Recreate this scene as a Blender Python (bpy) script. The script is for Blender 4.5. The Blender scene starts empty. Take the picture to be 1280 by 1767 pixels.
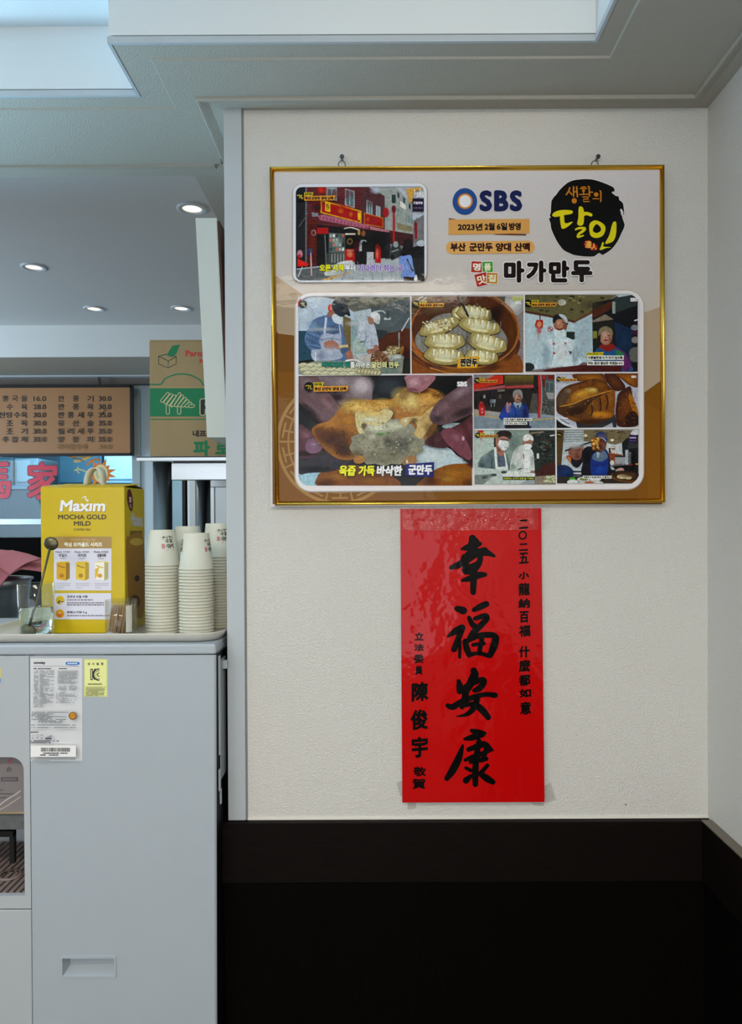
import bpy, bmesh, math, random
from mathutils import Vector, Matrix
random.seed(7)
sc = bpy.context.scene
C = sc.collection
PI = math.pi

# ------------------------------------------------------------------ camera
F, CX, CY, ZC = 1250.0, 650.0, 904.9, 1.538      # focal length and principal point in 1280x1767 pixels
PITCH, ROLL = 0.0095, 0.0045
fwd = Vector((0, math.cos(PITCH), -math.sin(PITCH)))
up0 = Vector((0, math.sin(PITCH), math.cos(PITCH)))
rgt = Vector((1, 0, 0)) * math.cos(ROLL) - up0 * math.sin(ROLL)
upv = up0 * math.cos(ROLL) + Vector((1, 0, 0)) * math.sin(ROLL)
CAM = Vector((0, 0, ZC))
cd = bpy.data.cameras.new('camera'); cam = bpy.data.objects.new('camera', cd); C.objects.link(cam)
cd.sensor_fit = 'HORIZONTAL'; cd.sensor_width = 36; cd.lens = 36 * F / 1280
cd.shift_x = -(CX - 640) / 1280; cd.shift_y = (CY - 883.5) / 1280
cd.clip_start = 0.01
m3 = Matrix((rgt, upv, -fwd)).transposed()
cam.matrix_world = Matrix.Translation(CAM) @ m3.to_4x4()
sc.camera = cam

# ------------------------------------------------------------------ view, world, light
sc.view_settings.view_transform = 'Standard'; sc.view_settings.look = 'None'
sc.view_settings.gamma = 1; sc.view_settings.use_curve_mapping = False
sc.view_settings.exposure = 0.03
w = bpy.data.worlds.new('world'); sc.world = w; w.use_nodes = True
w.node_tree.nodes['Background'].inputs[0].default_value = (0.55, 0.72, 0.95, 1)
w.node_tree.nodes['Background'].inputs[1].default_value = 0.5
def area(name, loc, target, sx, sy, power, col):
    l = bpy.data.lights.new(name, 'AREA'); l.shape = 'RECTANGLE'; l.size = sx; l.size_y = sy
    l.energy = power; l.color = col
    o = bpy.data.objects.new(name, l); C.objects.link(o); o.location = loc
    d = Vector(target) - Vector(loc)
    o.rotation_euler = d.to_track_quat('-Z', 'Y').to_euler()
    return o
area('daylight_street_window', (-0.85, -2.52, 1.45), (0.2, 1.5, 1.5), 2.7, 1.7, 35, (0.93, 0.97, 1.0))
area('added_rear_panel_light', (0.25, -1.75, 2.515), (0.25, -1.75, 0), 0.5, 0.30, 36, (1.0, 0.87, 0.70))  # unseen warm light added to brighten the right of the poster wall
area('added_side_panel_light', (-1.45, -0.2, 2.515), (-1.45, -0.2, 0), 1.0, 0.30, 20, (1.0, 0.94, 0.86))  # unseen light added to lift the right wall
area('added_fascia_light', (0.28, -1.05, 2.40), (0.32, 1.4, 2.75), 0.6, 0.10, 0.8, (1.0, 0.90, 0.76)).data.spread = math.radians(36)  # unseen narrow lamp added to brighten the tray fascia
area('added_tray_ceiling_light', (-3.1, 1.55, 1.15), (-1.4, 1.12, 2.62), 0.6, 0.8, 23, (0.42, 0.74, 1.0)).data.spread = math.radians(48)  # unseen blue light added to brighten the tray ceiling at the left
area('ceiling_panel_light', (-0.05, -0.35, 2.515), (-0.05, -0.35, 0), 0.9, 0.30, 13, (1.0, 0.87, 0.70))
area('added_far_ceiling_light', (-3.12, 2.75, 1.7), (-0.8, 3.7, 2.42), 0.9, 1.0, 24, (0.70, 0.86, 1.0))  # unseen light added for the kitchen ceiling and far fascia
area('kitchen_lamp', (-1.6, 5.2, 2.45), (-1.6, 5.2, 0), 1.6, 0.3, 60, (0.72, 0.88, 1.0))

# ------------------------------------------------------------------ helpers
def ray(px, py):
    return fwd * F + rgt * (px - CX) - upv * (py - CY)
def W(px, py, d):
    r = ray(px, py); return CAM + r * (d / r.y)
def XP(px, d): return (px - 650.0) * d / F
def ZP(py, d): return ZC + (893.0 - py) * d / F
def lin(c):
    if isinstance(c, str):
        c = c.lstrip('#'); c = [int(c[i:i + 2], 16) for i in (0, 2, 4)]
    return tuple(((v / 255) / 12.92 if v / 255 <= 0.04045 else ((v / 255 + 0.055) / 1.055) ** 2.4) for v in c)

MATS = {}
def mat(name, col, rough=0.5, metal=0.0, bump=0.0, bscale=100.0, var=0.0, vscale=8.0, trans=0.0, ior=1.45, spec=0.5,
        emit=None, estr=0.0, stretch=(1, 1, 1), coat=0.0, bdist=0.001, alpha=1.0):
    if name in MATS: return MATS[name]
    m = bpy.data.materials.new(name); m.use_nodes = True; MATS[name] = m
    nt = m.node_tree; N = nt.nodes; L = nt.links; b = N['Principled BSDF']
    c = lin(col) if not isinstance(col, tuple) else col
    b.inputs['Base Color'].default_value = (*c, 1); b.inputs['Roughness'].default_value = rough
    b.inputs['Metallic'].default_value = metal; b.inputs['IOR'].default_value = ior
    b.inputs['Specular IOR Level'].default_value = spec; b.inputs['Coat Weight'].default_value = coat
    b.inputs['Coat Roughness'].default_value = 0.08; b.inputs['Alpha'].default_value = alpha
    if trans: b.inputs['Transmission Weight'].default_value = trans
    if emit:
        b.inputs['Emission Color'].default_value = (*emit, 1); b.inputs['Emission Strength'].default_value = estr
    tc = N.new('ShaderNodeTexCoord'); mp = N.new('ShaderNodeMapping'); mp.inputs['Scale'].default_value = stretch
    L.new(tc.outputs['Object'], mp.inputs['Vector'])
    if var:
        n = N.new('ShaderNodeTexNoise'); n.inputs['Scale'].default_value = vscale; n.inputs['Detail'].default_value = 5
        L.new(mp.outputs[0], n.inputs['Vector'])
        mr = N.new('ShaderNodeMapRange'); mr.inputs[1].default_value = 0.25; mr.inputs[2].default_value = 0.75
        mr.inputs[3].default_value = 1 - var; mr.inputs[4].default_value = 1 + var
        L.new(n.outputs['Fac'], mr.inputs[0])
        mx = N.new('ShaderNodeMix'); mx.data_type = 'RGBA'; mx.blend_type = 'MULTIPLY'; mx.inputs[0].default_value = 1
        mx.inputs[6].default_value = (*c, 1); L.new(mr.outputs[0], mx.inputs[7]); L.new(mx.outputs[2], b.inputs['Base Color'])
    if bump:
        n2 = N.new('ShaderNodeTexNoise'); n2.inputs['Scale'].default_value = bscale; n2.inputs['Detail'].default_value = 3
        L.new(mp.outputs[0], n2.inputs['Vector'])
        bp = N.new('ShaderNodeBump'); bp.inputs['Strength'].default_value = bump; bp.inputs['Distance'].default_value = bdist
        L.new(n2.outputs['Fac'], bp.inputs['Height']); L.new(bp.outputs[0], b.inputs['Normal'])
    return m

def print_mat(name, rough, bump, bscale, mott=0.0, spec=0.5, bdist=0.002, coat=0.0, mscale=260, soft=False):
    """ink on a sheet: colour from the print's own colour layer, fine photo grain"""
    if name in MATS: return MATS[name]
    m = bpy.data.materials.new(name); m.use_nodes = True; MATS[name] = m
    nt = m.node_tree; N = nt.nodes; L = nt.links; b = N['Principled BSDF']
    b.inputs['Roughness'].default_value = rough; b.inputs['Specular IOR Level'].default_value = spec
    b.inputs['Coat Weight'].default_value = coat; b.inputs['Coat Roughness'].default_value = 0.06
    a = N.new('ShaderNodeVertexColor'); a.layer_name = 'Col'
    tc = N.new('ShaderNodeTexCoord')
    src = a.outputs['Color']
    if mott:
        n = N.new('ShaderNodeTexNoise'); n.inputs['Scale'].default_value = mscale; n.inputs['Detail'].default_value = 6; n.inputs['Roughness'].default_value = 0.65
        L.new(tc.outputs['Object'], n.inputs['Vector'])
        mr = N.new('ShaderNodeMapRange'); mr.inputs[1].default_value = 0.3; mr.inputs[2].default_value = 0.7
        mr.inputs[3].default_value = 1 - mott; mr.inputs[4].default_value = 1 + mott
        L.new(n.outputs['Fac'], mr.inputs[0])
        mx = N.new('ShaderNodeMix'); mx.data_type = 'RGBA'; mx.blend_type = 'MULTIPLY'; mx.inputs[0].default_value = 1
        L.new(src, mx.inputs[6]); L.new(mr.outputs[0], mx.inputs[7]); src = mx.outputs[2]
    L.new(src, b.inputs['Base Color'])
    if soft: L.new(a.outputs['Alpha'], b.inputs['Alpha'])
    if bump:
        n2 = N.new('ShaderNodeTexNoise'); n2.inputs['Scale'].default_value = bscale; n2.inputs['Detail'].default_value = 4
        L.new(tc.outputs['Object'], n2.inputs['Vector'])
        bp = N.new('ShaderNodeBump'); bp.inputs['Strength'].default_value = bump; bp.inputs['Distance'].default_value = bdist
        L.new(n2.outputs['Fac'], bp.inputs['Height'])
        L.new(bp.outputs[0], b.inputs['Coat Normal' if coat else 'Normal'])
    return m

def thin_glass(name, tint, refl=1.0, rough=0.02, bump=0.0, bscale=60):
    if name in MATS: return MATS[name]
    m = bpy.data.materials.new(name); m.use_nodes = True; MATS[name] = m
    nt = m.node_tree; N = nt.nodes; L = nt.links; N.remove(N['Principled BSDF'])
    t = N.new('ShaderNodeBsdfTransparent'); t.inputs[0].default_value = (*tint, 1)
    g = N.new('ShaderNodeBsdfGlossy'); g.inputs['Roughness'].default_value = rough; g.inputs[0].default_value = (refl, refl, refl, 1)
    if bump:
        tc = N.new('ShaderNodeTexCoord'); nz = N.new('ShaderNodeTexNoise'); nz.inputs['Scale'].default_value = bscale; nz.inputs['Detail'].default_value = 3; L.new(tc.outputs['Object'], nz.inputs['Vector'])
        bp = N.new('ShaderNodeBump'); bp.inputs['Strength'].default_value = bump; bp.inputs['Distance'].default_value = 0.01; L.new(nz.outputs['Fac'], bp.inputs['Height']); L.new(bp.outputs[0], g.inputs['Normal'])
    f = N.new('ShaderNodeLayerWeight'); f.inputs[0].default_value = 0.5
    pw = N.new('ShaderNodeMath'); pw.operation = 'POWER'; pw.inputs[1].default_value = 4.0; L.new(f.outputs['Facing'], pw.inputs[0])
    ma = N.new('ShaderNodeMath'); ma.operation = 'MULTIPLY_ADD'; ma.inputs[1].default_value = 0.55; ma.inputs[2].default_value = 0.045; L.new(pw.outputs[0], ma.inputs[0])
    x = N.new('ShaderNodeMixShader'); L.new(ma.outputs[0], x.inputs[0]); L.new(t.outputs[0], x.inputs[1]); L.new(g.outputs[0], x.inputs[2])
    L.new(x.outputs[0], N['Material Output'].inputs[0]); return m

ORG = {}
def tag(o, label, cat, group=None):
    o['label'] = label; o['category'] = cat
    if group: o['group'] = group
    return o
def thing(name, label, cat, loc, group=None):
    o = bpy.data.objects.new(name, None); C.objects.link(o); o.location = loc; o.empty_display_size = 0.05
    ORG[o.name] = Vector(loc); return tag(o, label, cat, group)

class MB:
    def __init__(s): s.v = []; s.f = []; s.c = []; s.sm = []
    def add(s, vs, fs, smooth=False, col=None):
        o = len(s.v); s.v += [Vector(p) for p in vs]
        for f in fs: s.f.append([i + o for i in f]); s.sm.append(smooth); s.c.append(col)
        return s
    def box(s, x0, x1, y0, y1, z0, z1):
        vs = [(x, y, z) for z in (z0, z1) for y in (y0, y1) for x in (x0, x1)]
        return s.add(vs, [(0, 2, 3, 1), (4, 5, 7, 6), (0, 1, 5, 4), (2, 6, 7, 3), (0, 4, 6, 2), (1, 3, 7, 5)])
    def obox(s, c, ax, ay, az, hx, hy, hz):
        c, ax, ay, az = map(Vector, (c, ax, ay, az))
        vs = [c + ax * (hx * i) + ay * (hy * j) + az * (hz * k) for k in (-1, 1) for j in (-1, 1) for i in (-1, 1)]
        return s.add(vs, [(0, 2, 3, 1), (4, 5, 7, 6), (0, 1, 5, 4), (2, 6, 7, 3), (0, 4, 6, 2), (1, 3, 7, 5)])
    def prism(s, poly, axis, a0, a1):
        """extrude a 2D polygon; axis 'x': poly is (y,z); 'y': (x,z); 'z': (x,y)"""
        def p(q, t): return {'x': (t, q[0], q[1]), 'y': (q[0], t, q[1]), 'z': (q[0], q[1], t)}[axis]
        n = len(poly)
        fs = [tuple(range(n)), tuple(range(2 * n - 1, n - 1, -1))] + [(i, i + n, (i + 1) % n + n, (i + 1) % n) for i in range(n)]
        return s.add([p(q, a0) for q in poly] + [p(q, a1) for q in poly], fs)
    def lathe(s, prof, c=(0, 0, 0), n=24, closed=True, smooth=True):
        c = Vector(c); vs = []; fs = []; k = len(prof)
        for i in range(n):
            a = 2 * PI * i / n
            for r, z in prof: vs.append(c + Vector((r * math.cos(a), r * math.sin(a), z)))
        for i in range(n):
            j = (i + 1) % n
            for q in range(k - 1): fs.append((i * k + q, j * k + q, j * k + q + 1, i * k + q + 1))
        return s.add(vs, fs, smooth)
    def tube(s, pts, rad, n=10, smooth=True, caps=True):
        pts = [Vector(p) for p in pts]; rs = rad if isinstance(rad, (list, tuple)) else [rad] * len(pts)
        vs = []; prev = None
        for i, p in enumerate(pts):
            t = (pts[min(i + 1, len(pts) - 1)] - pts[max(i - 1, 0)]).normalized()
            if prev is None:
                a = Vector((0, 0, 1)) if abs(t.z) < 0.9 else Vector((1, 0, 0)); u = t.cross(a).normalized()
            else: u = (prev - t * prev.dot(t)).normalized()
            prev = u; v = t.cross(u)
            vs += [p + (u * math.cos(2 * PI * k / n) + v * math.sin(2 * PI * k / n)) * rs[i] for k in range(n)]
        fs = [(i * n + k, i * n + (k + 1) % n, (i + 1) * n + (k + 1) % n, (i + 1) * n + k) for i in range(len(pts) - 1) for k in range(n)]
        s.add(vs, fs, smooth)
        if caps:
            o = len(s.v) - len(vs)
            s.f += [[o + k for k in range(n)][::-1], [o + (len(pts) - 1) * n + k for k in range(n)]]; s.sm += [False] * 2; s.c += [None] * 2
        return s
    def build(s, name, m, parent=None, org=None, bevel=0.0, colors=False):
        if parent is not None: o0 = ORG[parent.name]
        elif org is not None: o0 = Vector(org)
        else:
            xs = [p.x for p in s.v]; ys = [p.y for p in s.v]; zs = [p.z for p in s.v]
            o0 = Vector(((min(xs) + max(xs)) / 2, (min(ys) + max(ys)) / 2, min(zs)))
        me = bpy.data.meshes.new(name)
        me.from_pydata([tuple(p - o0) for p in s.v], [], s.f)
        me.materials.append(m)
        me.polygons.foreach_set('use_smooth', s.sm)
        if colors:
            ca = me.color_attributes.new('Col', 'FLOAT_COLOR', 'CORNER'); data = []
            for f, c in zip(s.f, s.c):
                for i in range(len(f)):
                    q = c[i] if isinstance(c, list) else c
                    data += [q[0], q[1], q[2], q[3] if len(q) > 3 else 1.0]
            ca.data.foreach_set('color', data)
        elif s.f:
            bm = bmesh.new(); bm.from_mesh(me); bmesh.ops.recalc_face_normals(bm, faces=bm.faces); bm.to_mesh(me); bm.free()
        me.update()
        o = bpy.data.objects.new(name, me); C.objects.link(o)
        if parent is None: o.location = o0
        else: o.parent = parent
        ORG[o.name] = o0
        if bevel:
            b = o.modifiers.new('bevel', 'BEVEL'); b.width = bevel; b.segments = 2; b.limit_method = 'ANGLE'; b.angle_limit = 0.7
        return o
def struct(name, mb, m, parent=None, **k):
    o = mb.build(name, m, parent, **k)
    if parent is None: o['kind'] = 'structure'
    return o
def copy_tree(o, parent=None):
    c = o.copy(); C.objects.link(c); c.parent = parent
    for ch in o.children: copy_tree(ch, c)
    return c

# ------------------------------------------------------------------ printing: flat ink shapes laid on a sheet
INK = 1.24
sc.cycles.transparent_max_bounces = 64
def catmull(pts, closed=True, k=5):
    n = len(pts); out = []
    rng = range(n) if closed else range(n - 1)
    for i in rng:
        if closed: p0, p1, p2, p3 = pts[i - 1], pts[i], pts[(i + 1) % n], pts[(i + 2) % n]
        else: p0, p1, p2, p3 = pts[max(i - 1, 0)], pts[i], pts[i + 1], pts[min(i + 2, n - 1)]
        for j in range(k):
            t = j / k
            out.append(tuple(0.5 * (2 * b + (c - a) * t + (2 * a - 5 * b + 4 * c - d) * t * t + (3 * b - a - 3 * c + d) * t ** 3)
                             for a, b, c, d in zip(p0, p1, p2, p3)))
    if not closed: out.append(tuple(pts[-1]))
    return out
def clip_poly(pts, r):
    x0, y0, x1, y1 = r
    for ax, lim, sgn in ((0, x0, 1), (0, x1, -1), (1, y0, 1), (1, y1, -1)):
        out = []
        for i in range(len(pts)):
            a, b = pts[i - 1], pts[i]
            ia, ib = (a[ax] - lim) * sgn >= 0, (b[ax] - lim) * sgn >= 0
            if ia != ib:
                t = (lim - a[ax]) / (b[ax] - a[ax]); out.append(tuple(a[q] + (b[q] - a[q]) * t for q in (0, 1)))
            if ib: out.append(b)
        pts = out
        if not pts: return []
    return pts
TXT = {}
def glyphs(s):
    if s not in TXT:
        c = bpy.data.curves.new('text', 'FONT'); c.body = s; c.resolution_u = 3
        o = e = bpy.data.objects.new('text', c); me = o.to_mesh()
        v = [(p.co.x, p.co.y) for p in me.vertices]; f = [tuple(p.vertices) for p in me.polygons]
        e.to_mesh_clear(); bpy.data.objects.remove(o); bpy.data.curves.remove(c)
        x0 = min(p[0] for p in v); x1 = max(p[0] for p in v); y0 = min(p[1] for p in v); y1 = max(p[1] for p in v)
        TXT[s] = ([((p[0] - x0) / (x1 - x0 or 1), (y1 - p[1]) / (y1 - y0 or 1)) for p in v], f)
    return TXT[s]
class Print:
    STEP = 1.2e-5
    def __init__(s, point, normal, lift=0.0003, mapper=None, step=None):
        if step: s.STEP = step
        s.p = Vector(point) if point is not None else None; s.n = Vector(normal).normalized() if normal is not None else None
        s.lift = lift; s.mb = MB(); s.zoom(); s.clip = None; s.mapper = mapper; s.soft = 0.0; s.gain = 1.0; s.gam = 1.0
    def zoom(s, ox=0, oy=0, k=1.0): s.ox, s.oy, s.k = ox, oy, k; return s
    def to(s, q): return (s.ox + q[0] / s.k, s.oy + q[1] / s.k)
    def w(s, q):
        if s.mapper: return s.mapper(q[0], q[1], s.lift)
        r = ray(*q); t = (s.p - CAM).dot(s.n) / r.dot(s.n); return CAM + r * t + s.n * s.lift
    def col(s, c): return tuple(min(max((v ** s.gam) * INK * s.gain - 0.006, 0.001), 0.9) for v in lin(c))
    def raw(s, pts, c, px=True):
        if px: pts = [s.to(q) for q in pts]
        if s.clip: pts = clip_poly(pts, s.clip)
        if len(pts) < 3: return
        s.mb.add([s.w(q) for q in pts], [tuple(range(len(pts)))], False, c)
    def step(s): s.lift += s.STEP
    def poly(s, pts, c):
        s.raw(pts, s.col(c))
        if s.soft:
            if len(pts) > 4: s.feather(pts, s.col(c))
            s.mottle(pts, s.col(c))
        s.step(); return s
    RN = random.Random(21)
    def mottle(s, pts, c):
        """soft flecks of slightly different tone inside a shape, as a photograph has"""
        q = [s.to(p) for p in pts]
        if s.clip: q = clip_poly(q, s.clip)
        if len(q) < 3: return
        x0, x1 = min(p[0] for p in q), max(p[0] for p in q); y0, y1 = min(p[1] for p in q), max(p[1] for p in q)
        ar = (x1 - x0) * (y1 - y0)
        if ar < 40: return
        R = s.RN; s.lift += 3e-6
        for _ in range(min(int(ar / 22) + 2, 90)):
            x, y = R.uniform(x0, x1), R.uniform(y0, y1); ins = False
            for i in range(len(q)):
                a, b = q[i - 1], q[i]
                if (a[1] > y) != (b[1] > y) and x < (b[0] - a[0]) * (y - a[1]) / (b[1] - a[1]) + a[0]: ins = not ins
            if not ins: continue
            r = R.uniform(0.8, 2.6) * min(1.0, ar ** 0.5 / 25); f = R.uniform(0.75, 1.25); st = R.uniform(0.6, 1.8); th = R.uniform(0, PI)
            cc = tuple(min(v * f * R.uniform(0.93, 1.07), 0.9) for v in c); al = R.uniform(0.2, 0.5)
            ring = [(x + r * (st * math.cos(a) * math.cos(th) - math.sin(a) * math.sin(th)), y + r * (st * math.cos(a) * math.sin(th) + math.sin(a) * math.cos(th))) for a in [PI / 3 * k for k in range(6)]]
            if s.clip and any(not (s.clip[0] <= p[0] <= s.clip[2] and s.clip[1] <= p[1] <= s.clip[3]) for p in ring): continue
            s.lift += 6e-7
            s.mb.add([s.w((x, y))] + [s.w(p) for p in ring], [(0, k + 1, (k + 1) % 6 + 1) for k in range(6)], False, [(*cc, al), (*cc, 0.0), (*cc, 0.0)])
    def feather(s, pts, c):
        """out-of-focus edge: a narrow ring fading to nothing"""
        q = [s.to(p) for p in pts]; n = len(q); r = s.soft
        ar = sum(q[i - 1][0] * q[i][1] - q[i][0] * q[i - 1][1] for i in range(n)); sg = 1 if ar > 0 else -1
        o = []
        for i in range(n):
            a, b = q[i - 1], q[(i + 1) % n]; dx, dy = b[0] - a[0], b[1] - a[1]; l = math.hypot(dx, dy) or 1
            o.append((q[i][0] + sg * dy / l * r, q[i][1] - sg * dx / l * r))
        ci, co = (*c, 1.0), (*c, 0.0)
        for i in range(n):
            j = (i + 1) % n; k4 = [q[i], q[j], o[j], o[i]]
            if s.clip and any(not (s.clip[0] <= p[0] <= s.clip[2] and s.clip[1] <= p[1] <= s.clip[3]) for p in k4): continue
            s.mb.add([s.w(p) for p in k4], [(0, 1, 2, 3)], False, [ci, ci, co, co])
    def rect(s, x0, y0, x1, y1, c): return s.poly([(x0, y0), (x1, y0), (x1, y1), (x0, y1)], c)
    def curve(s, pts, c, k=5): return s.poly(catmull(pts, True, k), c)
    def grad(s, x0, y0, x1, y1, c0, c1, n=8, horiz=False):
        a, b = s.col(c0), s.col(c1)
        for i in range(n):
            t = (i + 0.5) / n; cc = tuple(a[q] + (b[q] - a[q]) * t for q in range(3)); u, v = i / n, (i + 1) / n
            if horiz: s.raw([(x0 + (x1 - x0) * u, y0), (x0 + (x1 - x0) * v, y0), (x0 + (x1 - x0) * v, y1), (x0 + (x1 - x0) * u, y1)], cc)
            else: s.raw([(x0, y0 + (y1 - y0) * u), (x1, y0 + (y1 - y0) * u), (x1, y0 + (y1 - y0) * v), (x0, y0 + (y1 - y0) * v)], cc)
        s.step(); return s
    def blob(s, pts, c, edge, k=4, rings=4):
        """closed curve shaded from the edge colour to the inner colour"""
        o = catmull(pts, True, k); cx = sum(p[0] for p in o) / len(o); cy = sum(p[1] for p in o) / len(o)
        a, b = s.col(edge), s.col(c)
        for r in range(rings):
            f = 1 - r / rings; t = r / max(rings - 1, 1)
            s.raw([(cx + (p[0] - cx) * f, cy + (p[1] - cy) * f) for p in o], tuple(a[q] + (b[q] - a[q]) * t for q in range(3))); s.step()
        return s
    def ell(s, cx, cy, rx, ry, c, edge=None, rot=0.0, n=24):
        pts = []
        for i in range(n):
            a = 2 * PI * i / n; x, y = rx * math.cos(a), ry * math.sin(a)
            pts.append((cx + x * math.cos(rot) - y * math.sin(rot), cy + x * math.sin(rot) + y * math.cos(rot)))
        if edge: return s.blob(pts, c, edge, 1)
        return s.poly(pts, c)
    def glow(s, cx, cy, rx, ry, c, al=0.7, rot=0.0, n=18):
        """airbrushed tone: an ellipse of ink fading out to its rim"""
        cc = s.col(c); P0 = s.to((cx, cy))
        def rg(f): return [s.to((cx + f * (rx * math.cos(a) * math.cos(rot) - ry * math.sin(a) * math.sin(rot)), cy + f * (rx * math.cos(a) * math.sin(rot) + ry * math.sin(a) * math.cos(rot)))) for a in [2 * PI * i / n for i in range(n)]]
        def keep(p):
            return p if not s.clip else (min(max(p[0], s.clip[0]), s.clip[2]), min(max(p[1], s.clip[1]), s.clip[3]))
        prev, pa = [P0] * n, al
        for f, a_ in ((0.35, al * 0.82), (0.7, al * 0.33), (1.0, 0.0)):
            r_ = rg(f)
            for i in range(n):
                j = (i + 1) % n; k4 = [keep(q) for q in (prev[i], prev[j], r_[j], r_[i])]
                if f == 0.35: k4 = [k4[0]] + k4[2:]; c4 = [(*cc, pa), (*cc, a_), (*cc, a_)]
                else: c4 = [(*cc, pa), (*cc, pa), (*cc, a_), (*cc, a_)]
                s.mb.add([s.w(q) for q in k4], [tuple(range(len(k4)))], False, c4)
            prev, pa = r_, a_
        s.step(); return s
    def glows(s, items):
        for it in items: s.glow(*it)
        return s
    def stroke(s, pts, c, w, k=5, smooth=True, cap=True):
        ws = list(w) if isinstance(w, (list, tuple)) else [w] * len(pts)
        q = [(p[0], p[1], ws[i]) for i, p in enumerate(pts)]
        if smooth and len(q) > 2: q = catmull(q, False, k)
        cc = s.col(c)
        L, R = [], []
        for i in range(len(q)):
            a, b = q[max(i - 1, 0)], q[min(i + 1, len(q) - 1)]
            dx, dy = b[0] - a[0], b[1] - a[1]; l = math.hypot(dx, dy) or 1; h = max(q[i][2], 0.1) / 2
            L.append((q[i][0] - dy / l * h, q[i][1] + dx / l * h)); R.append((q[i][0] + dy / l * h, q[i][1] - dx / l * h))
        for i in range(len(q) - 1): s.raw([L[i], L[i + 1], R[i + 1], R[i]], cc)
        if s.soft:
            for E, sg in ((L, 1), (R, -1)):
                O = []
                for i in range(len(q)):
                    a, b = q[max(i - 1, 0)], q[min(i + 1, len(q) - 1)]
                    dx, dy = b[0] - a[0], b[1] - a[1]; l = math.hypot(dx, dy) or 1; h = s.soft * s.k * 0.8
                    O.append((E[i][0] - sg * dy / l * h, E[i][1] + sg * dx / l * h))
                for i in range(len(q) - 1):
                    k4 = [s.to(p) for p in (E[i], E[i + 1], O[i + 1], O[i])]
                    if s.clip and any(not (s.clip[0] <= p[0] <= s.clip[2] and s.clip[1] <= p[1] <= s.clip[3]) for p in k4): continue
                    s.mb.add([s.w(p) for p in k4], [(0, 1, 2, 3)], False, [(*cc, 1.0), (*cc, 1.0), (*cc, 0.0), (*cc, 0.0)])
        if cap:
            s.lift += 3e-6
            for e in (q[0], q[-1]):
                h = e[2] / 2; s.raw([(e[0] + h * math.cos(2 * PI * i / 12), e[1] + h * math.sin(2 * PI * i / 12)) for i in range(12)], cc)
        s.step(); return s
    def text(s, t, x0, y0, x1, y1, c, bold=0.0, outline=None, ow=0.0, shear=0.0, rot=0.0, slope=0.0):
        v, f = glyphs(t)
        def place(p, dx=0, dy=0):
            x = x0 + bold + (x1 - x0 - 2 * bold) * p[0] + dx + shear * (1 - p[1]) * (y1 - y0); y = y0 + bold + (y1 - y0 - 2 * bold) * p[1] + dy
            y += slope * (x - x0)
            if rot:
                mx, my = (x0 + x1) / 2, (y0 + y1) / 2; X, Y = x - mx, y - my
                x, y = mx + X * math.cos(rot) - Y * math.sin(rot), my + X * math.sin(rot) + Y * math.cos(rot)
            return (x, y)
        def put(rad, cc, n):
            offs = [(0, 0)] if rad <= 0 else [(rad * math.cos(2 * PI * i / n), rad * math.sin(2 * PI * i / n)) for i in range(n)]
            for dx, dy in offs:
                s.lift += s.STEP / 3
                s.mb.add([s.w(s.to(place(p, dx, dy))) for p in v], f, False, cc)
            s.step()
        if outline is not None: put(bold + ow, s.col(outline), 10)
        put(bold, s.col(c), 8)
        return s
    def build(s, name, m, parent): return s.mb.build(name, m, parent, colors=True)
# ------------------------------------------------------------------ the room
ZS = ZC + 0.8555            # soffit height
ZT = ZC + 0.995             # upper ceiling height
DW = 1.52                   # distance of the poster wall
XR = 0.6943                 # right wall
XL = -0.3137                # free end of the poster wall
M_wall = mat('embossed_wallpaper', '#d4d3ce', 0.62, bump=0.8, bscale=300, bdist=0.0028, var=0.02, vscale=3)
M_wallr = M_wall
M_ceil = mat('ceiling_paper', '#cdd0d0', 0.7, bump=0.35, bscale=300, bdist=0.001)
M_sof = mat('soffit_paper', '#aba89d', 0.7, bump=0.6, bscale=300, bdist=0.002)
M_trim = mat('painted_trim', '#b6bec3', 0.42, var=0.015, vscale=20)
M_facia = mat('fascia_board', '#dde2e2', 0.4)
M_wood = mat('dark_wenge_wood', '#0f0a08', 0.55, var=0.35, vscale=30, stretch=(0.6, 4, 10), bump=0.25, bscale=60, bdist=0.0006, spec=0.10)
M_woodv = mat('dark_wenge_wood_upright', '#070504', 0.6, var=0.4, vscale=40, stretch=(12, 4, 0.6), bump=0.25, bscale=60, bdist=0.0006, spec=0.05)
M_groove = mat('dark_joint', '#2a2624', 0.8)
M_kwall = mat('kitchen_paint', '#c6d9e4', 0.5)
M_floor = mat('grey_floor_tile', '#55524e', 0.4, var=0.1, vscale=6)

b = MB().box(-3.25, XR + 0.1, -2.65, 6.3, -0.06, 0.0)
struct('floor', b, M_floor)
b = MB().box(-3.25, XR + 0.1, -2.65, 4.4, ZT, ZT + 0.08)
struct('ceiling', b, M_ceil)
# lowered soffit around the ceiling trays
b = MB()
D1, D2, D3 = 1.315, 1.477, 1.812
XA, XB, XC = -0.4745, 0.402, -0.451
b.box(XB, XR, -2.6, D1, ZS, ZT - 0.001)
b.box(XA, XR, D1, D2, ZS, ZT - 0.001)
b.box(-3.2, XR, D2, D3, ZS, ZT - 0.001)
b.box(XC, XR, D3, 4.3, ZS, ZT - 0.001)
b.box(-3.2, XC, 3.735, 4.3, ZC + 0.832, ZT - 0.001)
struct('ceiling_soffit', b, M_sof)
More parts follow.
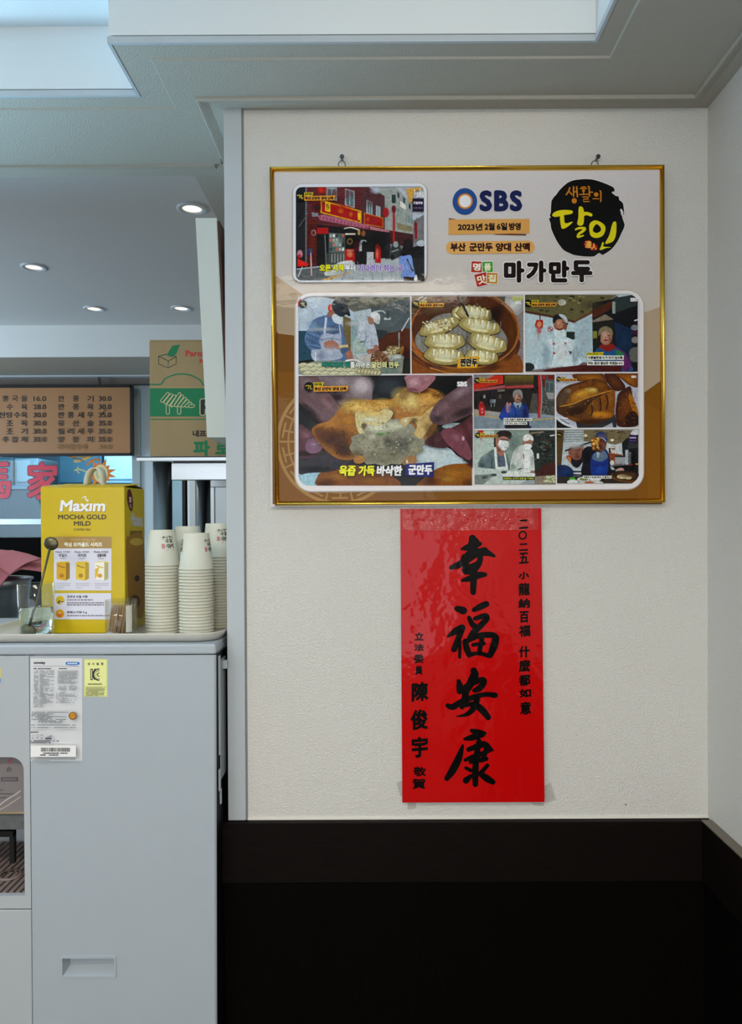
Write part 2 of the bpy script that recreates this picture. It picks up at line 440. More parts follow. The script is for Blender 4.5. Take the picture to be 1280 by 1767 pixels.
# fascia boards of the trays with a shadow joint and a lower strip
t = 0.004
b = MB()
b.box(XA - t, XB + t, D1 - t, D1, ZS + 0.0140, ZT)
b.box(XB, XB + 0.0001, -2.6, D1, ZS + 0.0140, ZT)
b.box(XB - t, XB, -2.6, D1 - t, ZS + 0.0140, ZT)
b.box(-3.2, XA - t, D2 - t, D2, ZS + 0.0140, ZT)
b.box(XA - t, XA, D1, D2, ZS + 0.0140, ZT)
b.box(-3.2, XC, 3.731, 3.735, ZC + 0.832, ZT)
struct('trim_1', b, M_facia)
b = MB()
s5 = 0.006
b.box(XA - s5, XB + 0.0, D1 - s5, D1, ZS - 0.001, ZS + 0.0105)
b.box(XB - s5, XB, -2.6, D1 - s5, ZS - 0.001, ZS + 0.0105)
b.box(-3.2, XA - s5, D2 - s5, D2, ZS - 0.001, ZS + 0.0105)
b.box(XA - s5, XA, D1, D2, ZS - 0.001, ZS + 0.0105)
struct('trim_2', b, M_trim)
b = MB()       # flat boards framing the tray on the soffit
b.add([(XB + 0.036, -2.6, ZS - 0.004), (XB + 0.036, D1 + 0.04, ZS - 0.004), (XA + 0.06, D1 + 0.04, ZS - 0.004), (XA + 0.06, D2 + 0.04, ZS - 0.004), (-3.2, D2 + 0.04, ZS - 0.004), (-3.2, D3, ZS - 0.004), (XR, D3, ZS - 0.004), (XR, -2.6, ZS - 0.004)] +
      [(XB + 0.033, -2.6, ZS + 0.001), (XB + 0.033, D1 + 0.037, ZS + 0.001), (XA + 0.057, D1 + 0.037, ZS + 0.001), (XA + 0.057, D2 + 0.037, ZS + 0.001), (-3.2, D2 + 0.037, ZS + 0.001), (-3.2, D3, ZS + 0.001), (XR, D3, ZS + 0.001), (XR, -2.6, ZS + 0.001)],
      [tuple(range(8)), tuple(range(15, 7, -1))] + [(i, i + 8, (i + 1) % 8 + 8, (i + 1) % 8) for i in range(8)])
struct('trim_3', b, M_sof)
# crown moulding running round the wall head
def crown(path_fn, prof, n):
    m = MB(); k = len(prof); vs = []
    for i in range(n):
        for p, z in prof: x, y = path_fn(i, p); vs.append((x, y, ZC + z))
    fs = [(i * k + q, (i + 1) * k + q, (i + 1) * k + (q + 1) % k, i * k + (q + 1) % k) for i in range(n - 1) for q in range(k)]
    fs += [tuple(range(k))[::-1], tuple((n - 1) * k + q for q in range(k))]
    return m.add(vs, fs)
prof = [(0, 0.8615), (0.042, 0.8455), (0.047, 0.8445), (0.049, 0.8465), (0.049, 0.8562), (0, 0.8562 + 0.012)]
def pth(i, p): return [(XL - p, DW + 0.31), (XL - p, DW - p), (XR - p, DW - p), (XR - p, -2.6)][i]
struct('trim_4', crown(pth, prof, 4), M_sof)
prof2 = [(0, 0.8615), (0.055, 0.8470), (0.062, 0.8455), (0.062, 0.8562), (0, 0.868)]
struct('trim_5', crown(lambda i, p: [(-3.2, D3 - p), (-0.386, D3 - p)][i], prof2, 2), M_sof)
# poster wall, solid block with a free end at the left
b = MB().box(XL, XR + 0.1, DW, DW + 0.315, 0, ZS)
struct('wall_front', b, M_wall)
b = MB().box(XR, XR + 0.1, -2.6, DW, 0, ZT); b.box(XR, XR + 0.1, DW + 0.315, 6.25, 0, ZT)
struct('wall_right', b, M_wallr)
ZCAP = ZC - (1415 - 893) * DW / F          # top of the wainscot
# end board of the wall
b = MB().box(XL - 0.0005, -0.2775, DW - 0.007, DW + 0.002, ZCAP + 0.001, ZC + 0.858)
struct('trim_6', b, M_trim, bevel=0.0008)
b = MB().box(-0.2775, -0.2738, DW - 0.0008, DW + 0.001, ZCAP + 0.001, ZC + 0.858)
struct('trim_7', b, mat('joint_shade', '#8b8f8e', 0.6))
b = MB().box(-0.2738, XR, DW - 0.0035, DW, ZCAP, ZCAP + 0.0042)
struct('trim_8', b, mat('caulk', '#e9e6de', 0.5))
# dark wood wainscot
wn = bpy.data.objects.new('wainscot', None); C.objects.link(wn); wn.location = (0.1, DW - 0.01, 0); ORG[wn.name] = Vector(wn.location)
wn['kind'] = 'structure'
XW = -0.3255; DF = 1.500
b = MB().box(XW, XR - 0.02, DF, DW - 0.0003, ZCAP - 0.125, ZCAP); b.build('rail', M_wood, wn, bevel=0.001)
b = MB().box(XW, XL - 0.0003, DW, DW + 0.315, ZCAP - 0.125, ZCAP); b.build('rail', M_wood, wn, bevel=0.001)
b = MB().box(XR - 0.02, XR - 0.0003, -2.5, DW - 0.0003, ZCAP - 0.125, ZCAP); b.build('rail', M_wood, wn, bevel=0.001)
b = MB().box(XW + 0.004, 0.1056, DF + 0.005, DW - 0.0003, 0.0, ZCAP - 0.125); b.build('panel', M_woodv, wn)
b = MB().box(0.1062, XR - 0.0152, DF + 0.005, DW - 0.0003, 0.0, ZCAP - 0.125); b.build('panel', M_woodv, wn)
for i in range(4):
    b = MB().box(XR - 0.015, XR - 0.0003, 1.5 - 0.95 * (i + 1), (1.5194 if i == 0 else 1.5 - 0.95 * i - 0.001), 0.0, ZCAP - 0.125); b.build('panel', M_woodv, wn)
b = MB().box(XR - 0.0215, XR - 0.0003, -2.5, DF + 0.001, ZCAP - 0.0001, ZCAP + 0.0028); b.build('edge_strip', mat('edge_band', '#6e675c', 0.5), wn)
# unseen sides of the room with the street window; left openings added for light
Mx = mat('plain_room_paint', '#d8d4cc', 0.6)
b = MB()
b.box(-3.2, -2.2, -2.65, -2.6, 0, ZT); b.box(0.5, XR, -2.65, -2.6, 0, ZT); b.box(-2.2, 0.5, -2.65, -2.6, 0, 0.6); b.box(-2.2, 0.5, -2.65, -2.6, 2.3, ZT)
struct('wall_back', b, Mx)
b = MB()
b.box(-3.25, -3.2, -2.65, 1.2, 0, ZT); b.box(-3.25, -3.2, 1.9, 2.15, 0, ZT); b.box(-3.25, -3.2, 1.2, 1.9, 0, 0.6); b.box(-3.25, -3.2, 1.2, 1.9, 2.0, ZT); b.box(-3.25, -3.2, 3.65, 6.25, 0, ZT); b.box(-3.25, -3.2, 2.15, 3.65, 0, 1.1); b.box(-3.25, -3.2, 2.15, 3.65, 2.3, ZT)
struct('wall_left', b, Mx)

# kitchen wall with the serving window
DK = 4.30
xw = XP(243, DK); zb = ZP(925, DK)
b = MB()
b.box(xw, XR, DK, DK + 0.08, 0, ZC + 0.834)
b.box(-3.2, xw, DK, DK + 0.08, ZP(672, DK), ZC + 0.834)
struct('wall_kitchen', b, M_kwall)
b = MB().box(-3.2, xw, DK, DK + 0.10, 0, zb); struct('wall_counter', b, mat('black_counter', '#050607', 0.8, spec=0.1))
b = MB().box(-3.2, XR, DK - 0.05, DK, ZP(664, DK), ZP(648, DK)); struct('trim_9', b, mat('brown_strip', '#6b645e', 0.6))
b = MB().box(-3.2, XC, DK - 0.10, DK - 0.001, ZP(648, 4.2), ZC + 0.832); struct('trim_10', b, M_trim)
win = bpy.data.objects.new('window_1', None); C.objects.link(win); win.location = (-2.0, DK, zb); ORG[win.name] = Vector(win.location); win['kind'] = 'structure'
Mfr = mat('window_frame_metal', '#9fb0b8', 0.35, metal=0.6)
b = MB().box(xw - 0.045, xw + 0.005, DK - 0.02, DK + 0.085, zb, ZP(672, DK)); b.build('frame', Mfr, win, bevel=0.003)
b = MB().box(-3.2, xw - 0.045, DK - 0.02, DK + 0.085, ZP(903, DK), ZP(892, DK)); b.build('sash_bar', Mfr, win, bevel=0.003)
Mgl = thin_glass('clear_pane', (0.88, 0.95, 0.97), 0.3)
b = MB().box(-3.2, xw - 0.045, DK + 0.030, DK + 0.036, zb, ZP(672, DK)); b.build('pane', Mgl, win)
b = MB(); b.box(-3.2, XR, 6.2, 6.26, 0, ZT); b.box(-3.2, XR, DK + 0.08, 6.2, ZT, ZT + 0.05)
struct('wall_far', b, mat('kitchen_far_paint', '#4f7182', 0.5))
# ------------------------------------------------------------------ things in the kitchen beyond
M_steel = mat('brushed_steel', '#aeb4b8', 0.28, metal=1.0, bump=0.1, bscale=80, stretch=(1, 1, 12))
M_steeld = mat('dark_steel', '#6d7276', 0.22, metal=1.0)
M_black = mat('black_plastic', '#0b0b0c', 0.5)
def steel_unit(name, label, cat, x0, x1, y0, y1, z0, z1, m, door=True):
    t = thing(name, label, cat, ((x0 + x1) / 2, (y0 + y1) / 2, z0))
    MB().box(x0, x1, y0, y1, z0, z1).build('body', m, t, bevel=0.006)
    if door:
        xm = (x0 + x1) / 2
        for a, c in ((x0 + 0.012, xm - 0.004), (xm + 0.004, x1 - 0.012)):
            d = MB().box(a, c, y0 - 0.022, y0, z0 + 0.03, z1 - 0.03).build('door', m, t, bevel=0.004)
            hx = c - 0.04 if a < xm - 0.01 and c < xm else a + 0.04
            MB().tube([(hx, y0 - 0.05, (z0 + z1) / 2 - 0.08), (hx, y0 - 0.05, (z0 + z1) / 2 + 0.08)], 0.008).build('handle', M_steeld, d)
    return t
M_bl1 = mat('blue_grey_steel', '#5d8496', 0.35, metal=0.5, var=0.2, vscale=3)
M_bl2 = mat('pale_steel', '#9cc0d2', 0.35, metal=0.4, var=0.15, vscale=3)
M_bl3 = mat('teal_steel', '#2f5668', 0.4, metal=0.3, var=0.2, vscale=3)
dk = 5.4
def kx(px): return XP(px, dk)
def kz(py): return ZP(py, dk)
def far_box(name, label, cat, px0, px1, py0, py1, m, dep=0.4, d0=5.4):
    x0, x1, z0, z1 = XP(px0, d0), XP(px1, d0), ZP(py1, d0), ZP(py0, d0)
    t = thing(name, label, cat, ((x0 + x1) / 2, d0 + dep / 2, z0))
    MB().box(x0, x1, d0, d0 + dep, z0, z1).build('body', m, t, bevel=0.008)
    MB().box(x0 + 0.02, x1 - 0.02, d0 - 0.012, d0, z0 + 0.03, z1 - 0.03).build('front_panel', m, t, bevel=0.005)
    return t
# wall-hung steel cupboards, hood and a counter seen through the serving window
far_box('steel_cupboard', 'pale steel wall cupboard behind the character for house on the glass', 'cupboard', 26, 66, 788, 836, M_bl2, 0.55, 5.6)
far_box('steel_cupboard', 'narrow grey steel cupboard behind the first red character', 'cupboard', -40, 22, 786, 840, M_bl1, 0.55, 5.6)
far_box('range_hood', 'dark blue-grey range hood behind the painted dragon', 'range hood', 100, 176, 770, 838, M_bl3, 0.55, 5.6)
far_box('steel_cupboard', 'bright steel cupboard behind the orange sun emblem', 'cupboard', 180, 236, 770, 832, M_bl2, 0.55, 5.6)
t = thing('kitchen_counter', 'long teal steel counter inside the kitchen behind the glass', 'counter', (-1.9, 5.2, 0))
z1 = ZP(842, 4.9)
MB().box(-3.1, XP(238, 4.9), 4.9, 5.55, 0, z1).build('body', M_bl3, t, bevel=0.006)
MB().box(-3.1, XP(238, 4.9), 4.88, 5.55, z1, z1 + 0.03).build('worktop', M_bl1, t, bevel=0.004)
# red characters and dragon emblem on the serving window
wp = Print((0, DK + 0.029, 1), (0, -1, 0), step=4e-5)
wp.text('馬', -42, 797, 19, 860, '#c4123a', 1.7, '#3a1020', 1.2)
wp.text('家', 47, 797, 101, 862, '#c4123a', 1.7, '#3a1020', 1.2)
wp.build('red_lettering', print_mat('window_ink', 0.4, 0, 1), win)
wp = Print((0, DK + 0.0285, 1), (0, -1, 0), step=4e-5).zoom(0, 640, 5.12)
for pts, wd, c in [([(600, 730), (640, 760), (700, 745), (760, 770), (830, 735)], 26, '#a8894a'), ([(660, 800), (720, 790), (790, 760)], 22, '#c4a860'),
                   ([(660, 880), (700, 870), (760, 890)], 14, '#b8b478'), ([(690, 850), (680, 880), (700, 905)], 10, '#b8b478'), ([(590, 735), (620, 755), (650, 735)], 14, '#b02a3a'),
                   ([(770, 830), (800, 800), (850, 780), (880, 790)], 20, '#c07a30'), ([(640, 770), (690, 775), (740, 800)], 10, '#7a5a2c')]:
    wp.stroke(pts, c, wd)
sp = []
for i in range(26):
    a = 2 * PI * i / 26; r = (92, 142, 84, 108)[i % 4] if i % 2 else 78
    sp.append((890 + r * math.cos(a), 905 + r * math.sin(a)))
wp.poly(sp, '#d9791e'); wp.ell(890, 905, 62, 78, '#d8cf9a'); wp.ell(890, 905, 44, 56, '#b9b984'); wp.ell(890, 905, 26, 34, '#d8cf9a')
wp.build('dragon_emblem', print_mat('window_ink', 0.4, 0, 1), win)

# menu board hanging from the beam in front of the serving window
DM = 4.18
x1m, z1m, z0m = XP(229, DM), ZP(664, DM), ZP(783, DM)
mb_ = thing('menu_board', 'tan menu board with black edge and price list above the serving window', 'menu board', ((-2.6 + x1m) / 2, DM, z0m))
MB().box(-2.6, x1m, DM, DM + 0.03, z0m, z1m).build('panel', mat('tan_board', '#a87a50', 0.45, var=0.1, vscale=2), mb_)
fr = 0.010
b = MB(); b.box(-2.6, x1m, DM - 0.006, DM + 0.032, z1m - fr, z1m + 0.004); b.box(-2.6, x1m, DM - 0.006, DM + 0.032, z0m - 0.004, z0m + fr)
b.box(x1m - fr, x1m + 0.002, DM - 0.006, DM + 0.032, z0m, z1m); b.box(-2.602, -2.592, DM - 0.006, DM + 0.032, z0m, z1m)
b.build('frame', M_black, mb_)
for xx in (-2.3, -1.6):
    MB().box(xx - 0.006, xx + 0.006, DM + 0.008, DM + 0.02, z1m, ZP(650, 4.2)).build('hanger', M_steeld, mb_)
mp_ = Print((0, DM - 0.0005, 1), (0, -1, 0), step=4e-5).zoom(0, 640, 5.12)
rows = [245, 318, 390, 463, 534, 606]
c1 = [['뽕', '국', '물'], ['수', '육'], ['천', '탕', '수', '육'], ['조', '육'], ['조', '기'], ['추', '잡', '채']]
x1s = {'3': [22, 105, 187], '2': [58, 187], '4': [-12, 56, 122, 187]}
p1 = ['16.0', '28.0', '30.0', '30.0', '30.0', '30.0']
c2 = [['깐', '풍', '기'], ['깐', '풍', '육'], ['깐', '풍', '새', '우'], ['유', '산', '슬'], ['칠', '리', '새', '우'], ['양', '장', '피']]
x2s = {'3': [512, 642, 770], '4': [512, 597, 685, 770]}
p2 = ['30.0', '30.0', '35.0', '35.0', '35.0', '35.0']
K_ = '#1f1a12'
for i, y in enumerate(rows):
    for ch, x in zip(c1[i], x1s[str(len(c1[i]))]): mp_.text(ch, x, y - 26, x + 56, y + 26, K_, 1.1)
    mp_.text(p1[i], 296, y - 22, 408, y + 22, K_, 1.1)
    for ch, x in zip(c2[i], x2s[str(len(c2[i]))]): mp_.text(ch, x, y - 26, x + 56, y + 26, K_, 1.1)
    mp_.text(p2[i], 872, y - 22, 984, y + 22, K_, 1.1)
mp_.text('마라탕수육', 512, 645, 772, 698, '#7a5a34', 0.6); mp_.text('36.0', 876, 652, 986, 690, '#7a5a34', 0.6)
mp_.stroke([(905, 385), (925, 350), (935, 352)], K_, 5)
mp_.build('lettering', print_mat('board_ink', 0.5, 0, 1), mb_)

# tall refrigerator behind the rack
steel_unit('refrigerator', 'tall pale steel refrigerator standing behind the steel rack', 'refrigerator', XP(323, 3.3), XP(323, 3.3) + 0.75, 3.3, 4.0, 0.0, 1.85, mat('white_steel', '#c9d3d8', 0.35, metal=0.3, var=0.06, vscale=4))
t = thing('narrow_cabinet', 'narrow pale blue cabinet with black gap strip beside the refrigerator', 'cabinet', (XP(303, 3.32), 3.6, 0))
MB().box(XP(290, 3.32), XP(316, 3.32), 3.32, 3.9, 0, 1.8).build('body', M_bl2, t, bevel=0.004)
MB().box(XP(316.5, 3.32), XP(322, 3.32), 3.30, 3.9, 0, 1.8).build('dark_gap_strip', M_black, t)  # black strip standing in for the dark gap beside the refrigerator
# recessed downlights
def downlight(px, py, i, lab):
    d = 0.995 * F / (893 - py); x = XP(px, d)
    t = thing('downlight', lab, 'downlight', (x, d, ZT - 0.004), 'recessed downlights in the kitchen ceiling')
    MB().lathe([(0.030, 0.004), (0.032, -0.001), (0.044, -0.003), (0.048, -0.001), (0.048, 0.004)], (x, d, ZT - 0.004), 32).build('trim_ring', mat('downlight_ring', '#c7d2da', 0.4), t)
    MB().lathe([(0.0001, 0.002), (0.026, 0.002), (0.031, 0.0035)], (x, d, ZT - 0.004), 28).build('lens', mat('lit_lens', '#fff4de', 0.4, emit=(1.0, 0.86, 0.66), estr=1.25), t)
def spot(px, py):
    d = 0.995 * F / (893 - py); l = bpy.data.lights.new('downlight_lamp', 'SPOT'); l.energy = 9; l.color = (1.0, 0.86, 0.66); l.spot_size = 2.3; l.spot_blend = 0.8; l.shadow_soft_size = 0.03
    o = bpy.data.objects.new('downlight_lamp', l); C.objects.link(o); o.location = (XP(px, d), d, ZT - 0.008)
for q in ((335, 360), (62, 459), (165, 531), (315, 531)): spot(*q)
downlight(335, 360, 0, 'lit downlight closest to the white-edged canvas picture')
downlight(62, 459, 1, 'lit downlight on its own in the middle of the kitchen ceiling')
downlight(165, 531, 2, 'lit downlight in the pair by the far beam, closer to the menu board')
downlight(315, 531, 3, 'lit downlight in the pair by the far beam, closer to the steel rack')
t = thing('ceiling_panel', 'small square ceiling panel added further back in the dining room for extra light', 'ceiling light', (0.25, -1.75, ZT - 0.012))  # unseen fixture added to go with the rear light
b = MB(); b.box(-0.02, 0.52, -1.92, -1.90, ZT - 0.012, ZT - 0.0002); b.box(-0.02, 0.52, -1.60, -1.58, ZT - 0.012, ZT - 0.0002); b.box(-0.02, 0.0, -1.90, -1.60, ZT - 0.012, ZT - 0.0002); b.box(0.50, 0.52, -1.90, -1.60, ZT - 0.012, ZT - 0.0002)
b.build('frame', M_trim, t)
MB().box(0.0, 0.50, -1.90, -1.60, ZT - 0.006, ZT - 0.0002).build('diffuser', mat('panel_diffuser', '#fff6e8', 0.5, emit=(1, 0.93, 0.83), estr=1.5), t)
t = thing('added_fascia_lamp', 'slim tilted lamp bar added in the dining room tray to brighten its fascia', 'ceiling light', (0.28, -1.05, 2.40))  # unseen housing added around the fascia light
dv = (Vector((0.32, 1.4, 2.75)) - Vector((0.28, -1.05, 2.40))).normalized(); sx_ = dv.cross(Vector((0, 0, 1))).normalized(); uz_ = sx_.cross(dv)
MB().obox(Vector((0.28, -1.05, 2.40)) - dv * 0.03, sx_, dv, uz_, 0.31, 0.022, 0.06).build('housing', M_trim, t, bevel=0.004)
for xx in (0.06, 0.50): MB().tube([(xx, -1.08, 2.44), (xx, -1.08, ZT)], 0.006, 8).build('rod', M_steeld, t)
t = thing('ceiling_panel', 'long ceiling panel added in the dining room tray to light the right wall', 'ceiling light', (-1.45, -0.2, ZT - 0.012))  # unseen fixture added to go with the right-wall light
b = MB(); b.box(-1.97, -0.93, -0.37, -0.35, ZT - 0.012, ZT - 0.0002); b.box(-1.97, -0.93, -0.05, -0.03, ZT - 0.012, ZT - 0.0002); b.box(-1.97, -1.95, -0.35, -0.05, ZT - 0.012, ZT - 0.0002); b.box(-0.95, -0.93, -0.35, -0.05, ZT - 0.012, ZT - 0.0002)
b.build('frame', M_trim, t)
MB().box(-1.95, -0.95, -0.35, -0.05, ZT - 0.006, ZT - 0.0002).build('diffuser', mat('panel_diffuser', '#fff6e8', 0.5, emit=(1, 0.93, 0.83), estr=1.5), t)
# dining-room ceiling panel that lights the poster wall
t = thing('ceiling_panel', 'flat rectangular lit ceiling panel in the dining room tray', 'ceiling light', (-0.05, -0.35, ZT - 0.012))
b = MB(); b.box(-0.52, 0.42, -0.52, -0.50, ZT - 0.012, ZT - 0.0002); b.box(-0.52, 0.42, -0.20, -0.18, ZT - 0.012, ZT - 0.0002); b.box(-0.52, -0.50, -0.50, -0.20, ZT - 0.012, ZT - 0.0002); b.box(0.40, 0.42, -0.50, -0.20, ZT - 0.012, ZT - 0.0002)
b.build('frame', M_trim, t)
MB().box(-0.50, 0.40, -0.50, -0.20, ZT - 0.006, ZT - 0.0002).build('diffuser', mat('panel_diffuser', '#fff6e8', 0.5, emit=(1, 0.93, 0.83), estr=1.5), t)
# ------------------------------------------------------------------ canvas picture on the free end of the wall
def tilted(name, label):
    d0, d1 = 1.60, 1.825
    tl, tr_ = W(337, 376, d0), W(374.5, 376, d0); bl, br = W(357, 755, d0), W(393, 756, d0)
    t = thing(name, label, 'picture', ((bl.x + br.x) / 2, (d0 + d1) / 2, bl.z))
    zt, zb = tl.z, bl.z
    def ring(xa0, xa1, xb0, xb1, mb_):
        vs = []
        for d in (d0, d1): vs += [(xb0, d, zb), (xb1, d, zb), (xa1, d, zt), (xa0, d, zt)]
        mb_.add(vs, [(0, 1, 2, 3), (7, 6, 5, 4), (0, 4, 5, 1), (1, 5, 6, 2), (2, 6, 7, 3), (3, 7, 4, 0)])
    b = MB(); ring(tl.x, tr_.x - 0.001, bl.x, br.x - 0.001, b); b.build('canvas_edge', mat('primed_canvas', '#c3c9c3', 0.6, bump=0.2, bscale=900), t, bevel=0.0012)
    b = MB()
    vs = []
    for d in (d0 + 0.006, d1 - 0.006): vs += [(br.x - 0.002, d, zb + 0.006), (br.x + 0.0025, d, zb + 0.006), (tr_.x + 0.004, d, zt - 0.004), (tr_.x - 0.002, d, zt - 0.004)]
    b.add(vs, [(0, 1, 2, 3), (7, 6, 5, 4), (0, 4, 5, 1), (1, 5, 6, 2), (2, 6, 7, 3), (3, 7, 4, 0)]).build('back_board', mat('brown_hardboard', '#4a2410', 0.6, var=0.2, vscale=20), t)
    return t
tilted('canvas_picture', 'thick white-edged canvas with brown back leaning from the wall end above the cardboard box')
# price slip under the soffit
p0 = W(374.5, 236, 1.66); p1 = W(392, 236, 1.66); p2 = W(401, 292, 1.76); p3 = W(385, 293, 1.76)
t = thing('price_slip', 'small pale paper slip printed 5000 won up beside the wall end', 'paper slip', (p0 + p1 + p2 + p3) / 4)
nrm = (p1 - p0).cross(p3 - p0).normalized()
if nrm.y > 0: nrm = -nrm
b = MB(); q = [p0, p1, p2, p3]
b.add(q + [v - nrm * 0.0005 for v in q], [(0, 1, 2, 3), (7, 6, 5, 4), (0, 4, 5, 1), (1, 5, 6, 2), (2, 6, 7, 3), (3, 7, 4, 0)]).build('paper', mat('slip_paper', '#b59a98', 0.6), t)
pr = Print(p0, nrm, 0.0004); pr.text('5000 won', 361, 257, 403, 265.5, '#1b0a12', 0.5, rot=1.36); pr.stroke([(376, 238), (384, 275), (388, 291)], '#d8d2d0', 0.9); pr.build('lettering', print_mat('slip_ink', 0.5, 0, 1), t)

# ------------------------------------------------------------------ steel rack behind the wall
DR = 1.90
rk = thing('steel_rack', 'stainless steel rack with round posts carrying the cardboard box', 'rack', (-0.2, 2.1, 0))
zsh = ZP(787, 1.88)
for x, y in ((XP(281, DR), DR), (0.24, DR), (XP(281, DR), 2.34), (0.24, 2.34)):
    p = MB().tube([(x, y, 0.02), (x, y, zsh - 0.012)], 0.0243, 20).build('post', mat('polished_steel_tube', '#9ba1a5', 0.3, metal=1.0), rk)
    MB().lathe([(0.0001, 0), (0.02, 0), (0.024, 0.02)], (x, y, 0), 16).build('foot', M_black, p)
for zz in (zsh, 0.95, 0.25):
    sh = MB().box(-0.617, 0.29, 1.862, 2.385, zz - 0.004, zz); sh.box(-0.617, 0.29, 1.862, 1.866, zz - 0.012, zz)
    s_ = sh.build('shelf', M_steel, rk, bevel=0.001)
    b = MB().box(XP(281, DR) + 0.024, 0.216, 1.893, 1.905, zz - 0.060, zz - 0.014); b.build('apron', M_steel, s_, bevel=0.002)
    b = MB().box(XP(281, DR) + 0.024, 0.216, 2.335, 2.345, zz - 0.060, zz - 0.014); b.build('apron', M_steel, s_, bevel=0.002)
    b = MB().box(XP(281, DR) + 0.026, 0.216, 1.91, 2.33, zz - 0.018, zz - 0.006); b.build('stiffener', M_steeld, s_)
b = MB().box(XP(262, DR) , XP(281, DR), 2.5, 2.52, 1.33, zsh + 0.01); b.build('side_bar', M_steel, rk)

# cardboard carton on the rack
DB = 1.95
xb0, xb1, zb0, zb1 = XP(259.5, DB), -0.16, zsh + 0.0005, ZP(586, DB)
cb = thing('cardboard_carton', 'brown cardboard carton with green band and tree logo on the steel rack', 'carton', ((xb0 + xb1) / 2, DB + 0.15, zb0))
M_card = mat('kraft_card', '#9c8762', 0.75, var=0.06, vscale=25, bump=0.1, bscale=200, stretch=(1, 1, 0.4))
MB().box(xb0, xb1, DB, DB + 0.30, zb0, zb1 - 0.002).build('carton_body', M_card, cb, bevel=0.003)
MB().box(xb0 + 0.002, xb1 - 0.002, DB + 0.002, DB + 0.148, zb1 - 0.002, zb1 + 0.001).build('flap', M_card, cb)
MB().box(xb0 + 0.002, xb1 - 0.002, DB + 0.152, DB + 0.298, zb1 - 0.002, zb1 + 0.001).build('flap', M_card, cb)
pr = Print((0, DB, 1), (0, -1, 0), 0.0002).zoom(0, 450, 2.977)
G, K2, TAN = '#0d6b44', '#123a2c', '#a18a63'
pr.poly([(855, 485), (885, 437), (925, 430), (905, 480), (880, 495)], G)
for l in ([(815, 490), (865, 515), (905, 492)], [(815, 490), (815, 530), (862, 550), (865, 515)], [(905, 492), (905, 530), (862, 550)], [(815, 490), (855, 480)], [(905, 492), (885, 487)]):
    pr.stroke(l, K2, 4, smooth=False)
pr.text('Paron', 953, 460, 1062, 492, '#a8352f', 1.8); pr.text('N', 1025, 503, 1049, 527, '#a8352f', 2.0)
xr_ = 1330
pr.stroke([(772, 634), (825, 634), (850, 605), (900, 585), (940, 582), (985, 590), (1030, 615), (1050, 640), (1110, 640)], G, 7)
pr.rect(770, 655, xr_, 800, G)
pr.rect(770, 648, xr_, 651, TAN); pr.rect(770, 812, xr_, 817, G)
def bar(x0, y0, x1, y1, wd):
    pr.stroke([(x0, y0), (x1, y1)], '#b8ab84', wd + 7); pr.stroke([(x0, y0), (x1, y1)], G, wd)
for x in (862, 920): bar(x, 740, x, 780, 14)
for i in range(4): bar(832 + i * 17 - 0, 720 + i * 8, 862 + i * 17, 684 + i * 6, 11)
for i in range(6): bar(886 + i * 18, 742 + i * 1, 922 + i * 14, 685 + i * 12, 11)
pr.text('P', 1030, 712, 1092, 792, '#1c2a26', 5, '#b8ab84', 5)
pr.text('내프', 990, 870, 1060, 905, '#1d1b18', 1.4); pr.text('파 로', 993, 922, 1188, 1003, G, 4.0)
pr.build('printing', print_mat('carton_ink', 0.7, 0, 1, mott=0.05), cb)

# ------------------------------------------------------------------ worktable, steel bucket and pink cloth behind the water dispenser
wt = thing('worktable', 'stainless worktable holding the steel bucket behind the water dispenser', 'table', (-1.15, 2.3, 0))
MB().box(-1.75, -0.66, 2.02, 2.58, 1.07, 1.10).build('worktop', M_steel, wt, bevel=0.003)
for x in (-1.72, -0.69):
    for y in (2.05, 2.55): MB().tube([(x, y, 0), (x, y, 1.07)], 0.019, 14).build('leg', M_steel, wt)
bx, by = XP(-18, 2.2), 2.22
rb = 0.105
bk = thing('steel_bucket', 'round stainless bucket with ribs and bail handle under the pink cloth', 'bucket', (bx, by, 1.10))
zr = ZP(1000, 2.2)
H = zr - 1.10
prof = [(0.0001, 0), (rb * 0.86, 0), (rb * 0.88, 0.01)]
for k in range(3): prof += [(rb * 0.89, 0.075 + k * 0.03), (rb * 0.93, 0.083 + k * 0.03), (rb * 0.90, 0.092 + k * 0.03)]
prof += [(rb * 0.97, H * 0.9), (rb, H), (rb + 0.006, H + 0.002), (rb + 0.006, H + 0.008), (rb - 0.002, H + 0.006), (rb * 0.95, H * 0.8), (rb * 0.84, 0.01), (0.0001, 0.008)]
MB().lathe(prof, (bx, by, 1.10), 40).build('pail', mat('bucket_steel', '#b4bcc0', 0.32, metal=1.0), bk)
hx, hy, hz = bx + rb * 0.45, by - rb * 0.92, zr - 0.03
MB().lathe([(0.004, -0.012), (0.014, -0.010), (0.014, 0.010), (0.004, 0.012)], (hx, hy, hz), 14).build('ear', M_steel, bk)
MB().tube([(hx, hy - 0.012, hz), (hx - 0.01, hy - 0.02, hz - 0.03), (hx - 0.03, hy - 0.025, hz - 0.06), (hx - 0.08, hy - 0.03, hz - 0.075)], 0.004, 8).build('bail', M_steeld, bk)
